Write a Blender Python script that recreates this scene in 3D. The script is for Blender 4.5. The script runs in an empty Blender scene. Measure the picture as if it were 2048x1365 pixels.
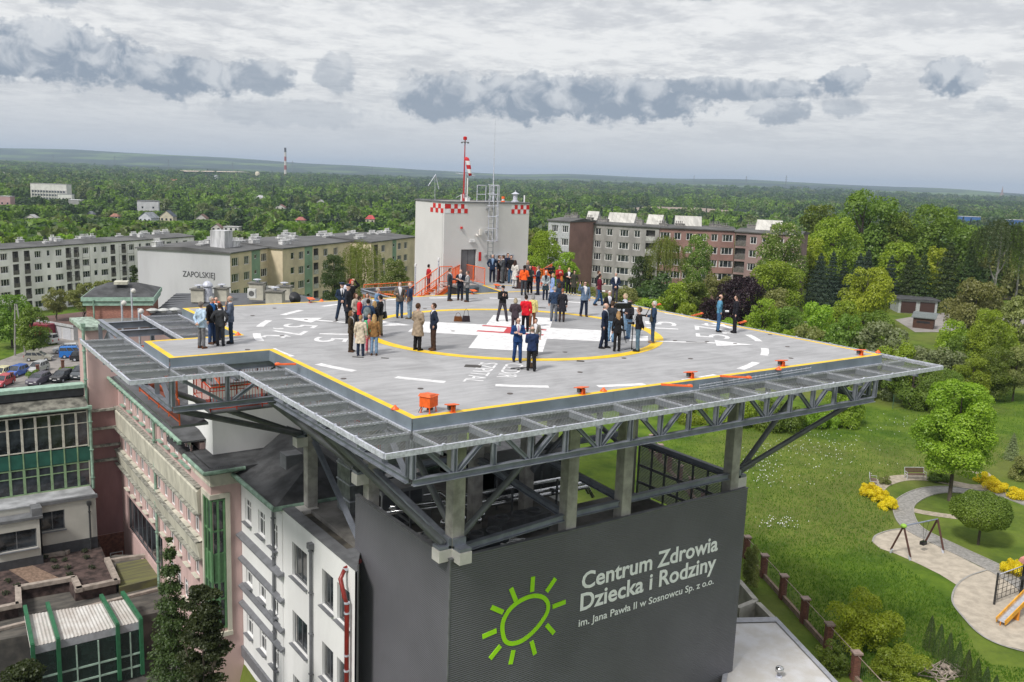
import bpy, bmesh, math, random
import numpy as np
from mathutils import Vector, Matrix
R = math.radians
random.seed(7); np.random.seed(7)
S = bpy.context.scene
COL = S.collection
# ------------------------------------------------------------------ camera
FPX, W0, H0 = 1836.94, 2048.0, 1365.0
YAW, PIT, ROL = 0.955685, 0.176989, 0.036088
CAM = np.array([-24.36235, -34.55800, 7.08102])
_cy, _sy = math.cos(YAW), math.sin(YAW)
FWD = np.array([_cy*math.cos(PIT), _sy*math.cos(PIT), -math.sin(PIT)])
_rt = np.array([_sy, -_cy, 0.0]); _up = np.cross(_rt, FWD)
RGT = math.cos(ROL)*_rt + math.sin(ROL)*_up
UPV = -math.sin(ROL)*_rt + math.cos(ROL)*_up
FH = np.array([_cy, _sy, 0.0])          # horizontal forward
RH = np.array([_sy, -_cy, 0.0])         # horizontal right
cd = bpy.data.cameras.new("camera"); co = bpy.data.objects.new("camera", cd); COL.objects.link(co)
co.matrix_world = Matrix(((RGT[0], UPV[0], -FWD[0], CAM[0]), (RGT[1], UPV[1], -FWD[1], CAM[1]), (RGT[2], UPV[2], -FWD[2], CAM[2]), (0, 0, 0, 1)))
cd.sensor_width = 36.0; cd.lens = FPX/2048*36.0; cd.clip_start = 0.5; cd.clip_end = 60000
S.camera = co
S.render.resolution_x = 1024; S.render.resolution_y = 682
S.render.engine = 'CYCLES'
# ------------------------------------------------------------------ exposure
S.view_settings.view_transform = 'Standard'; S.view_settings.look = 'None'
S.view_settings.exposure = 0.28; S.view_settings.gamma = 1.0; S.view_settings.use_curve_mapping = False
# ------------------------------------------------------------------ sun (thin overcast, from the left and slightly behind the camera)
_sd = -0.75*RH - 1.0*FH; SUN_AZ = math.atan2(_sd[1], _sd[0]); SUN_EL = R(50)
sl = bpy.data.lights.new("sun", 'SUN'); sl.energy = 2.9; sl.angle = R(10); sl.color = (1.0, 0.96, 0.9)
so = bpy.data.objects.new("sun", sl); COL.objects.link(so)
_d = Vector((math.cos(SUN_AZ)*math.cos(SUN_EL), math.sin(SUN_AZ)*math.cos(SUN_EL), math.sin(SUN_EL)))
so.rotation_euler = _d.to_track_quat('Z', 'Y').to_euler()
# ------------------------------------------------------------------ world: Nishita sky behind a cloud cover
Wd = bpy.data.worlds.new("World"); S.world = Wd; Wd.use_nodes = True
nt = Wd.node_tree; nt.nodes.clear()
class NT:
    def __init__(s, nt): s.nt = nt
    def n(s, t, **kw):
        o = s.nt.nodes.new(t)
        for k, v in kw.items():
            if k.startswith('i_'):
                key = k[2:]; o.inputs[int(key) if key.isdigit() else key.replace('_', ' ')].default_value = v
            else: setattr(o, k, v)
        return o
    def l(s, a, b): s.nt.links.new(a, b)
    def v(s, x, sock):
        if hasattr(x, 'is_output'): s.l(x, sock)
        else: sock.default_value = x
    def m(s, op, a, b=0.0, c=0.0, clamp=False):
        o = s.nt.nodes.new('ShaderNodeMath'); o.operation = op; o.use_clamp = clamp
        s.v(a, o.inputs[0]); s.v(b, o.inputs[1]); s.v(c, o.inputs[2]); return o.outputs[0]
    def mix(s, f, a, b, bt='MIX'):
        o = s.nt.nodes.new('ShaderNodeMixRGB'); o.blend_type = bt
        s.v(f, o.inputs[0]); s.v(a if hasattr(a, 'is_output') else (*a, 1)[:4], o.inputs[1]); s.v(b if hasattr(b, 'is_output') else (*b, 1)[:4], o.inputs[2]); return o.outputs[0]
    def ramp(s, f, a, b, lo=0.0, hi=1.0):
        o = s.nt.nodes.new('ShaderNodeMapRange'); o.interpolation_type = 'SMOOTHSTEP'
        s.v(f, o.inputs[0]); o.inputs[1].default_value = a; o.inputs[2].default_value = b; o.inputs[3].default_value = lo; o.inputs[4].default_value = hi; return o.outputs[0]
    def noise(s, vec, scale, detail=4, rough=0.55, dist=0.0):
        o = s.nt.nodes.new('ShaderNodeTexNoise'); s.l(vec, o.inputs['Vector']); o.inputs['Scale'].default_value = scale
        o.inputs['Detail'].default_value = detail; o.inputs['Roughness'].default_value = rough; o.inputs['Distortion'].default_value = dist; return o.outputs[0]
g = NT(nt)
sky = g.n('ShaderNodeTexSky', sky_type='NISHITA'); sky.sun_disc = False; sky.sun_elevation = SUN_EL; sky.sun_rotation = math.pi/2 - SUN_AZ
sky.air_density = 1.0; sky.dust_density = 2.0
tc = g.n('ShaderNodeTexCoord'); vec = tc.outputs['Generated']
sep = g.n('ShaderNodeSeparateXYZ'); g.l(vec, sep.inputs[0])
dx, dy, dz = sep.outputs
# azimuth (degrees right of the view direction) and elevation (degrees)
fa = g.m('ADD', g.m('MULTIPLY', dx, float(FH[0])), g.m('MULTIPLY', dy, float(FH[1])))
ra = g.m('ADD', g.m('MULTIPLY', dx, float(RH[0])), g.m('MULTIPLY', dy, float(RH[1])))
az = g.m('MULTIPLY', g.m('ARCTAN2', ra, fa), 57.2958)
el = g.m('MULTIPLY', g.m('ARCSINE', dz), 57.2958)
zc = g.m('MAXIMUM', dz, 0.0)
zz = g.m('ADD', zc, 0.10)
pl = g.n('ShaderNodeCombineXYZ'); g.l(g.m('DIVIDE', dx, zz), pl.inputs[0]); g.l(g.m('DIVIDE', dy, zz), pl.inputs[1])
P = pl.outputs[0]
ae = g.n('ShaderNodeCombineXYZ'); g.l(az, ae.inputs[0]); g.l(g.m('MULTIPLY', el, 1.15), ae.inputs[1]); AE = ae.outputs[0]
n1 = g.noise(P, 1.3, 8, 0.6, 0.3); n2 = g.noise(P, 6.5, 8, 0.68, 0.2)
n3 = g.noise(AE, 0.42, 7, 0.58, 0.0); n4 = g.noise(AE, 1.6, 5, 0.6, 0.0)
base = g.m('ADD', g.m('MULTIPLY', n1, 0.55), g.m('MULTIPLY', n2, 0.45))
hi_cloud = g.mix(g.ramp(base, 0.40, 0.58), (0.54, 0.55, 0.57), (0.76, 0.76, 0.755))
hor = g.mix(g.ramp(el, 0.0, 6.5), (0.53, 0.55, 0.58), hi_cloud)      # hazier, greyer towards the horizon
# cumulus banks: (azimuth, elevation, half width, half height, strength)
banks = [(-27.5, 5.5, 7.5, 1.45, 1.0), (-20.5, 5.0, 4.6, 1.15, 1.0), (-27.0, 6.4, 2.4, 1.0, .8), (-15.6, 5.1, 2.5, 1.0, .85), (-11.2, 5.5, 1.2, 1.1, .6), (-13.5, 3.2, 5.0, .8, .3), (-26.0, 8.8, 1.4, .7, .5), (-20.3, 9.9, 1.5, .5, .6),
         (-4.6, 4.6, 3.2, 1.35, .95), (1.0, 4.7, 4.6, 1.45, 1.0), (6.5, 4.8, 5.2, 1.3, 1.0), (12.0, 5.5, 5.6, .65, .9), (18.6, 5.9, 1.25, 1.0, .95), (18.8, 4.6, 1.2, .6, .55), (24.3, 6.1, 1.7, 1.05, 1.0), (29.6, 5.2, 1.0, .6, .6),
         (15.4, 4.2, 1.6, .8, .75), (10.4, 10.7, 1.5, .35, .6), (26.3, 4.8, 1.0, .5, .3), (1.6, 11.0, 1.0, .3, .45), (-60, 6, 14, 3, 1), (60, 6, 16, 2.5, 1), (120, 8, 20, 3, 1), (180, 7, 20, 3, 1), (-110, 7, 14, 3, 1)]
mask = None; lower = None
wob = g.m('MULTIPLY', g.m('SUBTRACT', n3, 0.5), 1.5); wob2 = g.m('MULTIPLY', g.m('SUBTRACT', n4, 0.5), 1.15)
for (a, e, w, h, st) in banks:
    ex = g.m('DIVIDE', g.m('SUBTRACT', az, a), w); ey = g.m('DIVIDE', g.m('SUBTRACT', el, e), h)
    r2 = g.m('SQRT', g.m('ADD', g.m('MULTIPLY', ex, ex), g.m('MULTIPLY', ey, ey)))
    d = g.m('ADD', g.m('SUBTRACT', 1.0, r2), g.m('ADD', wob, wob2))
    mk = g.m('MULTIPLY', g.ramp(d, -0.16, 0.26), st)
    tp = g.m('MULTIPLY', mk, g.m('ADD', g.m('MULTIPLY', ey, 0.5), 0.5))
    mask = mk if mask is None else g.m('MAXIMUM', mask, mk)
    lower = tp if lower is None else g.m('MAXIMUM', lower, tp)
lump = g.noise(AE, 0.6, 6, 0.56, 0.5)
lit = g.m('MULTIPLY', g.ramp(g.m('ADD', g.m('MULTIPLY', lower, 0.30), lump), 0.56, 0.84), 1.0)
ccol = g.mix(lit, (0.225, 0.27, 0.34), (0.54, 0.56, 0.59))
clouds = g.mix(g.m('MULTIPLY', mask, 0.97), hor, ccol)
# zenith half of the cover, outside the picture, is brighter
zen = g.mix(g.ramp(el, 18.0, 60.0), clouds, (0.80, 0.80, 0.82))
below = g.mix(g.ramp(el, -2.0, 0.0), (0.10, 0.10, 0.10), zen)
skyc = g.mix(1.0, sky.outputs[0], (0.10, 0.10, 0.10), 'MULTIPLY')
fin = g.mix(0.93, skyc, below)
bg = g.n('ShaderNodeBackground'); g.l(fin, bg.inputs[0]); bg.inputs[1].default_value = 1.0
wo = g.n('ShaderNodeOutputWorld'); g.l(bg.outputs[0], wo.inputs[0])
# ------------------------------------------------------------------ placing helpers
def ray(x, y): return FWD + (x-1024)/FPX*RGT - (y-682.5)/FPX*UPV
def at(x, y, z=0.0):
    d = ray(x, y); return CAM + d*((z-CAM[2])/d[2])
def atp(x, y, ax, v):
    d = ray(x, y); return CAM + d*((v-CAM[ax])/d[ax])
def atd(x, y, D): return CAM + ray(x, y)*D
def proj(X):
    d = np.array(X, float)-CAM; z = d@FWD
    return 1024+FPX*(d@RGT)/z, 682.5-FPX*(d@UPV)/z, z
def uv_xy(u, v):
    q = CAM + RH*u + FH*v; return q[0], q[1]
def xy_uv(x, y):
    q = np.array([x-CAM[0], y-CAM[1], 0]); return q@RH, q@FH
def img_dir(deg):            # 0 = towards image right, 90 = away from camera
    v = math.cos(R(deg))*RH + math.sin(R(deg))*FH
    return math.atan2(v[1], v[0])
# ------------------------------------------------------------------ materials
MATS = {}
def mat(name, col, rough=0.6, var=0.12, scale=3.0, metal=0.0, bump=0.0, col2=None, stretch=None, spec=0.5, coord='Object', detail=5, bscale=None, rnd=0.0):
    if name in MATS: return MATS[name]
    m = bpy.data.materials.new(name); m.use_nodes = True; t = m.node_tree; g = NT(t)
    b = t.nodes['Principled BSDF']; b.inputs['Roughness'].default_value = rough; b.inputs['Metallic'].default_value = metal
    b.inputs['Specular IOR Level'].default_value = spec
    tc = g.n('ShaderNodeTexCoord'); v = tc.outputs[coord]
    if stretch:
        mp = g.n('ShaderNodeMapping'); mp.inputs['Scale'].default_value = stretch; g.l(v, mp.inputs[0]); v = mp.outputs[0]
    n = g.noise(v, scale, detail, 0.6)
    c2 = col2 if col2 else tuple(c*(1-2*var) for c in col)
    c1 = col if col2 else tuple(min(1, c*(1+var)) for c in col)
    c = g.mix(g.ramp(n, 0.32, 0.68), c2, c1)
    if rnd:
        oi = g.n('ShaderNodeObjectInfo'); hs = g.n('ShaderNodeHueSaturation')
        g.l(g.m('ADD', 0.5-rnd*0.08, g.m('MULTIPLY', oi.outputs['Random'], rnd*0.16)), hs.inputs['Hue'])
        g.l(g.m('ADD', 1-rnd*0.5, g.m('MULTIPLY', oi.outputs['Random'], rnd)), hs.inputs['Value']); g.l(c, hs.inputs['Color']); c = hs.outputs[0]
    g.l(c, b.inputs['Base Color'])
    if bump:
        bn = g.n('ShaderNodeBump'); bn.inputs['Strength'].default_value = bump; bn.inputs['Distance'].default_value = 0.02
        g.l(g.noise(v, bscale or scale*6, 4), bn.inputs['Height']); g.l(bn.outputs[0], b.inputs['Normal'])
    MATS[name] = m; return m
def leafmat(name, c1, c2, scale=0.35, rnd=0.35, flower=None):
    if name in MATS: return MATS[name]
    m = bpy.data.materials.new(name); m.use_nodes = True; t = m.node_tree; g = NT(t); t.nodes.clear()
    tc = g.n('ShaderNodeTexCoord'); gm = g.n('ShaderNodeNewGeometry'); oi = g.n('ShaderNodeObjectInfo')
    n = g.noise(tc.outputs['Object'], scale, 3); r = gm.outputs['Random Per Island']
    f = g.m('ADD', g.m('MULTIPLY', g.ramp(n, 0.3, 0.7), 0.6), g.m('MULTIPLY', r, 0.4))
    c = g.mix(f, c1, c2)
    hs = g.n('ShaderNodeHueSaturation'); ran = oi.outputs['Random']
    g.l(g.m('ADD', 0.5-rnd*0.05, g.m('MULTIPLY', ran, rnd*0.10)), hs.inputs['Hue']); g.l(g.m('ADD', 1-rnd*0.6, g.m('MULTIPLY', ran, rnd*1.2)), hs.inputs['Value'])
    g.l(c, hs.inputs['Color'])
    d = g.n('ShaderNodeBsdfDiffuse'); tr = g.n('ShaderNodeBsdfTranslucent'); gl = g.n('ShaderNodeBsdfGlossy'); gl.inputs['Roughness'].default_value = 0.5; gl.inputs[0].default_value = (.6, .6, .6, 1)
    g.l(hs.outputs[0], d.inputs[0]); hs2 = g.mix(1.0, hs.outputs[0], (1.15, 1.2, 0.6), 'MULTIPLY'); g.l(hs2, tr.inputs[0])
    mx = g.n('ShaderNodeMixShader'); mx.inputs[0].default_value = 0.42; g.l(d.outputs[0], mx.inputs[1]); g.l(tr.outputs[0], mx.inputs[2])
    m2 = g.n('ShaderNodeMixShader'); m2.inputs[0].default_value = 0.04; g.l(mx.outputs[0], m2.inputs[1]); g.l(gl.outputs[0], m2.inputs[2])
    o = g.n('ShaderNodeOutputMaterial'); g.l(m2.outputs[0], o.inputs[0]); MATS[name] = m; return m
def flat(c, name=None, rough=0.7, **k): return mat(name or 'paint_%d_%d_%d' % tuple(int(x*999) for x in c), c, rough, **{**dict(var=0.08, scale=6), **k})
# ------------------------------------------------------------------ mesh builder
class MB:
    def __init__(s): s.v = []; s.f = []; s.mi = []; s.cur = 0; s.n = 0
    def add(s, vs, fs):
        b = s.n; s.v.extend([tuple(map(float, q)) for q in vs]); s.n += len(vs)
        s.f.extend([tuple(b+i for i in q) for q in fs]); s.mi.extend([s.cur]*len(fs)); return s
    def box(s, c, sz, rz=0.0, M=None):
        x, y, z = (q/2 for q in sz); vs = [(a*x, b*y, e*z) for e in (-1, 1) for b in (-1, 1) for a in (-1, 1)]
        ca, sa = math.cos(rz), math.sin(rz); vs = [(c[0]+a*ca-b*sa, c[1]+a*sa+b*ca, c[2]+e) for a, b, e in vs]
        if M: vs = [M @ Vector(q) for q in vs]
        return s.add(vs, [(0, 2, 3, 1), (4, 5, 7, 6), (0, 1, 5, 4), (2, 6, 7, 3), (0, 4, 6, 2), (1, 3, 7, 5)])
    def bb(s, a, b): return s.box([(a[i]+b[i])/2 for i in range(3)], [abs(b[i]-a[i]) for i in range(3)])
    def beam(s, a, b, w, h=None, up=(0, 0, 1)):
        h = h or w; a = Vector(a); b = Vector(b); d = (b-a).normalized(); u = Vector(up)
        if abs(d.dot(u)) > 0.98: u = Vector((1, 0, 0))
        r = d.cross(u).normalized()*w/2; t = r.cross(d).normalized()*h/2
        return s.add([a-r-t, a+r-t, a+r+t, a-r+t, b-r-t, b+r-t, b+r+t, b-r+t], [(3, 2, 1, 0), (4, 5, 6, 7), (0, 1, 5, 4), (1, 2, 6, 5), (2, 3, 7, 6), (3, 0, 4, 7)])
    def ibeam(s, a, b, w, h, t=0.02, up=(0, 0, 1)):      # web and two flanges
        a = Vector(a); b = Vector(b); d = (b-a).normalized(); u = Vector(up)
        if abs(d.dot(u)) > 0.98: u = Vector((1, 0, 0))
        r = d.cross(u).normalized(); q = r.cross(d).normalized()
        s.beam(a, b, t, h-2*t, up); s.beam(a+q*(h/2-t/2), b+q*(h/2-t/2), w, t, up); s.beam(a-q*(h/2-t/2), b-q*(h/2-t/2), w, t, up); return s
    def tube(s, pts, r, n=8, cap=True):
        pts = [Vector(p) for p in pts]; rs = r if hasattr(r, '__len__') else [r]*len(pts); vs = []; fs = []
        ref = Vector((0, 0, 1))
        for i, p in enumerate(pts):
            d = (pts[min(i+1, len(pts)-1)]-pts[max(i-1, 0)]); d = d.normalized() if d.length > 0 else ref
            u = ref if abs(d.dot(ref)) < 0.95 else Vector((1, 0, 0)); a = d.cross(u).normalized(); b = a.cross(d)
            for k in range(n): t = 2*math.pi*k/n; vs.append(p+(a*math.cos(t)+b*math.sin(t))*rs[i])
        for i in range(len(pts)-1):
            for k in range(n): fs.append((i*n+k, i*n+(k+1) % n, (i+1)*n+(k+1) % n, (i+1)*n+k))
        if cap: fs.append(tuple(range(n-1, -1, -1))); fs.append(tuple(range((len(pts)-1)*n, len(pts)*n)))
        return s.add(vs, fs)
    def lathe(s, c, prof, n=16, sx=1, sy=1):
        vs = []; fs = []
        for (r, z) in prof:
            for k in range(n): t = 2*math.pi*k/n; vs.append((c[0]+r*sx*math.cos(t), c[1]+r*sy*math.sin(t), c[2]+z))
        for i in range(len(prof)-1):
            for k in range(n): fs.append((i*n+k, i*n+(k+1) % n, (i+1)*n+(k+1) % n, (i+1)*n+k))
        fs.append(tuple(range(n-1, -1, -1))); fs.append(tuple(range((len(prof)-1)*n, len(prof)*n))); return s.add(vs, fs)
    def poly(s, pts, z0, z1):          # extruded plan polygon (counter-clockwise)
        n = len(pts); vs = [(p[0], p[1], z0) for p in pts]+[(p[0], p[1], z1) for p in pts]
        return s.add(vs, [tuple(range(n-1, -1, -1)), tuple(range(n, 2*n))]+[(i, (i+1) % n, n+(i+1) % n, n+i) for i in range(n)])
    def sheet(s, pts, z=None):
        return s.add([(p[0], p[1], z if z is not None else p[2]) for p in pts], [tuple(range(len(pts)))])
    def ball(s, c, r, n=10, sc=(1, 1, 1)):
        pr = [(math.sin(math.pi*i/n), -math.cos(math.pi*i/n)) for i in range(n+1)]; pr[0] = (0.01, -1); pr[-1] = (0.01, 1)
        vs = []; m = n+2; fs = []
        for (a, z) in pr:
            for k in range(m): t = 2*math.pi*k/m; vs.append((c[0]+r*sc[0]*a*math.cos(t), c[1]+r*sc[1]*a*math.sin(t), c[2]+r*sc[2]*z))
        for i in range(n):
            for k in range(m): fs.append((i*m+k, i*m+(k+1) % m, (i+1)*m+(k+1) % m, (i+1)*m+k))
        return s.add(vs, fs)
    def mesh(s, name, mats, smooth=False):
        me = bpy.data.meshes.new(name); me.from_pydata(s.v, [], s.f)
        for m in (mats if isinstance(mats, (list, tuple)) else [mats]): me.materials.append(m)
        if isinstance(mats, (list, tuple)) and len(mats) > 1: me.polygons.foreach_set('material_index', s.mi)
        if smooth: me.polygons.foreach_set('use_smooth', [True]*len(me.polygons))
        me.update(); return me
    def build(s, name, mats, parent=None, smooth=False, loc=None, bev=0.0):
        return ob(name, s.mesh(name, mats, smooth), parent, loc, bev)
def ob(name, me, parent=None, loc=None, bev=0.0):
    o = bpy.data.objects.new(name, me); COL.objects.link(o)
    if parent: o.parent = parent
    if loc is not None: o.location = loc
    if bev:
        b = o.modifiers.new('bevel', 'BEVEL'); b.width = bev; b.segments = 1; b.limit_method = 'ANGLE'
    return o
def tag(o, label=None, cat=None, group=None, kind=None):
    if label: o['label'] = label
    if cat: o['category'] = cat
    if group: o['group'] = group
    if kind: o['kind'] = kind
    return o
def empty(name, label, cat, loc=(0, 0, 0), rz=0.0, group=None):
    o = bpy.data.objects.new(name, None); COL.objects.link(o); o.empty_display_size = 0.3
    o.location = [float(q) for q in loc]; o.rotation_euler = (0, 0, rz); return tag(o, label, cat, group)
def dup(src, loc=None, rz=None, label=None, group=None, scale=None):
    c = src.copy(); COL.objects.link(c)
    if loc is not None: c.location = [float(q) for q in loc]
    if rz is not None: c.rotation_euler = (0, 0, rz)
    if label: c['label'] = label
    if group: c['group'] = group
    if scale: c.scale = scale
    for ch in src.children:
        d = ch.copy(); COL.objects.link(d); d.parent = c
        for g2 in ch.children: e = g2.copy(); COL.objects.link(e); e.parent = d
    return c
def npmesh(name, V, F, mats, smooth=False):       # fast mesh from arrays (faces all of one size)
    me = bpy.data.meshes.new(name); V = np.asarray(V, np.float32); F = np.asarray(F, np.int32); k = F.shape[1]
    me.vertices.add(len(V)); me.vertices.foreach_set('co', V.ravel()); me.loops.add(F.size); me.loops.foreach_set('vertex_index', F.ravel())
    me.polygons.add(len(F)); me.polygons.foreach_set('loop_start', np.arange(0, F.size, k, dtype=np.int32))
    try: me.polygons.foreach_set('loop_total', np.full(len(F), k, np.int32))
    except Exception: pass
    if smooth: me.polygons.foreach_set('use_smooth', np.ones(len(F), bool))
    for m in (mats if isinstance(mats, (list, tuple)) else [mats]): me.materials.append(m)
    me.update(calc_edges=True); return me
# ------------------------------------------------------------------ facades with real openings
def facade(mb, P0, U, N, W, H, rects, depth=0.18):
    P0 = Vector(P0); U = Vector(U).normalized(); N = Vector(N).normalized(); Z = Vector((0, 0, 1))
    us = sorted({0.0, W, *[round(r[0], 4) for r in rects], *[round(r[0]+r[2], 4) for r in rects]})
    zs = sorted({0.0, H, *[round(r[1], 4) for r in rects], *[round(r[1]+r[3], 4) for r in rects]})
    us = [u for u in us if -1e-6 <= u <= W+1e-6]; zs = [z for z in zs if -1e-6 <= z <= H+1e-6]
    pt = lambda u, z, d=0.0: P0+U*u+Z*z-N*d
    flip = U.cross(Z).dot(N) < 0
    def q(a, b, c, d): mb.add([a, b, c, d], [(3, 2, 1, 0) if flip else (0, 1, 2, 3)])
    for i in range(len(us)-1):
        for j in range(len(zs)-1):
            cu = (us[i]+us[i+1])/2; cz = (zs[j]+zs[j+1])/2
            if any(r[0] < cu < r[0]+r[2] and r[1] < cz < r[1]+r[3] for r in rects): continue
            q(pt(us[i], zs[j]), pt(us[i+1], zs[j]), pt(us[i+1], zs[j+1]), pt(us[i], zs[j+1]))
    for (u, z, w, h) in [r[:4] for r in rects]:
        a, b, c, d = (u, z), (u+w, z), (u+w, z+h), (u, z+h)
        for s, e in ((a, b), (b, c), (c, d), (d, a)): q(pt(*s), pt(*e), pt(*e, depth), pt(*s, depth))
GLASS = mat('window_glass', (0.035, 0.042, 0.05), 0.08, var=0.5, scale=0.7, spec=0.8)
WFR = mat('white_frame', (0.78, 0.78, 0.78), 0.45, var=0.03); GFR = mat('grey_frame', (0.12, 0.125, 0.135), 0.45, var=0.05); GRF = mat('green_frame', (0.10, 0.22, 0.10), 0.5, var=0.1)
CURT = mat('curtain_cloth', (0.45, 0.44, 0.42), 0.9, var=0.35, scale=2.5, stretch=(3, 3, .3))
_wc = {}
def win_mesh(w, h, nv, nh, fr, fw=0.07, sill=None, curtain=0.0):
    k = (round(w, 2), round(h, 2), nv, nh, fr.name, fw, sill.name if sill else '', curtain)
    if k in _wc: return _wc[k]
    m = MB(); t = 0.06
    for x in (fw/2, w-fw/2): m.bb((x-fw/2, 0.0, 0), (x+fw/2, t, h))
    for z in (fw/2, h-fw/2): m.bb((fw, 0.002, z-fw/2), (w-fw, t-0.002, z+fw/2))
    for i in range(1, nv): x = w*i/nv; m.bb((x-fw*.45, .004, fw), (x+fw*.45, t-.004, h-fw))
    for i in range(1, nh): z = h*(1-0.33*i) if nh == 2 else h*i/nh; m.bb((fw, .006, z-fw*.4), (w-fw, t-.006, z+fw*.4))
    fm = m.mesh('window', fr); p = MB().add([(fw/2, .03, fw/2), (w-fw/2, .03, fw/2), (w-fw/2, .03, h-fw/2), (fw/2, .03, h-fw/2)], [(0, 1, 2, 3)]); pm = p.mesh('pane', GLASS)
    sm = None; cm = None
    if sill: s = MB(); s.bb((-.06, -.30, -.05), (w+.06, .05, -.012)); sm = s.mesh('sill', sill)
    if curtain:
        c = MB(); n = 8; 
        for (a, b) in ((fw, w*curtain), (w*(1-curtain), w-fw)): c.add([(a, .022, fw*1.2), (b, .022, fw*1.2), (b, .022, h-fw), (a, .022, h-fw)], [(0, 1, 2, 3)])
        cm = c.mesh('curtain', CURT)
    _wc[k] = (fm, pm, sm, cm); return _wc[k]
def put_window(parent, P0, U, N, r, nv=2, nh=1, fr=None, depth=0.18, sill=None, curtain=0.0, fw=0.07, pane=True):
    fr = fr or WFR; fm, pm, sm, cm = win_mesh(r[2], r[3], nv, nh, fr, fw, sill, curtain)
    U = Vector(U).normalized(); N = Vector(N).normalized(); Z = Vector((0, 0, 1)); L = Vector(P0)+U*r[0]+Z*r[1]-N*depth
    if U.cross(Z).dot(N) < 0: L = L+U*r[2]; U = -U                       # keep local y pointing into the wall
    M = Matrix(((U[0], -N[0], 0, L[0]), (U[1], -N[1], 0, L[1]), (0, 0, 1, L[2]), (0, 0, 0, 1)))
    o = ob('window', fm, parent); o.matrix_local = M
    if pane: ob('pane', pm, o)
    if sm: ob('sill', sm, o)
    if cm: ob('curtain', cm, o)
    return o
def text_mesh(s, bold=0.0, ext=0.01):
    c = bpy.data.curves.new('t', 'FONT'); c.body = s; c.extrude = ext; c.offset = bold; c.resolution_u = 3
    o = bpy.data.objects.new('t', c); COL.objects.link(o); dg = bpy.context.evaluated_depsgraph_get(); dg.update()
    me = bpy.data.meshes.new_from_object(o.evaluated_get(dg)); COL.objects.unlink(o); bpy.data.objects.remove(o); me.materials.clear()
    a = np.zeros(len(me.vertices)*3, np.float32); me.vertices.foreach_get('co', a); a = a.reshape(-1, 3)
    a[:, 0] -= a[:, 0].min(); me.vertices.foreach_set('co', a.ravel()); me.update(); return me, a[:, 0].max(), a[:, 1].max()
def text_on(name, s, parent, m, O, X, Y, width, height, bold=0.0, ext=0.01):
    """lettering with its lower left at O, running along X, upright along Y; height = capital height"""
    me, w, h = text_mesh(s, bold, ext); X = Vector(X).normalized(); Y = Vector(Y).normalized(); Z = X.cross(Y)
    sx = width/w; sy = height/0.70
    me.transform(Matrix.Diagonal((sx, sy, 1, 1))); me.materials.append(m); o = ob(name, me, parent)
    M = Matrix(((X[0], Y[0], Z[0], O[0]), (X[1], Y[1], Z[1], O[1]), (X[2], Y[2], Z[2], O[2]), (0, 0, 0, 1))); o.matrix_local = M; return o
# ================================================================== HELIPAD
SX = 11.64; SY0 = -11.64; SY1 = 12.2; EX = -15.46; EY0, EY1 = 0.0, 3.82        # deck outline and its extension
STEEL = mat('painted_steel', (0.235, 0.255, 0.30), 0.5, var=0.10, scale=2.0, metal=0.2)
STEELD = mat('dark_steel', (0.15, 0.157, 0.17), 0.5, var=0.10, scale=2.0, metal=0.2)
GALV = mat('galvanised_steel', (0.55, 0.57, 0.65), 0.42, var=0.14, scale=9, metal=0.2)
FASC = mat('fascia_sheet', (0.235, 0.28, 0.33), 0.42, var=0.10, scale=0.8, metal=0.25)
ORANGE = mat('orange_paint', (0.78, 0.125, 0.02), 0.45, var=0.08, scale=4)
CONC = mat('column_concrete', (0.37, 0.355, 0.33), 0.85, var=0.16, scale=1.8, bump=0.25)
CONCW = mat('pale_concrete', (0.62, 0.60, 0.57), 0.85, var=0.05, scale=2)
def deckmat(name, c, dark):
    m = bpy.data.materials.new(name); m.use_nodes = True; g = NT(m.node_tree); b = m.node_tree.nodes['Principled BSDF']
    tc = g.n('ShaderNodeTexCoord'); v = tc.outputs['Object']
    mp = g.n('ShaderNodeMapping'); mp.inputs['Rotation'].default_value = (0, 0, R(38)); mp.inputs['Scale'].default_value = (0.35, 2.6, 1); g.l(v, mp.inputs[0])
    a = g.noise(mp.outputs[0], 1.5, 7, 0.7); bb_ = g.noise(v, 0.35, 6, 0.65, 1.2); sp = g.noise(v, 16, 3)
    f = g.m('ADD', g.m('MULTIPLY', g.ramp(a, .38, .62), .5), g.m('MULTIPLY', g.ramp(bb_, .38, .62), .5))
    col = g.mix(f, tuple(q*dark for q in c), c); col = g.mix(g.m('MULTIPLY', sp, .12), col, (.2, .2, .2))
    g.l(col, b.inputs['Base Color']); b.inputs['Roughness'].default_value = 0.62
    bn = g.n('ShaderNodeBump'); bn.inputs['Strength'].default_value = .15; bn.inputs['Distance'].default_value = .01; g.l(sp, bn.inputs['Height']); g.l(bn.outputs[0], b.inputs['Normal']); return m
DECK = deckmat('brushed_deck_concrete', (0.395, 0.396, 0.408), 0.66); DECKI = deckmat('touchdown_concrete', (0.32, 0.321, 0.331), 0.66)
WHITE = mat('white_marking', (0.70, 0.70, 0.71), 0.6, var=0.10, scale=3); YEL = mat('yellow_marking', (0.80, 0.52, 0.01), 0.55, var=0.07, scale=2); REDM = mat('red_marking', (0.50, 0.03, 0.04), 0.55, var=0.08)
pad = empty('helipad', 'raised grey helipad deck with yellow edge line, nets and steel trusses on concrete columns', 'helipad', (0, 0, 0))
outline = [(EX, EY0), (-SX, EY0), (-SX, SY0), (SX, SY0), (SX, SY1), (-SX, SY1), (-SX, EY1), (EX, EY1)]
d = MB(); d.poly(outline, -0.12, 0.0); deck = d.build('deck', DECK, pad)
f = MB()
n = len(outline)
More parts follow.
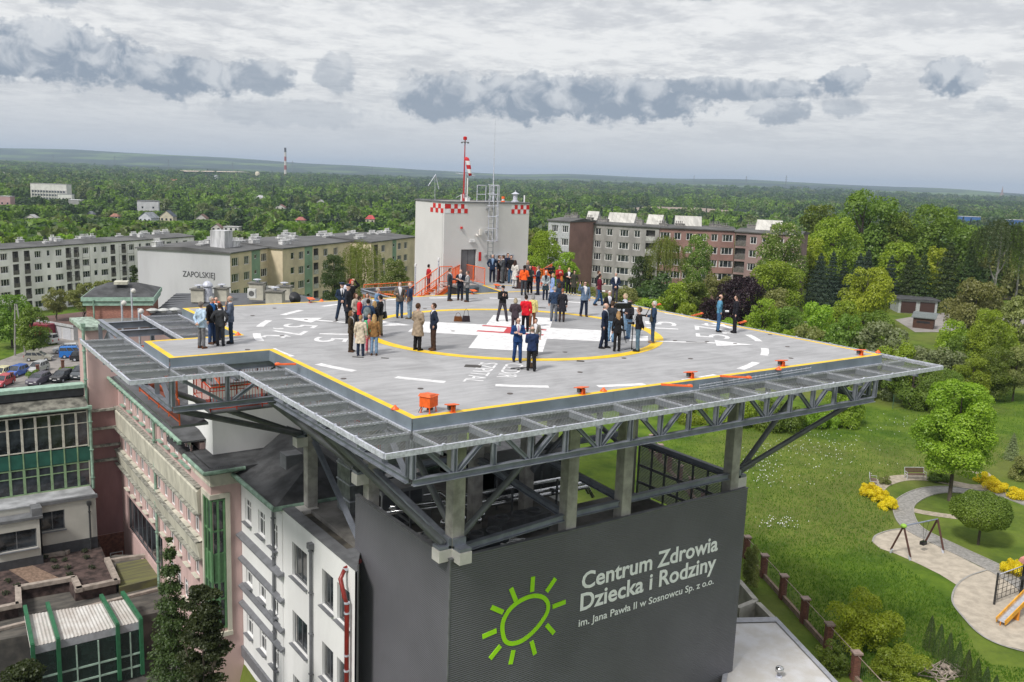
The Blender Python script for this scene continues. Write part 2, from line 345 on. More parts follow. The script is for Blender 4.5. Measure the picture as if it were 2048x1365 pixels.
for i in range(n):                                   # fascia sheets with joints
    a = Vector((*outline[i], 0)); b = Vector((*outline[(i+1) % n], 0)); L = (b-a).length; k = max(1, round(L/3.9)); dr = (b-a)/L; nn = Vector((dr.y, -dr.x, 0))
    for j in range(k):
        p = a+dr*(L*j/k+.012); q = a+dr*(L*(j+1)/k-.012)
        f.add([p+nn*.02+Vector((0, 0, -.42)), q+nn*.02+Vector((0, 0, -.42)), q+nn*.02+Vector((0, 0, .002)), p+nn*.02+Vector((0, 0, .002)), p-nn*.03+Vector((0, 0, .002)), q-nn*.03+Vector((0, 0, .002)), p-nn*.03+Vector((0, 0, -.42)), q-nn*.03+Vector((0, 0, -.42))],
              [(0, 1, 2, 3), (3, 2, 5, 4), (1, 0, 6, 7)])
    f.add([a+nn*.012+Vector((0, 0, -.41)), b+nn*.012+Vector((0, 0, -.41)), b+nn*.012, a+nn*.012], [(0, 1, 2, 3)])
f.build('fascia', FASC, pad)
e = MB()                                             # yellow perimeter line
for i in range(n):
    a = Vector((*outline[i], .004)); b = Vector((*outline[(i+1) % n], .004)); pr = Vector((*outline[i-1], .004)); nx = Vector((*outline[(i+2) % n], .004))
    def inw(p, u0, u1, w):
        n0 = Vector((-u0.y, u0.x, 0)); n1 = Vector((-u1.y, u1.x, 0)); return p+(n0+n1)*w
    d0 = (a-pr).normalized(); d1 = (b-a).normalized(); d2 = (nx-b).normalized()
    e.add([inw(a, d0, d1, .0), inw(b, d1, d2, .0), inw(b, d1, d2, .22), inw(a, d0, d1, .22)], [(0, 1, 2, 3)])
e.build('edge_line', YEL, pad)
def disc(r0, r1, z, a0=0, a1=360, n=96):
    m = MB(); vs = []; 
    for i in range(n+1):
        t = R(a0+(a1-a0)*i/n)
        for r in (r0, r1): vs.append((r*math.cos(t), r*math.sin(t), z))
    m.add(vs, [(2*i, 2*i+1, 2*i+3, 2*i+2) for i in range(n)]); return m
disc(0.001, 6.6, .004).build('touchdown_area', DECKI, pad)
disc(6.55, 7.02, .008, n=128).build('landing_ring', YEL, pad)
for k in range(20):
    a = -123+18*k-4.6
    q = disc(11.29, 11.62, .004, a, a+9.2, 10); vs = [v for v in q.v]
    if all((-SX+.25 < v[0] < SX-.25 and SY0+.25 < v[1] < SY1-.25) for v in vs): pass
    else:
        vs2 = [(min(max(v[0], -SX+.25), SX-.25), min(max(v[1], SY0+.25), SY1-.25), v[2]) for v in vs]; q.v = vs2
    q.build('ring_dash', WHITE, pad)
# white cross, red H, arrows -- all on the deck plane
cA = at(925, 694.6); cB = at(1068, 702); ctr = np.array([0.0, 0.0, 0])
ang = math.atan2((cB-cA)[1], (cB-cA)[0]); ex = np.array([math.cos(ang), math.sin(ang), 0]); ey = np.array([-ex[1], ex[0], 0])
hw = 1.55; hl = 4.75
cr = MB(); c0 = (cA+cB)/2+ey*hl
c0 = np.array([0.05, -0.25, 0])
def L2(a, b, z=.012): p = c0+ex*a+ey*b; return (p[0], p[1], z)
cr.sheet([L2(-hw, -hl), L2(hw, -hl), L2(hw, -hw), L2(hl, -hw), L2(hl, hw), L2(hw, hw), L2(hw, hl), L2(-hw, hl), L2(-hw, hw), L2(-hl, hw), L2(-hl, -hw), L2(-hw, -hw)])
cr.build('white_cross', WHITE, pad)
hm = MB()
pA, pB = np.array(at(964.7, 652)), np.array(at(1092.6, 661)); qA, qB = np.array(at(954, 662.7)), np.array(at(1087, 671))
def strip(m, a, b, w, z): 
    a = np.array(a); b = np.array(b); dd = (b-a)/np.linalg.norm(b-a); nn = np.array([-dd[1], dd[0], 0])*w/2
    m.sheet([tuple(a-nn), tuple(b-nn), tuple(b+nn), tuple(a+nn)], z)
hd = (pB-pA)/np.linalg.norm(pB-pA)
strip(hm, pA, pB, .32, .016); strip(hm, qA, qB, .32, .016); strip(hm, (pA+pB)/2-hd*.1, (qA+qB)/2-hd*.1, .45, .017)
hm.build('red_letter_h', REDM, pad)
def arrow(tip, w1, w2, tail):
    t = np.array(at(*tip)); a = np.array(at(*w1)); b = np.array(at(*w2)); am = MB(); am.sheet([tuple(t), tuple(a), tuple(b)], .012); strip(am, (a+b)/2, at(*tail), .30, .0125); am.build('heading_arrow', WHITE, pad)
arrow((1507, 690.5), (1429, 681), (1433, 693), (1312, 683.5)); arrow((566, 637), (646, 636.5), (622, 646.5), (692, 646))
MB().sheet([tuple(at(766, 643)), tuple(at(823, 651.5)), tuple(at(764, 653))], .0122).build('arrow_tail', WHITE, pad)
r0 = [at(1296, 682.5), at(1296, 673), at(1262, 671), at(1258, 683)]; MB().sheet([tuple(q) for q in r0], .0126).build('arrow_tail', WHITE, pad)
def decktext(nm, s, O, right, up, hpx=None, bold=.012):      # O, right end, top: pixels on the deck plane
    o = np.array(at(*O)); r = np.array(at(*right)); u = np.array(at(*up)); X = (r-o); w = np.linalg.norm(X); X = X/w; U = u-o; U = U-X*(U@X); h = np.linalg.norm(U); U = U/h
    if np.cross(X, U)[2] < 0: U = -U; o = o-U*h
    text_on(nm, s, pad, WHITE, (o[0], o[1], .006), X, U, w, h, bold, .002)
decktext('lettering', 'SZPITAL', (962, 725), (925, 764), (998, 727), bold=.0)
decktext('lettering', 'CZDiR', (1013, 727), (993, 755), (1049, 730), bold=.0)
decktext('mass_marking', '5,7t', (574, 648), (521, 675), (645, 648), bold=.0)
decktext('mass_marking', '15', (640, 667), (624, 684), (706, 668), bold=.0)
decktext('mass_marking', '5,7t', (1460, 679), (1449, 649), (1391, 677), bold=.0)
decktext('mass_marking', '15', (1357, 660), (1350, 645), (1292, 658), bold=.0)
# flush deck fittings
for (x, y, w, l) in ((946, 733, .62, .42), (1393, 685.5, .95, .14), (716, 715, .45, .12), (1078, 616, .75, .2), (770, 717, .3, .1), (1161, 723, .3, .2)):
    g3 = at(x, y); MB().box((g3[0], g3[1], .012), (w, l, .006), ang).build('drain_grate', mat('drain_iron', (.05, .045, .04), .7), pad)
sp = [(564, 672), (549, 617), (505, 632), (687, 758), (841, 778), (1020, 788), (1160, 745), (1248, 717), (1381, 718), (1575, 694), (1582, 717), (1540, 670), (1611, 645), (1350, 682), (1414, 684), (1470, 688), (906, 663), (612, 640), (670, 644), (495, 700), (850, 618), (1130, 705)]
for (x, y) in sp:
    g3 = at(x, y); m = MB(); m.lathe((g3[0], g3[1], 0), [(.10, .001), (.10, .016), (.07, .022)], 12)
    o = m.build('inset_light', mat('inset_light_metal', (.12, .10, .09), .4, metal=.5), pad)
# ---- steel underneath: edge trusses, beams, nets
def truss(name, a, b, z0=-2.0, z1=-.56, bay=2.0, flip=0):
    a = Vector(a); b = Vector(b); L = (b-a).length; k = max(2, round(L/bay)); up = Vector((0, 0, 1)); m = MB()
    A = lambda t, z: a+(b-a)*t+up*z
    m.ibeam(A(0, z1), A(1, z1), .20, .24); m.ibeam(A(0, z0), A(1, z0), .20, .22)
    for i in range(k+1):
        t = i/k; m.ibeam(A(t, z0+.11), A(t, z1-.12), .16, .14, .018, up=(b-a).normalized())
    for i in range(k):
        t0, t1 = i/k, (i+1)/k
        if (i+flip) % 2 == 0: p, q = A(t0+.02/k, z1-.14), A(t1-.10/k, z0+.13)
        else: p, q = A(t0+.10/k, z0+.13), A(t1-.02/k, z1-.14)
        m.ibeam(p, q, .14, .13, .018)
    return m.build(name, STEEL, pad)
I = .10
truss('edge_truss', (-SX+I, SY0+I, 0), (SX-I, SY0+I, 0), bay=1.45)
truss('edge_truss', (-SX+I, EY0-.4, 0), (-SX+I, SY0+I+.25, 0), bay=1.5)
truss('edge_truss', (EX+I, EY0+I, 0), (-SX+.4, EY0+I, 0), bay=1.9)
truss('edge_truss', (EX+I, 12.9, 0), (EX+I, EY0+.3, 0), bay=2.1, flip=1)
truss('edge_truss', (SX-I, SY0+.4, 0), (SX-I, SY1-I, 0), bay=1.5)
truss('edge_truss', (-SX+I, SY1-I, 0), (SX-I, SY1-I, 0), bay=2)
truss('edge_truss', (-SX+I, EY1+.4, 0), (-SX+I, SY1-.4, 0), bay=2)
m = MB()
for x in (-7.6, -4.9, -2.2, .5, 3.8, 7.1, 9.3): m.ibeam((x, SY0+.3, -.93), (x, SY1-.3, -.93), .26, .5)
for y in (-7.6, -4, -.9, 2.4, 5.6, 9): m.ibeam((-SX+.3, y, -.40), (SX-.3, y, -.40), .24, .45)
for y in (1.0, 2.8): m.ibeam((EX+.3, y, -.40), (-SX+.3, y, -.40), .24, .45)
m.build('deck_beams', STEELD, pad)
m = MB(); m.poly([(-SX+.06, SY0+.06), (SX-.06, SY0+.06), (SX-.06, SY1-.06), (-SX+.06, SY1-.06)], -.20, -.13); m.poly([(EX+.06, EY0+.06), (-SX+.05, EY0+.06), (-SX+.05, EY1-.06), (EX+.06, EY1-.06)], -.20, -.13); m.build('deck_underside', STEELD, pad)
# open steel frame beyond the extension (frame for the access stair)
m = MB()
fy = 12.7
for y in (fy, 10.2): m.ibeam((EX+.25, y, -.75), (-SX+.1, y, -.75), .22, .32)
m.ibeam((-13.0, EY1+.1, -.75), (-13.0, fy-.15, -.75), .2, .3)
for y in (EY1+.4, fy): m.ibeam((-13.0, y, -2.0), (-13.0, y, -.92), .18, .18, up=(1, 0, 0))
m.ibeam((EX+.1, fy, -1.9), (-SX+.1, fy, -1.9), .2, .2); m.build('stair_frame', STEEL, pad)
NETM = mat('net_wire', (0.20, 0.21, 0.22), 0.5, metal=.2, var=.1)
def net_panel(A, B, Cc, D, sag=.10, pitch=.135):     # A,B on the deck side, D,C on the outer rail; crossed wires, hanging slightly
    A, B, Cc, D = map(np.array, (A, B, Cc, D)); w = (np.linalg.norm(B-A)+np.linalg.norm(Cc-D))/2; h = (np.linalg.norm(D-A)+np.linalg.norm(Cc-B))/2
    V = []; F = []
    def pt(u, v):
        q = A*(1-u)*(1-v)+B*u*(1-v)+Cc*u*v+D*(1-u)*v; q = q.copy(); q[2] -= sag*4*u*(1-u)*math.sin(math.pi*min(1, max(0, v))); return q
    k = int((w+h)/pitch); r = .0046
    for s in (1, -1):
        for i in range(1, k):
            c = i*pitch; P2 = []
            # line u*w + v*h = c  (or mirrored)
            for v in np.linspace(0, 1, 6):
                uu = (c-v*h)/w
                P2.append((uu, v))
            v0 = max(0.0, (c-w)/h); v1 = min(1.0, c/h)
            if v1-v0 < .03: continue
            pts = []
            for v in np.linspace(v0, v1, 4):
                uu = (c-v*h)/w; uu = min(1, max(0, uu)); uu = uu if s == 1 else 1-uu; pts.append(pt(uu, v))
            for a, b in zip(pts[:-1], pts[1:]):
                dd = b-a; dd = dd/np.linalg.norm(dd); nn = np.cross(dd, (0, 0, 1)); nn = nn/np.linalg.norm(nn)*r; z = np.array([0, 0, r]); i0 = len(V)
                V += [a-nn-z*.6, a+nn-z*.6, a+z, b-nn-z*.6, b+nn-z*.6, b+z]; F += [(i0, i0+1, i0+4, i0+3), (i0+1, i0+2, i0+5, i0+4), (i0+2, i0, i0+3, i0+5)]
    return npmesh('safety_net', V, F, NETM)
NW = 1.81; ZI, ZO = -.40, -.385
def net_run(a, b, out, k, ext0=0.0, ext1=0.0, corner=0):
    a = np.array(a, float); b = np.array(b, float); o = np.array(out, float); dr = (b-a)/np.linalg.norm(b-a); zi = np.array([0, 0, ZI]); zo = np.array([0, 0, ZO])
    A = lambda t: a+(b-a)*t+zi; O = lambda t: a+(b-a)*t+o*NW+zo
    fr = MB(); fr.beam(O(0)-dr*ext0, O(1)+dr*(ext1-.04), .07, .16); fr.beam(A(0)+o*.06, A(1)+o*.06, .05, .09)
    for i in range(k+1): t = i/k; p = O(t); fr.beam(A(t)+o*.09-np.array([0, 0, .02]), p-o*.035-np.array([0, 0, .02]), .05, .06); fr.box((p[0], p[1], p[2]+.09), (.08, .08, .05))
    fr.build('net_frame', GALV, pad)
    for i in range(k+1): t = i/k; MB().beam(A(t)+o*.09-np.array([0, 0, .15]), O(t)-o*.04-np.array([0, 0, .15]), .03, .19).build('net_bracket', STEEL, pad)
    for i in range(k): ob('safety_net', net_panel(A(i/k), A((i+1)/k), O((i+1)/k), O(i/k)), pad, (0, 0, 0.03))
    if corner: ob('safety_net', net_panel(a+zi, O(0), O(0)-dr*NW, a-dr*NW+zo), pad, (0, 0, .03))
net_run((-SX, SY0, 0), (SX, SY0, 0), (0, -1, 0), 12, NW, NW, 1)
net_run((-SX, SY0, 0), (-SX, EY0-NW, 0), (-1, 0, 0), 7, NW-.05, 0)
net_run((EX, EY0, 0), (-SX-NW, EY0, 0), (0, -1, 0), 2, NW, .0, 1)
net_run((EX, EY0, 0), (EX, EY1+3.2, 0), (-1, 0, 0), 5, NW-.05, 0)
net_run((SX, SY0, 0), (SX, SY1, 0), (1, 0, 0), 12, NW-.05, NW, 1)
net_run((-SX, fy, 0), (-SX, EY1+1.0, 0), (-1, 0, 0), 4, 0, 0)
# ---- columns, brackets, braces
CB = -6.9
cols = [(-7.6, -7.66, -7.0), (-2.35, -7.66, CB), (.55, -7.66, CB), (7.1, -7.66, CB), (-7.6, -.9, -7.5), (-7.6, 5.6, -9.5), (-2.35, -.9, -9), (.55, -.9, -9), (7.1, -.9, -9), (-2.35, 5.6, -9), (7.1, 5.6, -9)]
for (x, y, zb) in cols:
    m = MB(); m.box((x, y, (zb-1.0)/2-.4), (.52, .52, abs(zb)-.4-.6+.0)); m.v = [(a, b, zb if c < -4 else -1.22) for (a, b, c) in m.v]
    o = m.build('column', CONC, pad, bev=.02)
    r = MB(); r.lathe((x, y, zb), [(.001, 0), (.002, 0.001)], 3)
def bracket(x, y, z, dx, dy):
    m = MB(); cx, cy = x+dx*.52, y+dy*.52; m.box((cx, cy, z-.28), (.52 if dx == 0 else .56, .52 if dy == 0 else .56, .46)); m.build('bracket', CONCW, pad, bev=.01)
    s = MB(); s.box((cx, cy, z+.02), (.50, .50, .10)); s.box((x+dx*.33, y+dy*.33, z+.05), (.12 if dx else .5, .12 if dy else .5, .6)); s.build('bracket_shoe', STEEL, pad)
def brace(a, b, w=.26):
    m = MB(); m.tube([a, b], w/2, 10); a = Vector(a); b = Vector(b); d3 = (b-a).normalized(); m.beam(a-d3*.1, a+d3*.75, .05, .34); m.build('brace', STEELD, pad)
bracket(-7.6, -7.66, -6.15, -1, 0); bracket(-7.6, -7.66, -6.15, 0, -1); bracket(-7.6, -.9, -5.3, -1, 0); bracket(-7.6, 5.6, -5.4, -1, 0); bracket(7.1, -7.66, -6.0, 1, 0)
brace((-8.15, -7.66, -6.0), (-11.45, -5.2, -2.15)); brace((-8.15, -.9, -5.2), (-11.45, 1.2, -2.15)); brace((-8.15, -.9, -5.2), (-11.4, -3.6, -2.15), .22); brace((-8.15, 5.6, -5.3), (-15.2, 5.8, -2.1)); brace((-8.1, 5.6, -5.35), (-15.2, .4, -2.1))
brace((7.65, -7.66, -5.8), (11.4, -7.8, -2.1)); brace((7.65, -7.66, -5.8), (11.4, -10.9, -2.1), .24)
m = MB()
m.ibeam((-7.3, -7.75, -6.35), (-2.65, -7.75, -6.05), .24, .26); m.ibeam((-2.05, -7.75, -6.0), (.25, -7.75, -6.0), .24, .26); m.ibeam((.85, -7.75, -5.9), (6.8, -7.75, -5.9), .24, .26)
m.ibeam((-7.6, -7.3, -6.25), (-7.6, -1.2, -5.3), .26, .28); m.ibeam((-7.6, -.5, -5.3), (-7.6, 5.3, -5.35), .24, .26)
m.ibeam((-2.35, -7.3, -6.1), (-2.35, -1.2, -5.6), .24, .26); m.ibeam((.55, -7.3, -5.9), (.55, -1.2, -5.6), .24, .26); m.ibeam((7.1, -7.3, -5.9), (7.1, -1.2, -5.9), .24, .26)
m.ibeam((-7.3, -.9, -5.4), (-2.6, -.9, -5.4), .24, .26); m.ibeam((.8, -.9, -5.6), (6.8, -.9, -5.6), .24, .26)
m.ibeam((-7.6, 5.2, -5.6), (-7.9, -.4, -8.6), .2, .2)
m.build('tie_beams', STEEL, pad)
brace((-7.3, -7.5, -6.0), (-2.6, -7.5, -2.0), .26); brace((-7.4, -7.4, -6.0), (-7.4, -1.3, -1.6), .26); brace((-7.5, -.7, -5.2), (-7.5, 5.2, -1.6), .26); brace((.7, -1.2, -6.5), (6.8, -1.2, -1.6), .24); brace((.7, -1.0, -1.6), (6.8, -1.0, -6.5), .24)
# cable tray and loose fittings on the near fascia
m = MB()
a = (0.2, SY0-.12, -.18); b = (6.6, SY0-.12, -.10)
for dz in (0, -.09): m.beam((a[0], a[1], a[2]+dz), (b[0], b[1], b[2]+dz), .03)
for i in range(22): t = i/21; m.beam((a[0]+(b[0]-a[0])*t, a[1]-.0, a[2]+.0+(b[2]-a[2])*t-.12), (a[0]+(b[0]-a[0])*t, a[1], a[2]+(b[2]-a[2])*t+.05), .015)
m.build('cable_tray', GALV, pad)
# ------------------------------------------------------------------ deck equipment, each a thing of its own
def floodlight(px, py, face, label, first=[]):
    g3 = at(px, py)
    if not first:
        t = empty('deck_floodlight', label, 'floodlight', g3, 0, 'orange floodlights round the deck edge'); t.scale = (.78, .78, .78)
        m = MB(); m.box((0, 0, .01), (.26, .22, .02)); m.box((-.06, .06, .13), (.05, .05, .24)); m.box((-.06, -.06, .13), (.05, .05, .24)); m.box((.02, 0, .13), (.16, .05, .22)); m.build('stand', ORANGE, t)
        m = MB(); M = Matrix.Rotation(R(9), 4, 'Y') @ Matrix.Translation((0, 0, 0)); m.box((.04, 0, .30), (.52, .44, .035), 0, M); m.build('hood', ORANGE, t, bev=.008)
        m = MB(); m.box((.12, 0, .17), (.16, .30, .17)); m.build('lamp_body', mat('lamp_dark', (.05, .05, .05), .4), t); m = MB(); m.box((.215, 0, .17), (.03, .25, .13)); m.build('lens', mat('lamp_lens', (.55, .57, .56), .15, var=.2), t)
        first.append(t); t.rotation_euler = (0, 0, face); return t
    return dup(first[0], g3, face, label)
IN = math.atan2(1, 0)
floodlight(905, 825, R(80), 'orange floodlight at the near corner of the deck beside the orange cabinet')
floodlight(1165, 789, R(95), 'orange floodlight standing alone left of the middle of the near edge')
floodlight(1383, 757, R(95), 'orange floodlight right of the middle of the near edge')
floodlight(1565, 733, R(95), 'orange floodlight on the near edge, second from the right corner')
floodlight(1722, 711, R(95), 'orange floodlight nearest the right corner of the deck')
floodlight(429, 612, R(-70), 'orange floodlight behind the five men at the left end')
floodlight(621, 605.5, R(-90), 'orange floodlight on the far edge in front of the low grey roof')
floodlight(946, 588.5, R(-90), 'orange floodlight on the far edge below the ramp')
floodlight(993, 577, R(-90), 'orange floodlight on the landing beside the stair railing')
# orange cabinet on legs
g3 = at(857, 824); t = empty('orange_cabinet', 'orange metal cabinet on four legs near the front corner of the deck', 'cabinet', g3, R(28)); t.scale = (.74, .74, .82)
m = MB(); m.box((0, 0, .42), (.62, .52, .42)); m.build('housing', ORANGE, t, bev=.015); m = MB(); m.add([(-.36, -.30, .62), (.36, -.30, .62), (.36, .30, .62), (-.36, .30, .62), (-.30, -.24, .73), (.30, -.24, .66), (.30, .24, .66), (-.30, .24, .73)], [(3, 2, 1, 0), (4, 5, 6, 7), (0, 1, 5, 4), (1, 2, 6, 5), (2, 3, 7, 6), (3, 0, 4, 7)]); m.build('lid', ORANGE, t)
for sx in (-1, 1):
    for sy in (-1, 1): m = MB(); m.tube([(sx*.24, sy*.19, .21), (sx*.25, sy*.21, .01)], [.028, .022], 8); m.lathe((sx*.25, sy*.21, 0), [(.06, 0), (.06, .015)], 10); m.build('leg', ORANGE, t)
m = MB(); m.lathe((-.05, -.1, .12), [(.04, -.03), (.13, -.02), (.13, .05), (.04, .08)], 14); m.tube([(-.1, .0, .2), (-.3, .05, .25), (-.42, .1, .05)], .012, 6); m.tube([(-.1, .1, .2), (-.35, .15, .22), (-.45, .2, .03)], .012, 6); m.build('cable', mat('black_rubber', (.02, .02, .02), .6), t)
m = MB(); m.lathe((.315, 0, .42), [(.10, -.02), (.10, .02)], 16); m.v = [(.31+(z-.42), y, .42+(x-.315)) for x, y, z in m.v]; m.build('round_vent', mat('black_rubber', (.02, .02, .02), .6), t)
# small obstruction lights and folded arms on the edge
def arm(px, py, ang_, L, label, z=0.03):
    g3 = at(px, py, z); t = empty('folding_arm', label, 'arm', g3, ang_, 'orange arms fixed along the deck edge'); m = MB()
    for s in (-.07, .07): m.beam((0, s, .03), (L, s, .03), .04)
    for i in range(int(L/.25)): m.beam((.1+i*.25, -.07, .03), (.1+i*.25, .07, .03), .02)
    m.build('frame', ORANGE, t); m = MB(); m.ball((L-.1, 0, .05), .08, 6, (1.4, 1, .6)); m.build('end_cap', ORANGE, t)
arm(1322, 771, R(-40), 1.1, 'orange folding arm over the near edge left of the middle floodlight'); arm(1440, 754, R(-40), 1.15, 'orange folding arm over the near edge right of the middle floodlight')
arm(1385, 633, R(20), 1.3, 'orange folding arm on the right edge between the cameramen and the pair'); arm(1478, 648, R(20), .9, 'orange folding arm on the right edge beside the man in black'); arm(1308, 612.5, R(20), .8, 'orange folding arm on the right edge behind the man in the blue jacket')
arm(592, 730, R(160), .75, 'orange folding arm on the left edge of the deck')
for (px, py, lb) in ((790, 819, 'small orange edge light near the front corner'), (1207, 783, 'small orange edge light under the cable tray on the near edge'), (1557, 740, 'small orange edge light below the second floodlight from the right'), (1756, 706, 'small orange edge light at the right corner of the deck'), (476, 670.5, 'small orange edge light in the angle of the left extension'), (643, 603, 'small orange edge light on the far edge left'), (838, 592.5, 'small orange edge light on the far edge near the stair')):
    g3 = at(px, py); t = MB().lathe((0, 0, 0), [(.13, 0), (.12, .03), (.05, .09), (.03, .13)], 12).build('edge_light', ORANGE, None, True, g3); tag(t, lb, 'light')
# ================================================================== HOSPITAL
CLAD = mat('dark_corrugated_cladding', (0.120, 0.120, 0.134), 0.45, var=0.05, scale=.4, metal=0.15)
WALLW = mat('white_render', (0.74, 0.74, 0.735), 0.85, var=0.035, scale=.6, stretch=(1, 1, .35), bump=.06, bscale=30)
PINK = mat('pink_render', (0.53, 0.375, 0.355), 0.88, var=0.09, scale=.7, stretch=(1, 1, .3), bump=.08, bscale=25)
PINKD = mat('dusty_pink_render', (0.30, 0.165, 0.165), 0.88, var=0.10, scale=.8, stretch=(1, 1, .3))
CREAM = mat('cream_stucco', (0.50, 0.48, 0.40), 0.85, var=0.13, scale=1.2, stretch=(1, 1, .4))
COPPER = mat('green_copper', (0.24, 0.36, 0.28), 0.6, var=0.18, scale=3)
BITU = mat('bitumen_roof', (0.062, 0.064, 0.068), 0.8, var=0.25, scale=1.2)
BITUB = mat('dirty_flat_roof', (0.14, 0.125, 0.10), 0.9, col2=(0.045, 0.042, 0.038), scale=.9)
FLASH = mat('grey_flashing', (0.15, 0.155, 0.165), 0.5, var=0.12, scale=2)
SILLM = mat('grey_sill', (0.155, 0.16, 0.175), 0.5, var=0.1, scale=2)
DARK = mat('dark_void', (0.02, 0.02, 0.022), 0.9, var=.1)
GALD = mat('duct_metal', (0.33, 0.35, 0.37), 0.38, metal=.6, var=.2, scale=2)
ZG = -22.6
# ---- sign block: corrugated walls with the name and the sun
blk = empty('sign_block', 'dark grey corrugated hospital block with the white name and green sun sign', 'building', (0, 0, 0))
def corr(name, a, b, z0, z1, nrm, pitch=.085, dep=.013):
    a = np.array(a, float); b = np.array(b, float); nn = np.array(nrm, float); k = int((z1-z0)/pitch); V = []; F = []
    zz = []
    for i in range(k):
        z = z0+(z1-z0)*i/k; p = (z1-z0)/k; zz += [(z, 0), (z+p*.38, 0), (z+p*.5, dep), (z+p*.88, dep)]
    zz.append((z1, 0))
    for z, d in zz: V += [(*(a+nn*d), z), (*(b+nn*d), z)]
    F = [(2*i, 2*i+1, 2*i+3, 2*i+2) for i in range(len(zz)-1)]
    if np.cross(b-a, nn) > 0: F = [q[::-1] for q in F]
    return ob(name, npmesh(name, V, F, CLAD), blk)
BX0, BX1, BY0, BY1, BZ = -8.0, 7.85, -8.06, -0.21, -6.54
corr('front_cladding', (BX0, BY0), (BX1, BY0), ZG, BZ, (0, -1)); corr('side_cladding', (BX0, BY1), (BX0, BY0), ZG, BZ, (-1, 0))
m = MB(); t = .16
m.bb((BX0+.005, BY0+.005, -9.6), (BX1-.005, BY0+t, BZ-.01)); m.bb((BX0+.005, BY0+t, -9.6), (BX0+t, BY1, BZ-.01)); m.build('parapet_backing', mat('panel_back', (.20, .205, .215), .6, var=.08), blk)
m = MB(); m.bb((BX0-.03, BY0-.03, BZ-.012), (BX1+.03, BY0+.18, BZ+.02)); m.bb((BX0-.03, BY0+.18, BZ-.012), (BX0+.18, BY1, BZ+.02)); m.bb((BX0-.035, BY0-.035, ZG), (BX0+.02, BY0+.02, BZ-.013)); m.build('coping', FLASH, blk)
m = MB(); m.bb((BX0+.2, BY0+.2, -9.4), (BX1-.1, -.6, -9.0)); m.bb((BX0+.2, -.6, -9.4), (3.4, 14, -9.001)); m.build('plant_floor', mat('plant_floor', (.22, .21, .195), .85, var=.2, scale=.8), blk)
m = MB(); m.bb((BX0+.3, BY0+.3, ZG), (BX1-.05, -.65, -9.41)); m.bb((BX0+.3, -.64, ZG), (3.3, 13.8, -9.41)); m.bb((3.31, 9, ZG), (12, 13.8, -10)); m.build('core', mat('rear_render', (.33, .33, .34), .8), blk)
# louvred screen on the right
m = MB()
for i in range(34): z = -8.9+i*.075; m.bb((BX1-.1, BY0+.3, z), (BX1-.04, -1.0, z+.035))
m.build('louvre_screen', mat('louvre_dark', (.035, .037, .04), .5), blk)
m = MB()
for y in np.linspace(BY0+.4, -1.0, 8): m.bb((BX1-.22, y-.03, -9), (BX1-.12, y+.03, -6.3))
for z in (-8.3, -7.4): m.bb((BX1-.24, BY0+.3, z-.04), (BX1-.13, -1.0, z+.04))
m.bb((BX1-.26, BY0+.2, -6.32), (BX1+.02, -.9, -6.12)); m.build('screen_frame', STEELD, blk)
# lettering and logo
SW = mat('sign_white', (.95, .96, .99), .5, var=.03); SG = mat('sign_green', (.36, .78, .015), .5, var=.03); yS = BY0-.022
def S_(x, y): q = atp(x, y, 1, yS); return q
def signtext(nm, s, x0, y0, x1, y1, xt, yt, m_, bold):
    a = S_(x0, y0); b = S_(x1, y1); c = S_(xt, yt); z = (a[2]+b[2])/2; w = b[0]-a[0]; h = c[2]-z
    text_on(nm, s, blk, m_, (a[0], yS, z), (1, 0, 0), (0, 0, 1), w, h, bold, .003)
signtext('sign_line', 'Centrum Zdrowia', 1163, 1178, 1435, 1102, 1163, 1147, SW, .022)
signtext('sign_line', 'Dziecka i Rodziny', 1160, 1221, 1431, 1140, 1160, 1189, SW, .022)
signtext('sign_small_line', 'im. Jana Pawła II w Sosnowcu Sp. z o.o.', 1157, 1254, 1427, 1168, 1157, 1240, SW, .012)
cx_, cz_ = S_(1052, 1241)[0], S_(1052, 1241)[2]
def W2(x, y): q = S_(x, y); return (q[0], q[2])
def onplane(m, pts2, d0=-.014, d1=.014):
    n = len(pts2); vs = [(p[0], yS+d1, p[1]) for p in pts2]+[(p[0], yS+d0, p[1]) for p in pts2]
    ar = sum(pts2[i][0]*pts2[(i+1) % n][1]-pts2[(i+1) % n][0]*pts2[i][1] for i in range(n)); fs = [tuple(range(n, 2*n)), tuple(range(n-1, -1, -1))]+[(i, (i+1) % n, n+(i+1) % n, n+i) for i in range(n)]
    m.add(vs, fs if ar > 0 else [f[::-1] for f in fs])
m = MB()
# ring: an ellipse tilted in the sign plane
L_ = W2(1004, 1265); T_ = W2(1072, 1190); Rr = W2(1099, 1212); Bb = W2(1030, 1290)
pts = [W2(*q) for q in ((1001, 1262), (1004, 1240), (1018, 1216), (1040, 1198), (1066, 1188), (1088, 1191), (1099, 1205), (1098, 1224), (1085, 1247), (1066, 1269), (1044, 1286), (1022, 1292), (1007, 1285))]
cxx = sum(p[0] for p in pts)/len(pts); czz = sum(p[1] for p in pts)/len(pts)
def cr_(P, n=5):
    out = []; N_ = len(P)
    for i in range(N_):
        p0, p1, p2, p3 = (np.array(P[(i+k-1) % N_]) for k in range(4))
        for j in range(n): t = j/n; out.append(tuple(.5*((2*p1)+(-p0+p2)*t+(2*p0-5*p1+4*p2-p3)*t*t+(-p0+3*p1-3*p2+p3)*t**3)))
    return out
ps = cr_(pts); k = len(ps)
inn = []
for i in range(k):
    a = np.array(ps[i-1]); b = np.array(ps[(i+1) % k]); dd = (b-a)/np.linalg.norm(b-a); nn = np.array([-dd[1], dd[0]]); p = np.array(ps[i])
    if nn@(np.array([cxx, czz])-p) < 0: nn = -nn
    inn.append(tuple(p+nn*.175))
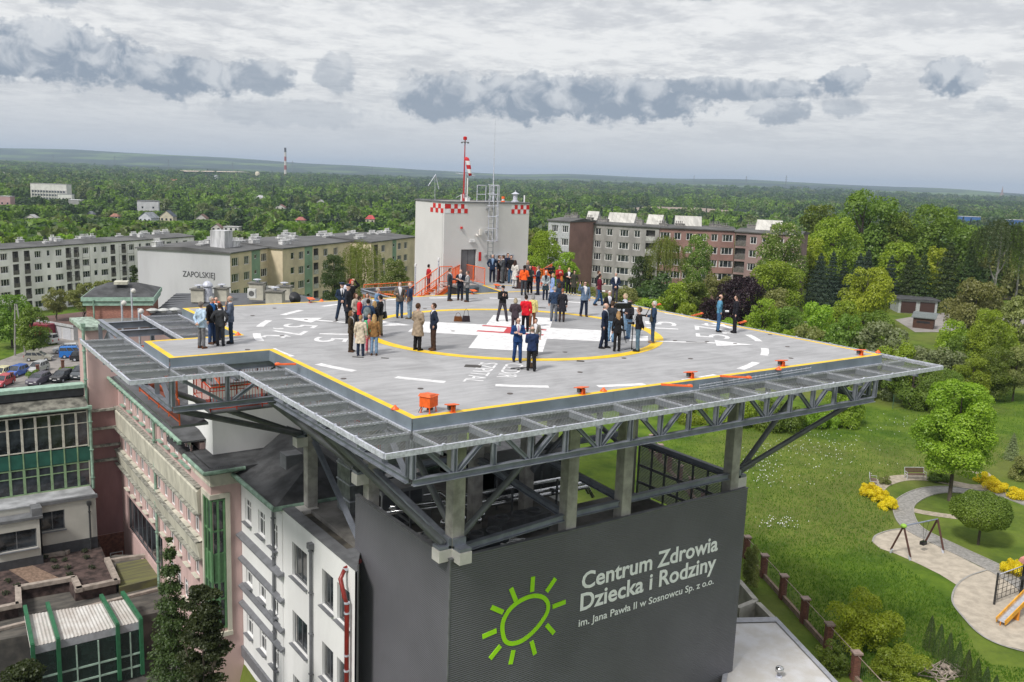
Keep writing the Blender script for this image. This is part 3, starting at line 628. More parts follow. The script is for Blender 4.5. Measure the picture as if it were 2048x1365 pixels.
for i in range(k): onplane(m, [ps[i], ps[(i+1) % k], inn[(i+1) % k], inn[i]])
def raybar(x0, y0, x1, y1, w=.19):
    a = np.array(W2(x0, y0)); b = np.array(W2(x1, y1)); dd = (b-a)/np.linalg.norm(b-a); nn = np.array([-dd[1], dd[0]])*w/2; onplane(m, [tuple(a-nn), tuple(b-nn), tuple(b+nn), tuple(a+nn)])
for q in ((1032, 1203, 1022, 1177), (1064, 1184, 1066, 1154), (1093, 1184, 1111, 1157), (1105, 1214, 1131, 1204), (1093, 1250, 1108, 1267), (1063, 1283, 1070, 1309), (1027, 1301, 1021, 1329), (1001, 1292, 980, 1318), (993, 1262, 965, 1274), (1006, 1225, 983, 1215)): raybar(*q)
m.build('sun_logo', SG, blk)
# ---- white wing
ww = empty('white_wing', 'white rendered hospital wing with grey sills, cornices and a red downpipe', 'building', (0, 0, 0))
wx = -8.9; wy0, wy1, wj = -2.3, 11.95, 6.25; zt = -9.02
# facade coordinates: u runs from wy1 (far) towards wy0 (near); P0 at (wx, wy1, ZG)
H = zt-ZG
rects = []; spec = []
def addw(ya, yb, za, zb, st): r = (wy1-ya, za-ZG, ya-yb, zb-za); rects.append(r); spec.append((r, st))
for (za, zb) in ((-11.45, -10.15), (-14.95, -13.98), (-17.85, -16.68)):
    for ya in (11.35, 9.35, 7.6): addw(ya, ya-.95, za, zb, 'o')
for (za, zb) in ((-11.95, -10.25), (-15.4, -13.72), (-18.75, -17.05)):
    addw(4.75, 2.95, za, zb, 'n'); addw(1.25, .05, za, zb, 'n'); addw(-.35, -1.6, za, zb, 'n')
m = MB(); facade(m, (wx, wy1, ZG), (0, -1, 0), (-1, 0, 0), wy1-wy0, H, rects, .15)
m.bb((wx+.3, wy0+1.05, ZG), (wx+.5, wy1, -9.55)); m.poly([(wx, wy0), (wx+.9, wy0+1.65), (wx+.9, wy0+1.9), (wx, wy0+.2)], ZG, zt); m.build('wall', WALLW, ww)
for r, st in spec:
    if st == 'o': put_window(ww, (wx, wy1, ZG), (0, -1, 0), (-1, 0, 0), r, 2, 2, WFR, .09, SILLM)
    else: put_window(ww, (wx, wy1, ZG), (0, -1, 0), (-1, 0, 0), r, 2, 1, GFR, .12, SILLM, .1)
m = MB()
for z, o_ in ((-12.35, .34), (-13.72, .24), (-15.30, .24), (-16.3, .24)):
    ya, yb = wy1, 5.75
    m.add([(wx, ya, z+.12), (wx, yb, z+.12), (wx-o_, yb, z), (wx-o_, ya, z), (wx, ya, z-.08), (wx, yb, z-.08), (wx-o_, yb, z-.08), (wx-o_, ya, z-.08)], [(3, 2, 1, 0), (4, 5, 6, 7), (2, 3, 7, 6), (1, 2, 6, 5), (0, 4, 7, 3)])
m.bb((wx-.14, 5.3, -19.5), (wx, wy1, -18.9)); m.build('cornice', SILLM, ww)
m = MB()
for y in (wy1-.01,): m.bb((wx-.05, wj-.35, ZG), (wx, wj-.05, -9.3))
m.build('pilaster', WALLW, ww)
m = MB(); m.bb((wx-.06, wy0+1.2, zt), (wx+.55, wj, zt+.05)); m.bb((wx-.06, wy0-.05, zt), (wx+.02, wy0+1.2, zt+.05)); m.poly([(wx+.02, wy0+.05), (wx+.5, wy0+.95), (wx+.5, wy0+1.2), (wx+.02, wy0+1.2)], zt, zt+.047); m.poly([(wx-.05, wy0-.05), (wx+.9, wy0+1.6), (wx+.9, wy0+2.2), (wx+.5, wy0+2.2)], zt+.001, zt+.045); m.build('parapet_coping', FLASH, ww)
m = MB(); m.bb((wx+.5, wy0+1.95, -9.5), (-2, wj+6, -9.2)); m.build('flat_roof', BITUB, ww)
def pipe(parent, x, y, z0, z1, mt_, r=.07, hop=True):
    m = MB(); m.tube([(x, y, z0), (x, y, z1)], r, 10)
    for z in np.arange(z0+.8, z1, 2.0): m.box((x, y, z), (r*2.6, r*2.6, .06))
    if hop: m.box((x, y, z1), (.26, .3, .26))
    return m.build('downpipe', mt_, parent)
pipe(ww, wx-.12, 2.25, ZG, -9.55, SILLM, .07); pipe(ww, wx-.12, 6.9, ZG, -9.2, SILLM, .075, False)
m = MB(); RP = mat('red_pipe', (.24, .025, .02), .35, var=.1); m.tube([(-8.2, -1.15, -9.15), (-9.0, -1.35, -9.25), (-9.25, -1.45, -9.6), (-9.2, -1.75, -10.3), (-9.12, -1.8, -10.6), (-9.12, -1.8, ZG)], [.10]*6, 12); m.build('red_drainpipe', RP, ww, True)
m = MB()
for z in (-10.55, -11.0, -12.9, -13.6, -14.3, -16.4): m.lathe((-9.12, -1.8, z), [(.12, -.04), (.12, .04)], 12)
m.lathe((-8.95, -1.35, -9.25), [(.14, -.05), (.14, .05)], 12); m.build('pipe_clamps', GALV, ww)
# pitched roof of the older part with copper gutter
m = MB(); m.add([(wx-.35, wj-.2, -8.98), (wx-.35, 12.0, -8.98), (-5.4, 14.2, -7.45), (-5.6, 9.2, -7.45), (-4.2, 5.9, -8.98), (-2.2, 14.2, -8.98)], [(0, 3, 2, 1), (0, 4, 3), (3, 4, 5, 2)]); m.build('slate_roof', BITU, ww)
m = MB(); m.tube([(wx-.42, 12.0, -9.0), (wx-.42, wj-.3, -9.0), (-4.2, wj-.45, -9.0)], .13, 8); m.tube([(wx-.12, 12.0, -9.1), (wx-.12, wj-.05, -9.1)], .07, 6); m.build('gutter', COPPER, ww)
m = MB(); m.bb((-8.9, wj-.1, -9.2), (-4.3, wj+.05, -9.02)); m.build('wall_base', WALLW, ww)
m = MB(); m.box((-7.0, 9.6, -7.9), (.9, .9, .8)); m.build('roof_vent', STEELD, ww); m = MB(); m.box((-7.9, 5.55, -9.1), (1.0, .9, .22)); m.build('column_plinth', CONCW, ww)
# ---- white stair box on the roof
sb = empty('roof_box', 'plain white square stair box on the roof behind the columns', 'roof structure', (0, 0, 0))
m = MB(); m.bb((-9.7, 14.1, -8.6), (-3.5, 18.6, -4.6)); m.build('wall', WALLW, sb); m = MB(); m.bb((-9.75, 14.05, -4.6), (-3.45, 18.65, -4.5)); m.build('coping', FLASH, sb)
m = MB(); m.add([(-10.15, 13.6, -8.75), (-3.2, 13.6, -8.75), (-3.2, 14.1, -8.45), (-9.7, 14.1, -8.45), (-10.15, 18.9, -8.75), (-9.7, 18.6, -8.45)], [(0, 1, 2, 3), (0, 3, 5, 4)]); m.build('flashing', BITU, sb)
# ---- pink wing
pw = empty('pink_wing', 'long pink hospital wing with cream bands, white windows and green copper gutters', 'building', (0, 0, 0))
px0 = -10.5; yc, yi = 11.97, 33.38; pz = -7.9
rects = []; spec = []
def addp(ya, yb, za, zb, st=0): r = (yi-ya, za-ZG, ya-yb, zb-za); rects.append(r); spec.append((r, st))
row1 = [31.9, 30.0, 28.2, 26.5, 24.7, 22.1, 20.6, 18.9, 17.4, 16.4]
for y in row1: addp(y, y-.82, -9.5, -8.2)
for i in range(11):
    y = 32.2-i*1.62-(.9 if i > 4 else 0); addp(y, y-.85, -12.95, -11.75, 1)
for i in range(10):
    y = 31.6-i*1.72-(.9 if i > 4 else 0); addp(y, y-.8, -15.5, -14.3, 1)
for i in range(6):
    y = 20.6-i*1.5; addp(y, y-.85, -17.9, -16.7, 1)
addp(31.8, 22.3, -18.6, -16.1, 2)
addp(13.15, 12.15, -17.6, -10.2, 3)
m = MB(); facade(m, (px0, yi, ZG), (0, -1, 0), (-1, 0, 0), yi-15.4, pz-ZG, [r for r in rects if r[0] < yi-15.4], .12); facade(m, (px0, 15.4, ZG), (0, -1, 0), (-1, 0, 0), 15.4-yc, -8.5-ZG, [(r[0]-yi+15.4, *r[1:]) for r in rects if r[0] > yi-15.4], .12); m.bb((px0+.5, 15.5, ZG), (px0+.8, yi, pz-.2)); m.bb((px0+.5, yc+1, ZG), (px0+.8, 15.49, -8.8)); m.build('wall', PINK, pw)
for r, st in spec:
    if st < 2: put_window(pw, (px0, yi, ZG), (0, -1, 0), (-1, 0, 0), r, 2, 2, WFR, .07, COPPER if st == 0 else CREAM)
    elif st == 2: put_window(pw, (px0, yi, ZG), (0, -1, 0), (-1, 0, 0), r, 8, 1, STEELD, .16)
# corner pier facing the camera
m = MB(); r2 = [(.10, -17.6-ZG, .62, 7.4)]; facade(m, (px0, yc, ZG), (1, 0, 0), (0, -1, 0), 1.6, -8.5-ZG, r2, .2); m.build('pier_wall', PINK, pw)
m = MB(); m.bb((px0-.10, 13.15, -17.8), (px0-.0, 13.40, -9.95)); m.bb((px0-.10, yc-.02, -10.2), (px0, 13.15, -9.95)); m.bb((px0+.74, yc-.10, -17.8), (px0+.98, yc, -9.95)); m.bb((px0-.1, yc-.10, -10.2), (px0+.74, yc, -9.95)); m.bb((px0-.15, yc-.15, -18.05), (px0+1.0, 13.5, -17.8)); m.build('bay_surround', CREAM, pw)
g4 = MB()
for z in (-17.55, -15.9, -14.9, -13.3, -12.0, -10.3): g4.bb((px0-.03, yc-.03, z-.05), (px0+.72, yc+.05, z+.05)); g4.bb((px0-.03, yc+.05, z-.05), (px0+.05, 13.13, z+.05))
for q in ((px0-.02, yc-.02), (px0+.66, yc-.02), (px0-.02, 13.06), (px0-.02, 12.55), (px0+.33, yc-.02)): g4.bb((q[0]-.045, q[1]-.045, -17.6), (q[0]+.06, q[1]+.06, -10.25))
g4.bb((px0+.0, yc+.0, -14.9), (px0+.7, yc+.06, -13.3)); g4.bb((px0+.0, yc+.06, -14.9), (px0+.04, 13.1, -13.3)); g4.build('green_bay', GRF, pw)
m = MB(); m.bb((px0+.02, yc+.02, -17.6), (px0+.68, yc+.2, -10.2)); m.bb((px0+.02, yc+.2, -17.6), (px0+.1, 13.1, -10.2)); m.build('bay_glass', GLASS, pw)
# cream frieze, ledges, eaves
m = MB(); m.bb((px0-.03, yc-.03, -9.4), (px0+1.62, yc, -8.5)); m.bb((px0-.03, yc, -9.4), (px0, 15.4, -8.5)); m.bb((px0-.03, 15.4, -8.2), (px0, yi, -7.9)); m.bb((px0-.06, yc-.06, -9.5), (px0+1.62, yc-.0, -9.4)); m.bb((px0-.06, yc, -9.5), (px0, 15.0, -9.4)); m.build('frieze', CREAM, pw)
m = MB()
for z, o_, h_ in ((-10.25, .35, .18),): m.add([(px0, yc+1.6, z+.25), (px0, yi, z+.25), (px0-.3, yi, z), (px0-.3, yc+1.6, z), (px0, yc+1.6, z-1.25), (px0, yi, z-1.25), (px0-.22, yi, z-1.2), (px0-.22, yc+1.6, z-1.2)], [(0, 1, 2, 3), (3, 2, 6, 7), (7, 6, 5, 4), (0, 3, 7, 4)])
for z in (-13.15,): m.add([(px0, yc+1.6, z+.15), (px0, yi, z+.15), (px0-.36, yi, z), (px0-.36, yc+1.6, z), (px0, yc+1.6, z-.95), (px0, yi, z-.95), (px0-.2, yi, z-.9), (px0-.2, yc+1.6, z-.9)], [(0, 1, 2, 3), (3, 2, 6, 7), (7, 6, 5, 4), (0, 3, 7, 4)])
m.build('moulded_bands', CREAM, pw)
m = MB()
for z in (-11.5, -13.1, -14.12): m.bb((px0-.42, yc+1.6, z-.05), (px0, yi, z+.02))
m.bb((px0-.33, yc+1.6, -10.03), (px0, yi, -9.98)); m.build('ledge_flashing', mat('old_flashing', (.30, .30, .26), .7, var=.3, scale=4), pw)
m = MB(); m.add([(px0-.55, 15.3, -7.86), (px0-.55, yi, -7.86), (px0+3.4, yi, -7.2), (px0+3.4, 19, -7.2), (px0+6.5, yi, -7.86), (px0+6.5, 15.3, -7.86)], [(0, 3, 2, 1), (0, 5, 3), (3, 5, 4, 2)]); m.poly([(px0-.55, 15.3), (px0+6.5, 15.3), (px0+6.5, yi), (px0-.55, yi)], -7.95, -7.87); m.poly([(px0-.4, yc-.4), (px0+6.9, yc-.4), (px0+6.9, 18.9), (px0-.4, 18.9)], -8.75, -8.5); m.build('roof', BITU, pw)
m = MB(); m.tube([(px0-.6, yi, -7.88), (px0-.6, 15.3, -7.88)], .11, 8); m.tube([(px0-.45, 15.2, -8.6), (px0-.45, yc-.45, -8.6), (px0+1.7, yc-.45, -8.6)], .11, 8)
for i in range(25): y = 15.4+i*.7; m.bb((px0-.75, y, -8.02), (px0-.45, y+.05, -7.9))
m.build('gutter', COPPER, pw); pipe(pw, px0-.15, 22.9, ZG, -8.0, COPPER, .09); 
m = MB(); m.bb((-3.3, 14.2, ZG), (6.5, 33.2, -9.3)); m.build('rear_roof', BITU, pw)
# ---- pink tower block with horizontal bands
tw = empty('pink_tower', 'tall pink hospital tower block with dusty bands behind the helipad net', 'building', (0, 0, 0))
m = MB(); m.bb((-12.4, yi, ZG), (-4.0, yi+3, -4.4)); m.build('wall', PINK, tw)
m = MB(); m.bb((-12.46, yi-.06, -13.72), (-10.5, yi+.5, -10.25)); m.bb((-12.43, yi-.03, ZG+3.2), (-10.5, yi+.4, -13.8)); m.build('dusty_bands', PINKD, tw)
m = MB()
for z in (-10.12, -11.45, -12.72, -13.8): m.bb((-12.65, yi-.26, z-.09), (-10.5, yi+1, z+.07))
m.build('ledges', mat('old_flashing', (.3, .3, .26), .7), tw)
m = MB(); m.bb((-12.44, yi-.035, ZG), (-10.5, yi+.4, ZG+3.15)); m.build('brick_base', mat('brick_red', (.23, .10, .07), .9, var=.2, scale=5), tw)
MB().bb((-12.7, yi-.3, -4.4), (-11.2, yi+4.4, -4.15)).build('mint_coping', mat('mint_tiles', (.33, .42, .35), .6, var=.25, scale=4), tw); MB().bb((-11.2, yi-.15, -4.4), (-4, yi+4, -4.3)).build('roof', mat('felt_grey', (.17, .17, .165), .9, var=.2, scale=.8), tw)
pipe(tw, -12.62, yi-.25, ZG+2, -4.0, COPPER, .10); 
put_window(tw, (-11.5, yi-.05, ZG+.8), (1, 0, 0), (0, -1, 0), (0, 0, .9, .9), 1, 2, WFR, 0.0)
# brick penthouse with hipped roof
ph = empty('brick_penthouse', 'small brick penthouse with a hipped dark roof and mint eaves', 'roof structure', (0, 0, 0))
A1 = at(161, 592, -2.6); A2 = at(308, 592, -2.6); dr = (A2-A1); L = np.linalg.norm(dr[:2]); rz = math.atan2(dr[1], dr[0]); ph.location = A1; ph.rotation_euler = (0, 0, rz)
m = MB(); m.bb((.3, .3, -2.6), (L-.3, 6, -.45)); m.build('wall', mat('penthouse_brick', (.36, .17, .13), .9, var=.18, scale=8, stretch=(1, 1, 5)), ph)
m = MB(); m.bb((0, 0, -.42), (L, 6.3, -.12)); m.bb((.1, .1, -.75), (L-.1, 6.2, -.5)); m.build('eaves', mat('mint_trim', (.30, .44, .36), .6, var=.12), ph)
m = MB(); m.add([(.05, .05, -.11), (L-.05, .05, -.11), (L-.05, 6.2, -.11), (.05, 6.2, -.11), (L*.3, 3.2, .62), (L*.7, 3.2, .62)], [(0, 1, 5, 4), (1, 2, 5), (2, 3, 4, 5), (3, 0, 4)]); m.build('roof', BITU, ph)
m = MB(); m.box((L*.5, 2.2, .72), (.95, .9, .22)); m.build('skylight', mat('skylight_dome', (.55, .53, .44), .5), ph); m = MB(); m.tube([(L*.17, -.05, -.3), (L*.17, .05, -2.6)], .06, 8); m.build('downpipe', COPPER, ph)
# dark metal roof behind the deck with vents
dr_ = empty('seamed_roof', 'wide dark grey seamed roof behind the far edge of the deck', 'roof', (0, 0, 0))
q0 = at(330, 640, -4.6); q1 = at(360, 588, -3.3); q2 = at(580, 586, -3.3); q3 = at(665, 604, -4.6); q4 = at(560, 640, -4.6)
m = MB(); m.add([tuple(at(300, 632, -4.1)), tuple(at(640, 632, -4.1)), tuple(at(680, 606, -4.1)), tuple(q2), tuple(at(352, 587, -3.3))], [(0, 1, 2, 3, 4)])
b_ = [Vector(v) for v in m.v]; m.add([tuple(v) for v in b_]+[(v.x, v.y, -8) for v in b_], [(i, (i+5), ((i+1) % 5)+5, (i+1) % 5) for i in range(5)]); m.build('roof_sheet', mat('seamed_grey', (.085, .09, .10), .55, var=.08), dr_)
m = MB()
for k in range(1, 9):
    t = k/9; a = b_[4].lerp(b_[0], t); c = b_[3].lerp(b_[2], t); m.beam(a+Vector((0, 0, .03)), c+Vector((0, 0, .03)), .05, .05)
m.build('seams', mat('seam_dark', (.045, .048, .055), .6), dr_)
def chimney(px, py, w, h, label, z=-3.6, kind=0):
    g3 = at(px, py, z); t = empty('roof_chimney', label, 'chimney', g3, YAW-math.pi/2, 'rendered chimneys on the hospital roof')
    m = MB(); m.bb((-w/2, -w*.4, 0), (w/2, w*.4, h)); m.build('shaft', mat('chimney_render', (.46, .44, .37), .85, var=.10, scale=1.5), t)
    m = MB(); m.bb((-w/2-.08, -w*.4-.08, h), (w/2+.08, w*.4+.08, h+.09)); m.build('cap', mat('cap_dark', (.16, .155, .14), .8), t)
    m = MB(); m.lathe((0, 0, h+.09), [(.12, 0), (.12, .18), (.33, .2), (.33, .25), (.05, .3)], 12); m.build('cowl', GALV, t)
chimney(398, 604, 1.0, 1.0, 'rendered chimney just left of the round metal ventilator', -3.6)
chimney(444, 602, 1.0, 1.0, 'rendered chimney between the ventilator and the street name wall corner', -3.6)
chimney(515, 600, 1.15, 1.35, 'rendered chimney with an air conditioner beside it', -3.6)
chimney(569, 600, 1.1, 1.1, 'rendered chimney half hidden by the dark satellite dish', -3.6)
chimney(551, 612, 1.25, 1.1, 'wide rendered chimney right at the far deck edge', -3.3)
g3 = at(416, 604, -3.6); t = empty('turbine_ventilator', 'round galvanised ventilator with a domed top behind the five men', 'ventilator', g3)
m = MB(); m.lathe((0, 0, 0), [(.36, 0), (.36, 1.1), (.30, 1.15), (.30, 1.2)], 18); m.build('duct', GALV, t); m = MB(); m.lathe((0, 0, 1.2), [(.40, 0), (.40, .1), (.34, .28), (.2, .42), (.02, .48)], 18); m.build('dome', GALV, t, True)
g3 = at(587, 598, -2.6); m = MB(); m.lathe((0, 0, 0), [(.02, 0), (.25, .05), (.42, .16), (.5, .22)], 18); dsh = m.build('satellite_dish', mat('dish_dark', (.03, .032, .036), .5), None, True, g3); dsh.rotation_euler = (R(70), 0, YAW-.8); tag(dsh, 'dark round satellite dish beside a chimney on the hospital roof', 'dish')
for (x, y, lb) in ((504, 596, 'white air conditioner left of the chimney with a pipe'), (541, 590, 'white air conditioner right of the chimney with a pipe')):
    g3 = at(x, y, -3.2); t = empty('air_conditioner', lb, 'air conditioner', g3, YAW-math.pi/2); MB().bb((-.32, -.15, 0), (.32, .15, .72)).build('casing', mat('ac_white', (.6, .6, .58), .5), t); MB().lathe((0, 0, 0), [(.22, -.01), (.22, .01)], 16).build('fan_grille', mat('ac_dark', (.12, .12, .12), .5), t).matrix_local = Matrix.Translation((0, -.16, .36)) @ Matrix.Rotation(R(90), 4, 'X')
# small roof hatches left of the deck
for (x, y, lb) in ((305, 626, 'low pale roof vent left of the deck corner'), (327, 626, 'low pale roof vent second from the left'), (349, 625, 'low pale roof vent nearest the deck corner')):
    g3 = at(x, y, -3.9); t = MB().lathe((0, 0, 0), [(.22, 0), (.22, .15), (.45, .18), (.45, .24), (.15, .34)], 12).build('roof_vent', mat('vent_pale', (.5, .51, .5), .6), None, True, g3); tag(t, lb, 'vent')
for (x, y, lb) in ((265, 642, 'thin steel post by the left deck corner'), (246, 672, 'steel lamp post standing inside the open steel frame'), (280, 692, 'steel lamp post beside the orange stair railing')):
    g3 = at(x, y, -2.0); t = empty('lamp_post', lb, 'lamp'); t.location = g3; MB().tube([(0, 0, 0), (0, 0, 1.9)], .05, 8).build('post', GALV, t); MB().ball((.1, 0, 1.75), .15, 8, (1, .8, 1)).build('lamp', CONCW, t, True)
# ---- glazed building on the left
gb = empty('glazed_building', 'old glazed building with a green panel band and white and green window grids', 'building', (0, 0, 0))
gx0, gx1 = -26.0, -12.72; gy = yi
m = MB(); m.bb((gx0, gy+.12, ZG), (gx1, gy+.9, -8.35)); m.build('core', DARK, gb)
m = MB(); m.bb((gx0, gy-.4, -8.35), (gx1, gy+.5, -8.1)); m.build('roof_edge', mat('mint_trim', (.3, .44, .36), .6), gb); m = MB(); m.bb((gx0, gy-.12, -8.95), (gx1, gy+.12, -8.36)); m.build('fascia_band', mat('fascia_dark', (.05, .052, .06), .5), gb)
m = MB(); m.bb((gx0, gy-1.6, -9.62), (gx1, gy+.1, -9.5)); m.add([(gx0, gy-.12, -9.0), (gx1, gy-.12, -9.0), (gx1, gy-1.6, -9.5), (gx0, gy-1.6, -9.5)], [(3, 2, 1, 0)]); m.build('canopy', mat('canopy_dirty', (.17, .165, .14), .85, var=.35, scale=1.5), gb)
m = MB(); m.tube([(gx0, gy-1.65, -9.48), (gx1, gy-1.65, -9.48)], .08, 8); m.build('gutter', COPPER, gb)
n_ = 16; bw = (gx1-gx0)/n_; gy2 = gy-1.45
for i in range(n_):
    x = gx0+i*bw
    put_window(gb, (x, gy2, -12.2), (1, 0, 0), (0, -1, 0), (0, 0, bw, 2.45), 1, 2, mat('aged_white_frame', (.55, .53, .46), .6, var=.15), 0.0, fw=.075)
    MB().bb((x+.03, gy2-.02, -13.25), (x+bw-.03, gy2+.02, -12.28)).build('green_panel', mat('green_panel', (.02, .10, .075), .35, var=.12, scale=1.5), gb)
    put_window(gb, (x, gy2, -15.1), (1, 0, 0), (0, -1, 0), (0, 0, bw, 1.8), 1, 2, mat('sage_frame', (.22, .33, .18), .6, var=.12), 0.0, fw=.08)
m = MB()
for i in range(n_+1): m.bb((gx0+i*bw-.04, gy2-.05, -13.3), (gx0+i*bw+.04, gy2+.0, -12.2))
m.build('green_mullions', mat('sage_frame', (.22, .33, .18), .6), gb)
m = MB(); m.bb((gx1-.15, gy2, -15.2), (gx1, gy+.1, -9.6)); m.bb((gx0, gy2+.0, -15.5), (gx1, gy+.1, -15.1)); m.build('end_wall', CREAM, gb)
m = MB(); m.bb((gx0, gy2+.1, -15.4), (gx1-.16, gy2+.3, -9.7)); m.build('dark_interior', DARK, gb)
pipe(gb, gx1+.05, gy2-.1, -15.3, -9.5, COPPER, .1)
# annex in front
an = empty('white_annex', 'low white annex with a flat grey roof and dark windows beside the roof garden', 'building', (0, 0, 0))
ay = yi-3.5; za = -15.15
r3 = [(3.65, 1.35, 1.5, 1.35)]; m = MB(); facade(m, (-20.0+0, ay, -18.5), (1, 0, 0), (0, -1, 0), 7.1, za+18.5, r3, .15); m.bb((-20, ay+.16, -18.5), (-12.9, gy2, za-.08)); m.build('wall', mat('annex_render', (.46, .45, .41), .85, var=.05, scale=.7), an)
put_window(an, (-20.0, ay, -18.5), (1, 0, 0), (0, -1, 0), r3[0], 2, 1, GFR, .12, SILLM)
ay2 = ay-1.0; r4 = [(3.5, 1.0, 2.3, 1.3)]; m = MB(); facade(m, (-22.5, ay2, -18.7), (1, 0, 0), (0, -1, 0), 6.1, za+18.5-.35, r4, .15); m.bb((-22.5, ay2+.16, -18.7), (-16.4, ay-.005, za-.75)); m.bb((-16.5, ay2+.0, -18.7), (-16.4, ay-.01, za-.55)); m.build('bay_wall', mat('annex_render', (.46, .45, .41), .85), an)
put_window(an, (-22.5, ay2, -18.7), (1, 0, 0), (0, -1, 0), r4[0], 2, 1, GFR, .12, SILLM)
m = MB(); m.bb((-22, ay-.05, za-.06), (-12.85, gy2+.0, za+.02)); m.build('roof', mat('pale_membrane', (.36, .37, .39), .6, var=.2, scale=.8), an)
m = MB(); m.bb((-16.5, ay-.12, za-.15), (-12.8, ay+.12, za+.08)); m.bb((-22.6, ay2-.1, za-.62), (-16.3, ay-.08, za-.45)); m.bb((-16.9, ay2, za-.5), (-16.3, ay+.0, za+.06)); m.build('coping', FLASH, an)
m = MB(); m.bb((-20, ay-.03, -18.9), (-12.9, ay+.0, -18.1)); m.bb((-22.5, ay2-.03, -18.9), (-16.4, ay2, -18.3)); m.build('plinth', mat('plinth_dark', (.05, .052, .058), .7), an)
pipe(an, -13.35, ay-.12, -19, -15.6, mat('pipe_dark', (.04, .042, .045), .5), .06)
# roof garden in the court
rg = empty('roof_garden', 'brown planted roof terrace with brick paths in the court', 'terrace', (0, 0, 0))
def P4(x, y, z=-18.9): q = at(x, y, z); return (q[0], q[1])
m = MB(); pts = [P4(-60, 1150), P4(-60, 1240), P4(38, 1226), P4(40, 1200), P4(55, 1178), P4(140, 1160), P4(150, 1185), P4(215, 1170), P4(212, 1120), P4(188, 1105), P4(150, 1090), P4(0, 1120)]
m.poly([P4(-60, 1118), P4(-60, 1232), P4(36, 1212), P4(36, 1180), P4(138, 1163), P4(150, 1182), P4(232, 1166), P4(214, 1122), P4(192, 1070), P4(0, 1105)], -22, -18.9); m.build('soil', mat('brown_soil', (.075, .05, .045), .95, var=.35, scale=2), rg)
m = MB(); m.sheet([P4(0, 1130), P4(45, 1122), P4(125, 1160), P4(65, 1170)], -18.88); m.sheet([P4(-60, 1140), P4(130, 1112), P4(150, 1092), P4(80, 1100), P4(-60, 1125)], -18.885); m.build('brick_path', mat('brick_path', (.22, .15, .11), .9, var=.2, scale=6), rg)
m = MB()
for a, b in (((-60, 1234), (38, 1213)), ((38, 1216), (36, 1178)), ((36, 1180), (150, 1160)), ((148, 1160), (160, 1185)), ((150, 1184), (235, 1166)), ((235, 1168), (214, 1122)), ((0, 1124), (130, 1110)), ((130, 1110), (155, 1090)), ((155, 1090), (192, 1076))):
    p = P4(*a); q = P4(*b); m.beam((*p, -18.78), (*q, -18.78), .34, .26)
m.build('kerb', mat('pale_kerb', (.34, .29, .25), .85, var=.15, scale=3), rg)
for i, (x, y) in enumerate(((108, 1125), (128, 1123), (112, 1138), (137, 1138), (139, 1152), (173, 1118), (185, 1138), (12, 1190), (35, 1175), (90, 1118), (15, 1165), (170, 1105))):
    q = P4(x, y); o = MB(); 
    for k in range(40): a = random.random()*6.28; r = random.random()*.22; o.ball((r*math.cos(a), r*math.sin(a), .05+random.random()*.15), .05, 3)
    t = o.build('low_shrub', mat('dull_shrub', (.035, .045, .018), .9, var=.3, scale=6), rg, loc=(q[0], q[1], -18.88))
lr = empty('lower_roofs', 'stained dark flat roof of the low building in the court', 'roof', (0, 0, 0))
m = MB(); m.poly([P4(-80, 1296, -19.6), P4(45, 1272, -19.6), P4(285, 1232, -19.6), P4(430, 1200, -19.6), P4(430, 1110, -19.6), P4(230, 1110, -19.6), P4(-80, 1200, -19.6)], -23, -19.6); m.build('roof_sheet', mat('stained_roof', (.12, .11, .095), .9, col2=(.05, .048, .045), scale=.8, stretch=(1, 3, 1)), lr)
m = MB(); m.poly([P4(232, 1125, -19), P4(238, 1172, -19), P4(330, 1150, -19), P4(330, 1108, -19)], -19.6, -19.1); m.build('mossy_roof', mat('mossy_roof', (.17, .17, .06), .9, col2=(.09, .085, .055), scale=1.5, stretch=(.3, 4, 1)), lr)
MB().beam((*P4(222, 1122, -19), -18.98), (*P4(330, 1106, -19), -18.98), .3, .2).build('kerb', mat('pale_kerb', (.34, .29, .25), .85), lr); MB().beam((*P4(-80, 1262, -19), -19.5), (*P4(330, 1160, -19), -19.5), .25, .15).build('kerb', mat('pale_kerb', (.34, .29, .25), .85), lr)
# pavilion with white corrugated roof and green frames
pv = empty('pavilion', 'pavilion with a white corrugated roof and bent green steel frames', 'pavilion', (0, 0, 0))
zp = -18.6
A = Vector(at(52, 1240, zp)); B = Vector(at(52, 1295, zp-.5)); C_ = Vector(at(278, 1222, zp)); D_ = Vector(at(280, 1262, zp-.5)); A = Vector(at(48, 1232, zp)); Bq = Vector(at(60, 1296, zp-.45)); Cq = Vector(at(250, 1200, zp)); Dq = Vector(at(280, 1244, zp-.45))
nC = 60; V = []; F = []
for i in range(nC+1):
    t = i/nC; a = A.lerp(Cq, t); b = Bq.lerp(Dq, t); dz = .035 if i % 2 else -.0
    V += [tuple(a+Vector((0, 0, dz))), tuple(b+Vector((0, 0, dz)))]
m = MB().add(V, [(2*i, 2*i+2, 2*i+3, 2*i+1) for i in range(nC)]); m.build('roof_sheet', mat('corrugated_white', (.55, .54, .52), .6, col2=(.40, .37, .34), scale=1.2), pv)
m = MB(); m.add([tuple(Bq), tuple(Dq), tuple(Dq-Vector((0, 0, .45))), tuple(Bq-Vector((0, 0, .45)))], [(0, 1, 2, 3)]); m.build('roof_fascia', mat('fascia_pale', (.36, .37, .40), .6, var=.1), pv)
m = MB(); o2 = (Bq-A)*.06; m.add([tuple(Bq-Vector((0, 0, .46))-o2*0), tuple(Dq-Vector((0, 0, .46))), tuple(Dq-Vector((0, 0, 3.4))), tuple(Bq-Vector((0, 0, 3.4)))], [(0, 1, 2, 3)]); m.build('glass_front', mat('green_glass', (.015, .03, .025), .08, spec=.8), pv)
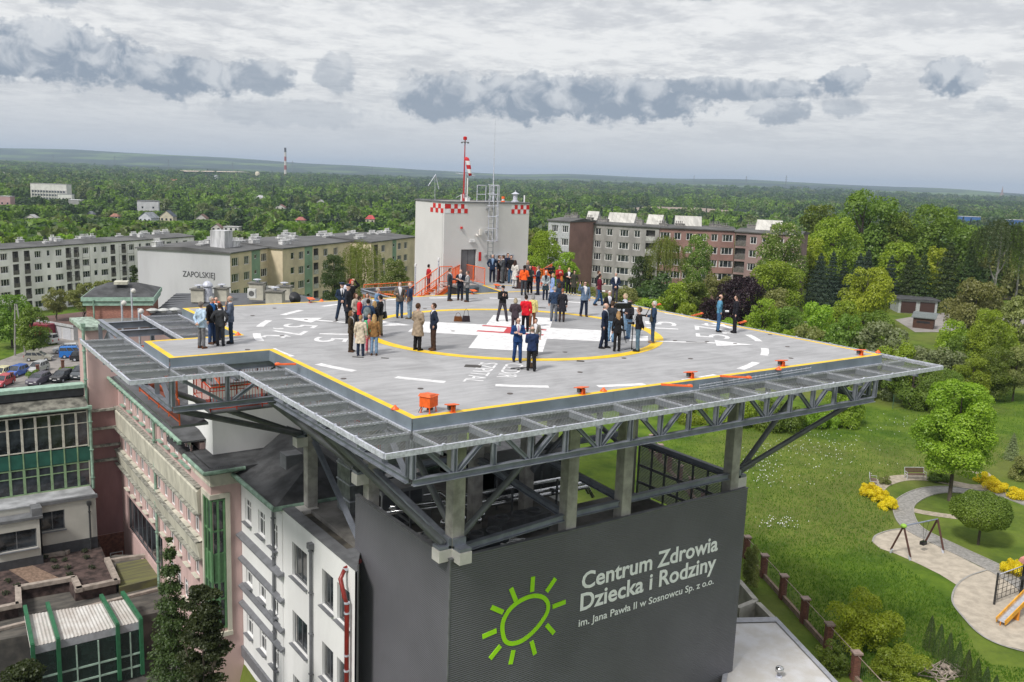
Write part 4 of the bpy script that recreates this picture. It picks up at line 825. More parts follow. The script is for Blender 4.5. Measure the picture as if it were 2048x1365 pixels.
for i, t in enumerate((0.02, .24, .78, 1.0)):
    a = A.lerp(Cq, t); b = Bq.lerp(Dq, t); m = MB(); dd = (b-a); m.beam(a-dd*.18+Vector((0, 0, .22)), b+dd*.05+Vector((0, 0, .22)), .2, .22); m.beam(b+dd*.05+Vector((0, 0, .3)), b+dd*.05-Vector((0, 0, 3.2)), .2, .2); m.build('green_frame', mat('green_paint', (.025, .13, .06), .45, var=.1), pv)
m = MB()
for dz in (-1.9, -2.7): m.beam(Bq+Vector((0, 0, dz)), Dq+Vector((0, 0, dz)), .1, .1)
for t in (.4, .6, .9): a = Bq.lerp(Dq, t)-(Bq-A)*-.01; m.beam(a-Vector((0, 0, .5)), a-Vector((0, 0, 3.3)), .07)
m.build('glazing_bars', mat('pale_green_bar', (.35, .48, .40), .5), pv)
# ---- small pale building and retaining walls right of the sign block
zs = -15.6
sbd = empty('pale_annex', 'low pale building with a white membrane roof right of the sign block', 'building', (0, 0, 0))
c = [at(x, y, zs) for x, y in ((1473, 1230), (1552, 1234), (1700, 1400), (1500, 1430), (1440, 1400))]
c = [tuple(at(1462, 1236, zs)[:2]), tuple(at(1553, 1234, zs)[:2]), tuple(at(1715, 1405, zs)[:2]), tuple(at(1560, 1500, zs)[:2]), tuple(at(1440, 1385, zs)[:2])]
cen = np.mean(np.array(c), 0); cc = [tuple(cen+(np.array(q)-cen)*.90) for q in c]
cw = c[::-1]; m = MB(); m.poly(cw, ZG, zs-.12); m.build('wall', mat('pale_yellow_render', (.45, .44, .33), .85, var=.05), sbd)
m = MB(); m.poly(cc[::-1], zs-.13, zs-.05); m.build('roof_membrane', mat('white_membrane', (.56, .56, .57), .6, var=.08, scale=1.0, col2=(.47, .45, .42)), sbd)
m = MB()
for i in range(5): a = Vector((*c[i], zs)); b = Vector((*c[(i+1) % 5], zs)); a2 = Vector((*cc[i], zs)); b2 = Vector((*cc[(i+1) % 5], zs)); m.add([a, b, b2, a2, a-Vector((0, 0, .14)), b-Vector((0, 0, .14))], [(0, 3, 2, 1), (0, 1, 5, 4)])
m.build('coping', mat('pale_coping', (.30, .31, .34), .5, var=.1), sbd)
g3 = at(1558, 1352, zs); t = empty('roof_cowl', 'shiny round flue cowl on the white membrane roof', 'flue', g3); MB().lathe((0, 0, -.1), [(.1, 0), (.1, .32), (.2, .34), (.2, .5), (.15, .56), (.02, .6)], 16).build('cowl', mat('chrome', (.7, .7, .7), .2, metal=1), t, True); MB().lathe((0, 0, -.06), [(.16, 0), (.12, .08)], 16).build('collar', GALV, t)
rw = empty('retaining_wall', 'concrete retaining walls behind the sign block beside the fence', 'wall', (0, 0, 0)); m = MB()
for a, b in (((1478, 1160), (1512, 1200)), ((1512, 1200), (1475, 1215)), ((1516, 1205), (1560, 1248)), ((1560, 1248), (1700, 1410))):
    p = at(*a, -16.3); q = at(*b, -16.3); m.beam((p[0], p[1], -17.5), (q[0], q[1], -17.5), .3, 2.4)
m.build('concrete_wall', mat('raw_concrete', (.36, .35, .31), .9, var=.12, scale=1.5), rw)
# ---- plant under the deck
def thing_box(name, label, cat, loc, sz, m_, group=None, rz=0, details=None):
    t = empty(name, label, cat, loc, rz, group); MB().bb((-sz[0]/2, -sz[1]/2, .12), (sz[0]/2, sz[1]/2, sz[2])).build('casing', m_, t, bev=.02)
    f = MB(); 
    for sx in (-1, 1):
        for sy in (-1, 1): f.box((sx*(sz[0]/2-.1), sy*(sz[1]/2-.1), .06), (.1, .1, .12))
    f.build('feet', STEELD, t)
    if details == 'door':
        d_ = MB()
        for k in range(max(1, int(sz[0]/.7))): d_.bb((-sz[0]/2+.06+k*.7, -sz[1]/2-.02, .3), (-sz[0]/2+.66+k*.7, -sz[1]/2-.002, sz[2]-.15)); d_.bb((-sz[0]/2-.02, -sz[1]/2+.1, .3), (-sz[0]/2-.002, sz[1]/2-.1, sz[2]-.2))
        d_.build('panels', mat('panel_dark2', (.07, .075, .085), .4), t)
    if details == 'fan':
        for k in range(max(1, int(sz[0]/.9))): MB().lathe((-sz[0]/2+.45+k*.9, 0, sz[2]), [(.33, 0), (.33, .1), (.28, .1), (.28, .02)], 18).build('fan', STEELD, t)
    return t
DKB = mat('unit_dark', (.055, .06, .07), .45); 
thing_box('air_handling_unit', 'large dark air handling unit under the middle of the deck', 'ventilation unit', (2.9, 2.3, -9), (5.0, 1.6, 2.1), DKB, details='door')
thing_box('air_handling_unit', 'grey air handling unit with panels behind the second column', 'ventilation unit', (-4.9, 1.6, -9), (2.6, 1.5, 1.9), mat('unit_grey', (.22, .225, .235), .45), details='door')
thing_box('condenser_unit', 'low condenser unit with fans behind the left parapet', 'condenser', (-5.9, -3.7, -9), (1.9, 1.1, 1.5), mat('unit_grey', (.22, .225, .235), .45), details='fan')
thing_box('condenser_unit', 'long low condenser unit on feet between the columns', 'condenser', (-.7, -2.2, -9), (2.9, 1.0, .85), mat('unit_mid', (.13, .135, .145), .45), details='fan')
thing_box('condenser_unit', 'dark condenser unit with fans near the front parapet', 'condenser', (-4.0, -4.3, -9), (1.8, 1.0, 1.35), DKB, details='fan')
thing_box('water_tank', 'round dark tank unit on feet beside the grassy gap', 'tank', (5.3, 4.2, -9), (1.5, 1.3, 1.2), DKB)
t = empty('silver_duct', 'large square silver air duct rising from the white wing roof', 'duct', (-5.6, 3.6, -9.0)); m = MB(); m.bb((-1.2, -.7, .2), (.6, .7, 2.6)); m.add([(-1.2, -.7, 2.6), (.6, -.7, 2.6), (.6, .7, 2.6), (-1.2, .7, 2.6), (-.7, -.4, 3.2), (.2, -.4, 3.2), (.2, .4, 3.2), (-.7, .4, 3.2)], [(4, 5, 6, 7), (0, 1, 5, 4), (1, 2, 6, 5), (2, 3, 7, 6), (3, 0, 4, 7)]); m.bb((.6, -.5, .6), (3.0, .5, 1.7)); m.build('duct', GALD, t); m = MB()
for z in (.9, 1.7, 2.5): m.bb((-1.24, -.74, z-.03), (.64, .74, z+.03))
m.build('flanges', GALV, t)
t = empty('pipe_run', 'bundle of shiny insulated pipes running under the deck', 'pipes', (0, 0, 0)); SHN = mat('shiny_lagging', (.72, .73, .75), .22, metal=.95, var=.1, scale=3)
for k, (ya, za_) in enumerate(((-.2, -8.0), (.15, -7.9), (.5, -7.6))): MB().tube([(-6.5, ya+.9, za_), (-3.2, ya+.3, za_), (-2.9, ya+.1, za_-.3), (4.8, ya-.2, za_-.3), (5.2, ya-.2, za_-.9)], .11, 10).build('pipe', SHN, t, True)
for k in range(4): MB().tube([(-5.8+k*.22, -2.6, -8.0), (-3.0+k*.3, -5.2, -8.1), (-3.0+k*.3, -5.3, -9)], .09, 10).build('pipe', SHN, t, True)
for k in range(5): MB().ball((-4.6+k*.5, -1.9-(k % 2)*.5, -7.9), .16, 7).build('valve', SHN, t, True)
m = MB()
for x in (-5.5, -2.7, 0, 2.7): m.bb((x-.04, -.6, -9), (x+.04, -.52, -7.5)); m.bb((x-.04, .7, -9), (x+.04, .78, -7.5)); m.bb((x-.05, -.6, -8.2), (x+.05, .78, -8.12))
m.build('pipe_rack', STEELD, t)
# vaulted green-copper rooflight seen below the deck
t = empty('copper_rooflight', 'low green copper drum roof seen under the deck', 'rooflight', (-1.0, 9.0, -9.0)); MB().lathe((0, 0, 0), [(2.6, 0), (2.6, .5), (2.4, .8), (1.4, 1.2), (.2, 1.35)], 40).build('drum', mat('copper_grey', (.16, .2, .17), .6), t, True); MB().lathe((0, 0, .45), [(2.66, 0), (2.66, .1)], 40).build('rim', COPPER, t)
t = thing_box('white_panel_unit', 'white louvred unit with slanting slats behind the columns', 'ventilation unit', (1.5, 6.0, -9), (2.6, 1.2, 1.6), mat('unit_pale', (.45, .44, .40), .6), details='door')
# ================================================================== STAIR TOWER, LANDING, RAILINGS
TX0, TX1, TY0, TY1, TZ = 6.95, 13.85, 18.0, 21.9, 5.28
tr = empty('stair_tower', 'white square stair tower with red and white checks beyond the helipad', 'tower', (0, 0, 0))
rects = [(1.38, .02, 1.22, 2.12)]
m = MB(); facade(m, (TX0, TY0, -.0), (1, 0, 0), (0, -1, 0), TX1-TX0, TZ, rects, .16); m.bb((TX0, TY0+.18, -9), (TX1, TY1, TZ-.02)); m.bb((TX0, TY0, -9), (TX1, TY0+.17, -.01)); m.bb((TX0, TY0+.001, 0), (TX0+.01, TY0+.2, TZ)); m.bb((TX1-.01, TY0+.001, 0), (TX1, TY0+.2, TZ)); m.build('wall', mat('tower_render', (.60, .595, .585), .85, var=.025, scale=.5), tr)
m = MB(); m.bb((TX0-.06, TY0-.06, TZ-.03), (TX1+.06, TY0+.25, TZ+.06)); m.bb((TX0-.06, TY0+.25, TZ-.03), (TX0+.25, TY1+.06, TZ+.06)); m.bb((TX1-.25, TY0+.25, TZ-.03), (TX1+.06, TY1+.06, TZ+.06)); m.bb((TX0+.25, TY1-.25, TZ-.03), (TX1-.25, TY1+.06, TZ+.06)); m.build('coping', FLASH, tr)
m = MB(); m.bb((TX0+.25, TY0+.25, TZ-.02), (TX1-.25, TY1-.25, TZ)); m.build('roof', mat('tower_roof', (.35, .34, .32), .8), tr)
m = MB(); x, z = TX0+1.38, .02; m.bb((x, TY0+.10, z), (x+1.22, TY0+.15, z+2.12)); m.build('door', mat('grey_door', (.15, .155, .165), .5, var=.05), tr)
m = MB(); m.bb((x+.06, TY0+.085, .1), (x+.11, TY0+.1, 2.08)); m.bb((x+.56, TY0+.085, .1), (x+.6, TY0+.1, 2.08)); m.bb((x+1.1, TY0+.085, .1), (x+1.16, TY0+.1, 2.08)); m.build('door_frame', mat('door_frame', (.09, .09, .1), .5), tr)
CHR = mat('check_red', (.55, .02, .02), .5, var=.05); s0 = .02
w_ = .262; hh_ = .30; z1 = TZ-.12
def chk(a, b): MB().bb(a, b).build('red_check', CHR, tr)
for k in range(6): r_ = k % 2; x = TX0+.02+k*w_+(.2 if k else 0); chk((x-(0 if k else 0), TY0-s0, z1-(r_+1)*hh_), (x+w_+(0 if k else .2), TY0-.002, z1-r_*hh_))
for k in range(5): r_ = 1-k % 2; y = TY0+.12+k*.34; chk((TX0-s0, y, z1-(r_+1)*hh_), (TX0-.002, y+.34, z1-r_*hh_))
for k in range(6): r_ = k % 2; x = TX1-.02-(k+1)*.25; chk((x, TY0-s0, z1-(r_+1)*hh_), (x+.25, TY0-.002, z1-r_*hh_))
m = MB()
m.bb((TX0+.0, TY0-.012, z1-.6), (TX0+.22+6*w_, TY0-.001, z1)); m.build('white_band', WHITE, tr); MB().bb((TX1-.02-6*.25, TY0-.012, z1-.6), (TX1-.02, TY0-.001, z1)).build('white_band', WHITE, tr)
m = MB(); x = TX0+4.0; m.bb((x, TY0-.28, .35), (x+1.55, TY0-.01, 1.75)); m.build('electric_cabinet', mat('cabinet_grey', (.42, .44, .48), .5, var=.04), tr, bev=.01); m = MB(); m.bb((x+.76, TY0-.285, .4), (x+.78, TY0-.27, 1.7)); m.bb((x+.9, TY0-.30, 1.0), (x+.94, TY0-.27, 1.2)); m.build('cabinet_seam', STEELD, tr)
# cage ladder
m = MB(); lx = TX0+3.35
for s in (0, .42): m.beam((lx+s, TY0-.25, 1.3), (lx+s, TY0-.25, TZ+1.2), .045)
for k in range(19): z = 1.45+k*.27; m.beam((lx, TY0-.25, z), (lx+.42, TY0-.25, z), .028)
for z in (1.7, 3.3, 4.9):
    for s in (-.05, .40): m.box((lx+s+.03, TY0-.10, z), (.13, .22, .14))
m.build('ladder', mat('ladder_metal', (.34, .36, .38), .45, metal=.5), tr)
m = MB()
for z in (2.75, 3.6, 4.4, 5.1, TZ+1.2, TZ+.6):
    pts = [(lx+.21+.36*math.cos(t), TY0-.28-.62*math.sin(t), z) for t in np.linspace(0, math.pi, 10)]; m.tube(pts, .022, 5)
for t in np.linspace(.3, math.pi-.3, 5): m.tube([(lx+.21+.36*math.cos(t), TY0-.28-.62*math.sin(t), 2.75), (lx+.21+.36*math.cos(t), TY0-.28-.62*math.sin(t), TZ+1.2)], .018, 5)
for a_ in ((lx-.7, lx), (lx+.42, lx+1.1)):
    for z in (TZ+.55, TZ+1.15): m.tube([(a_[0], TY0+.2, z), (a_[1], TY0+.2, z)], .025, 5)
    for q in a_: m.tube([(q, TY0+.2, TZ), (q, TY0+.2, TZ+1.15)], .03, 5)
m.build('ladder_cage', GALV, tr)
m = MB(); m.bb((TX0+2.0, TY0-.12, 2.62), (TX0+2.4, TY0-.01, 2.78)); m.build('door_lamp', WHITE, tr)
m = MB(); m.bb((TX0+2.75, TY0-.14, 3.1), (TX0+2.95, TY0-.01, 3.5)); m.tube([(TX0+2.55, TY0-.01, 3.15), (TX0+2.5, TY0-.3, 3.05)], .06, 8); m.build('camera_box', CONCW, tr); m = MB(); m.lathe((TX0+1.33, TY0-.05, 3.6), [(.08, -.07), (.08, .07)], 10); m.build('alarm', CHR, tr)
m = MB(); m.bb((TX0+2.78, TY0-.02, 1.35), (TX0+2.98, TY0-.002, 1.95)); m.build('fire_sign', CHR, tr)
m = MB(); m.tube([(TX0+6.8, TY0+.5, TZ), (TX0+6.8, TY0+.5, TZ+.55)], .05, 6); m.tube([(TX0+1.6, TY0+.5, TZ), (TX0+1.6, TY0+.5, TZ+.5)], .05, 6); m.bb((TX0+2.1, TY0+.6, TZ), (TX0+2.35, TY0+.85, TZ+.3)); m.build('roof_stubs', WHITE, tr)
# things standing on the tower roof
def onroof(px, ppy): q = atp(px, ppy, 1, TY0+1.6); return (q[0], TY0+1.6, TZ)
q = onroof(927, 405); t = empty('windsock_mast', 'red mast with a red obstruction lamp and red and white windsock on the tower roof', 'mast', q); t.scale = (.66, .66, .655)
RM = mat('mast_red', (.42, .02, .025), .45, var=.08); m = MB(); m.tube([(0, 0, 0), (0, 0, .9)], .14, 8); m.tube([(0, 0, .9), (0, 0, 3.0), (.0, 0, 6.05)], [.085, .075, .05], 8); m.build('mast', RM, t)
m = MB(); m.lathe((0, 0, 6.05), [(.02, 0), (.42, .02), (.42, .06), (.02, .1)], 8); 
for k in range(6): a_ = k*math.pi/3; m.box((.38*math.cos(a_), .38*math.sin(a_), 6.02), (.12, .12, .09))
m.build('light_tray', STEELD, t); m = MB(); m.lathe((0, 0, 6.3), [(.05, 0), (.2, .03), (.2, .3), (.15, .36), (.02, .38)], 14); m.tube([(0, 0, 6.1), (0, 0, 6.32)], .06, 8); m.build('red_lamp', mat('red_lens', (.5, .01, .01), .2), t)
def wmat():
    m = bpy.data.materials.new('windsock_stripes'); m.use_nodes = True; g = NT(m.node_tree); b = m.node_tree.nodes['Principled BSDF']; tc = g.n('ShaderNodeTexCoord'); sp = g.n('ShaderNodeSeparateXYZ'); g.l(tc.outputs['Object'], sp.inputs[0])
    f = g.m('GREATER_THAN', g.m('FRACT', g.m('MULTIPLY', sp.outputs[2], 1/.84)), .5); g.l(g.mix(f, (.5, .02, .03), (.7, .7, .72)), b.inputs['Base Color']); b.inputs['Roughness'].default_value = .8; return m
m = MB(); dirx = RH; k5 = [(0.05, 0, 4.5), (.22, 0, 4.35), (.36, 0, 4.0), (.46, 0, 3.5), (.56, 0, 3.0), (.64, 0, 2.68)]; m.tube([(p_[0]*RH[0], p_[0]*RH[1], p_[2]) for p_ in k5], [.17, .26, .25, .22, .18, .15], 14); m.build('windsock', wmat(), t, True)
m = MB()
for a_ in (0, 2.1, 4.2): m.tube([(0, 0, .85), (.9*math.cos(a_), .9*math.sin(a_), .35)], .03, 5)
m.build('stays', GALV, t)
q = onroof(985.5, 408); t = empty('whip_antenna', 'tall thin whip antenna on the tower roof', 'antenna', q); t.scale = (.8, .8, .78); m = MB(); m.tube([(0, 0, 0), (0, 0, 1.5), (0, 0, 3.6), (0, 0, 7.4)], [.06, .05, .03, .012], 6)
for a_ in (0, 2.1, 4.2): m.tube([(0, 0, 1.1), (.5*math.cos(a_), .5*math.sin(a_), 0)], .025, 5)
m.build('mast', GALV, t)
q = onroof(1030, 410); t = empty('roof_ventilator', 'octagonal roof ventilator with a pointed cap on the tower roof', 'ventilator', q); t.scale = (.62, .62, .66); MB().lathe((0, 0, 0), [(.45, 0), (.45, .14), (.28, .2), (.26, .85), (.50, .9), (.06, 1.12), (.02, 1.3)], 8).build('cowl', GALV, t)
q = onroof(1006, 405); t = empty('obstruction_light', 'short orange and white obstruction light on the tower roof', 'lamp', q); t.scale = (.8, .8, .8); MB().lathe((0, 0, 0), [(.17, 0), (.17, .12)], 10).build('base', ORANGE, t); MB().lathe((0, 0, .12), [(.12, 0), (.12, .18)], 10).build('glass', WHITE, t); MB().lathe((0, 0, .3), [(.15, 0), (.13, .2)], 10).build('top', ORANGE, t)
q = onroof(934, 405); t = MB().tube([(0, 0, 0), (0, 0, 1.6)], .045, 6).build('white_pole', WHITE, None, False, q); tag(t, 'short white pole beside the red mast on the tower roof', 'pole')
q = onroof(870, 402); t = MB().tube([(-.55, 0, 1.0), (0, 0, 1.75), (.28, 0, .8)], .03, 5).tube([(0, 0, 0), (-.05, 0, 1.7)], .015, 4).build('wire_antenna', GALV, None, False, q); tag(t, 'bent wire antenna at the left end of the tower roof', 'antenna')
q = (TX0+3.2, TY0+2.6, TZ); t = MB(); t.tube([(0, 0, 0), (0, 0, 1.9)], .03, 5); t.tube([(-.8, 0, 1.9), (.8, 0, 1.75)], .018, 4)
for k in range(12): t.tube([(-.75+k*.13, -.1, 1.89), (-.75+k*.13, .1, 1.9)], .01, 4)
t = t.build('yagi_antenna', GALV, None, False, q); tag(t, 'comb shaped aerial behind the ladder cage on the tower roof', 'antenna')
# ---- landing between deck and tower
ld = empty('access_landing', 'grey landing joining the deck to the tower, with yellow edges and a ramp side', 'landing', (0, 0, 0))
Pp = [at(1003, 584.5), at(944, 564.5), at(903, 556), (TX0+.1, TY0-.9, 0), (TX0+.1, TY0, 0), (TX1+.1, TY0, 0), (15.4, 17.0, 0), (SX, 12.0, 0), (9.5, 12.0, 0)]
Pp = [(float(q[0]), float(q[1])) for q in Pp]; Pp[0] = (Pp[0][0], 12.1)
m = MB(); m.poly(Pp[::-1], -.14, -.004); m.build('slab', DECK, ld)
m = MB(); a = Vector((*Pp[0], 0)); b = Vector((*Pp[1], 0)); c_ = Vector((*Pp[2], 0))
for p_, q_ in ((a, b), (b, c_)): dd = (q_-p_).normalized(); nn = Vector((-dd.y, dd.x, 0)); nn = nn if nn.dot(Vector((-1, -1, 0))) > 0 else -nn; m.add([p_+nn*.02+Vector((0, 0, -.75)), q_+nn*.02+Vector((0, 0, -.75)), q_+nn*.02, p_+nn*.02], [(0, 1, 2, 3)])
m.build('ramp_side', FASC, ld)
m = MB(); strip(m, at(966, 571), at(1003, 584), .16, .004); strip(m, at(966, 571), at(1082, 572), .16, .0045); m.build('edge_line', YEL, ld)
m = MB(); m.bb((6.8, 13.0, -9), (7.1, 13.3, -.15)); m.bb((12.0, 14, -9), (12.3, 14.3, -.15)); m.ibeam((6.9, 12.3, -.4), (6.9, 17.9, -.4), .2, .4); m.build('supports', STEELD, ld)
# ---- stair with orange railings, going down to the left
st = empty('orange_stair', 'open steel stair with orange railings going down from the landing', 'stair', (0, 0, 0))
sx0, sy0, sy1 = 6.3, 16.0, 17.3; ns = 11; rise = .175; run = .29
m = MB()
for i in range(ns): m.bb((sx0-(i+1)*run, sy0, -(i+1)*rise-.03), (sx0-i*run+.02, sy1, -(i+1)*rise))
m.bb((sx0, sy0, -.06), (TX0+1.5, sy1, -.008)); m.bb((sx0-ns*run-5.0, sy0-1.2, -ns*rise-.1), (sx0-ns*run, sy1, -ns*rise-.02)); m.build('treads', mat('stair_grating', (.33, .31, .30), .6, var=.15), st)
m = MB()
for y in (sy0-.03, sy1+.03): m.beam((sx0, y, -.1), (sx0-ns*run, y, -ns*rise-.1), .05, .24)
m.build('stringers', ORANGE, st)
def railing(mb, a, b, h=1.1, pitch=.13, posts=1.3):
    a = Vector(a); b = Vector(b); up = Vector((0, 0, 1)); L = (b-a).length; mb.tube([a+up*h, b+up*h], .03, 6); mb.tube([a+up*.12, b+up*.12], .022, 5)
    k = max(1, round(L/posts))
    for i in range(k+1): p_ = a.lerp(b, i/k); mb.tube([p_, p_+up*h], .028, 5)
    k = int(L/pitch)
    for i in range(1, k): p_ = a.lerp(b, i/k); mb.tube([p_+up*.12, p_+up*h], .011, 4)
m = MB(); 
for y in (sy0-.06, sy1+.06): railing(m, (sx0, y, 0), (sx0-ns*run, y, -ns*rise))
railing(m, (sx0, sy1+.06, 0), (TX0+.3, sy1+.06, 0)); railing(m, (sx0-ns*run, sy1+.06, -ns*rise), (sx0-ns*run-5, sy1+.06, -ns*rise)); railing(m, (sx0-ns*run-5, sy0-1.2, -ns*rise), (sx0-ns*run-5, sy1, -ns*rise))
m.build('railing', ORANGE, st)
p1 = at(905, 557); p2 = at(924, 560); p3 = at(969, 570.5)
t = empty('landing_railing', 'bent orange railing along the near side of the landing', 'railing', (0, 0, 0)); m = MB(); railing(m, (sx0+.1, sy0-.06, 0), tuple(p2)); railing(m, tuple(p2), tuple(p3)); m.build('bars', ORANGE, t); m = MB(); m.box((p2[0]+.25, p2[1]-.1, .55), (.32, .03, .95), YAW-1.4); m.build('panel', ORANGE, t)
t = empty('far_railing', 'orange railing at the far right end of the landing', 'railing', (0, 0, 0)); a = at(1083, 572.5); b = at(1056, 563); m = MB(); railing(m, tuple(a), tuple(b)); c_ = at(1066, 560); railing(m, tuple(a), (15.3, 17.0, 0)); m.build('bars', ORANGE, t)
# steel frame of the stairwell by the far deck edge
t = empty('stairwell_frame', 'grey steel frame and orange guard of the stairwell behind the deck edge', 'frame', (0, 0, 0)); m = MB(); zf = -.9
A = at(726, 580, zf); B_ = at(786, 607, zf); C2 = at(830, 578, zf); m.ibeam((-4.2+0, 14.1, -.55), (-1.2, 12.6, -.55), .2, .28)
m.ibeam(tuple(at(725, 583, -.2)), tuple(at(790, 602, -.2)), .2, .25); m.ibeam(tuple(at(722, 581, -.2)), tuple(at(832, 575, -.2)), .2, .22); m.build('frame', STEEL, t); m = MB(); railing(m, tuple(at(728, 597, -1.2)), tuple(at(826, 590, -1.2)), .9); railing(m, tuple(at(735, 607, -1.2)), tuple(at(790, 612, -1.2)), .7); m.build('guard', ORANGE, t)
# signboard posts, drop pipe tripod
for (x, y, h_, lb) in ((876, 613, 2.2, 'grey post with a small white board by the stair'), (830, 612, 1.9, 'thin grey post at the foot of the stair')):
    g3 = at(x, y, -1.6); g3 = at(x, 588 if x == 876 else 592, -.6); t = empty('sign_post', lb, 'post', g3); MB().tube([(0, 0, -1), (0, 0, h_)], .045, 6).build('post', GALV, t); MB().box((0, 0, h_+.05), (.42, .1, .16), YAW).build('board', WHITE, t)
# stair and guard below the left extension
t = empty('access_stair', 'orange railed escape stair under the left extension', 'stair', (0, 0, 0)); m = MB(); a = at(290, 700, -1.0)
railing(m, (-15.1, 10.0, -2.7), (-14.1, 7.6, -1.75), 1.0); railing(m, (-14.1, 7.6, -1.75), (-13.9, 5.0, -2.9), 1.0); railing(m, (-12.6, 9.6, -2.3), (-12.4, 6.9, -1.6), 1.0); railing(m, (-12.4, 6.9, -1.6), (-12.2, 4.6, -2.4), 1.0); railing(m, (-15.2, 6.0, -2.6), (-14.9, 1.0, -2.9), 1.0); m.build('railing', ORANGE, t)
m = MB(); railing(m, (-12.5, 7.5, -3.4), (-8.0, 7.5, -3.4), 1.1); railing(m, (-12.5, 5.0, -3.6), (-9.0, 5.0, -3.6), 1.1); railing(m, (-12.5, 7.5, -3.4), (-12.5, 5.0, -3.6), 1.1); railing(m, (-9.0, 5.0, -3.6), (-7.4, -1.5, -4.6), 1.0); m.build('lower_railing', mat('stair_red', (.55, .045, .01), .5), t)
m = MB(); m.bb((-12.5, 5.0, -3.7), (-8.0, 7.5, -3.62)); m.bb((-15.2, 1.0, -3.0), (-13.8, 11, -2.9)); m.build('grating', STEELD, t)
# ================================================================== PEOPLE
def cap(m, a, b, ra, rb, n=10):
    a = Vector(a); b = Vector(b); m.tube([a, a.lerp(b, .33), a.lerp(b, .66), b], [ra, ra*.72+rb*.28, ra*.3+rb*.7, rb], n); m.ball(a, ra, 6); m.ball(b, rb, 6)
def loft(m, rings, n=20, c=(0, 0)):
    m.lathe((c[0], c[1], 0), [(1, z) for *_, z in rings], n); vs = m.v[-n*len(rings):]; del m.v[-n*len(rings):]
    out = []
    for i, (rx, ry, ox, z) in enumerate(rings):
        for k in range(n):
            t = 2*math.pi*k/n; ct, s_ = math.cos(t), math.sin(t); e = .82
            out.append((c[0]+ox+rx*math.copysign(abs(ct)**e, ct), c[1]+ry*math.copysign(abs(s_)**e, s_), z))
    m.v.extend(out)
def remesh(m, name, vox, smooth_it=2):
    me = m.mesh(name, []); o = bpy.data.objects.new('tmp', me); COL.objects.link(o)
    r = o.modifiers.new('r', 'REMESH'); r.mode = 'VOXEL'; r.voxel_size = vox; r.use_smooth_shade = True
    if smooth_it: s = o.modifiers.new('s', 'SMOOTH'); s.iterations = smooth_it; s.factor = .5
    dg = bpy.context.evaluated_depsgraph_get(); dg.update(); out = bpy.data.meshes.new_from_object(o.evaluated_get(dg)); out.name = name
    COL.objects.unlink(o); bpy.data.objects.remove(o); out.materials.clear(); return out
D0 = ((-.02, .245, 1.14), (.04, .25, .90), (.1, -.05, -1))
ARMS = {'down': D0, 'crossA': ((.02, .25, 1.16), (.20, -.03, 1.19), (0, -1, .1)), 'crossB': ((.03, .25, 1.15), (.22, .0, 1.15), (0, -1, .05)), 'clasp': ((.0, .26, 1.15), (.17, .05, .97), (.15, -.6, -.6)),
        'behind': ((-.10, .26, 1.14), (-.19, .06, .97), (-.05, -.8, -.3)), 'chin': ((.15, .14, 1.14), (.16, .03, 1.42), (-.15, 0, 1)), 'phone': ((.05, .21, 1.14), (.28, .06, 1.27), (.15, -.25, 1)),
        'raise': ((.12, .32, 1.33), (.20, .30, 1.60), (.1, -.1, 1)), 'pocket': ((-.07, .30, 1.16), (.04, .21, .97), (.2, -.2, -.8)), 'talk': ((.02, .25, 1.15), (.27, .19, 1.18), (.9, -.2, .3)),
        'head': ((.08, .36, 1.50), (.03, .16, 1.72), (-.1, -.7, .3)), 'round': ((.10, .37, 1.22), (.20, .56, 1.06), (.3, .5, -.3)), 'cam': ((.10, .28, 1.30), (.22, .14, 1.52), (.2, -.5, .7)), 'read': ((.04, .23, 1.14), (.26, .08, 1.12), (.7, -.5, .1))}
LEGS = {'stand': (((.0, .10, .49), (-.02, .11, .08)), ((.0, -.10, .49), (-.02, -.11, .08))), 'wide': (((.01, .17, .49), (-.02, .24, .08)), ((.01, -.17, .49), (-.02, -.24, .08))),
        'walk': (((.14, .09, .50), (.22, .09, .09)), ((-.02, -.09, .48), (-.26, -.09, .13))), 'step': (((.05, .10, .49), (.07, .11, .08)), ((-.02, -.10, .49), (-.09, -.12, .08)))}
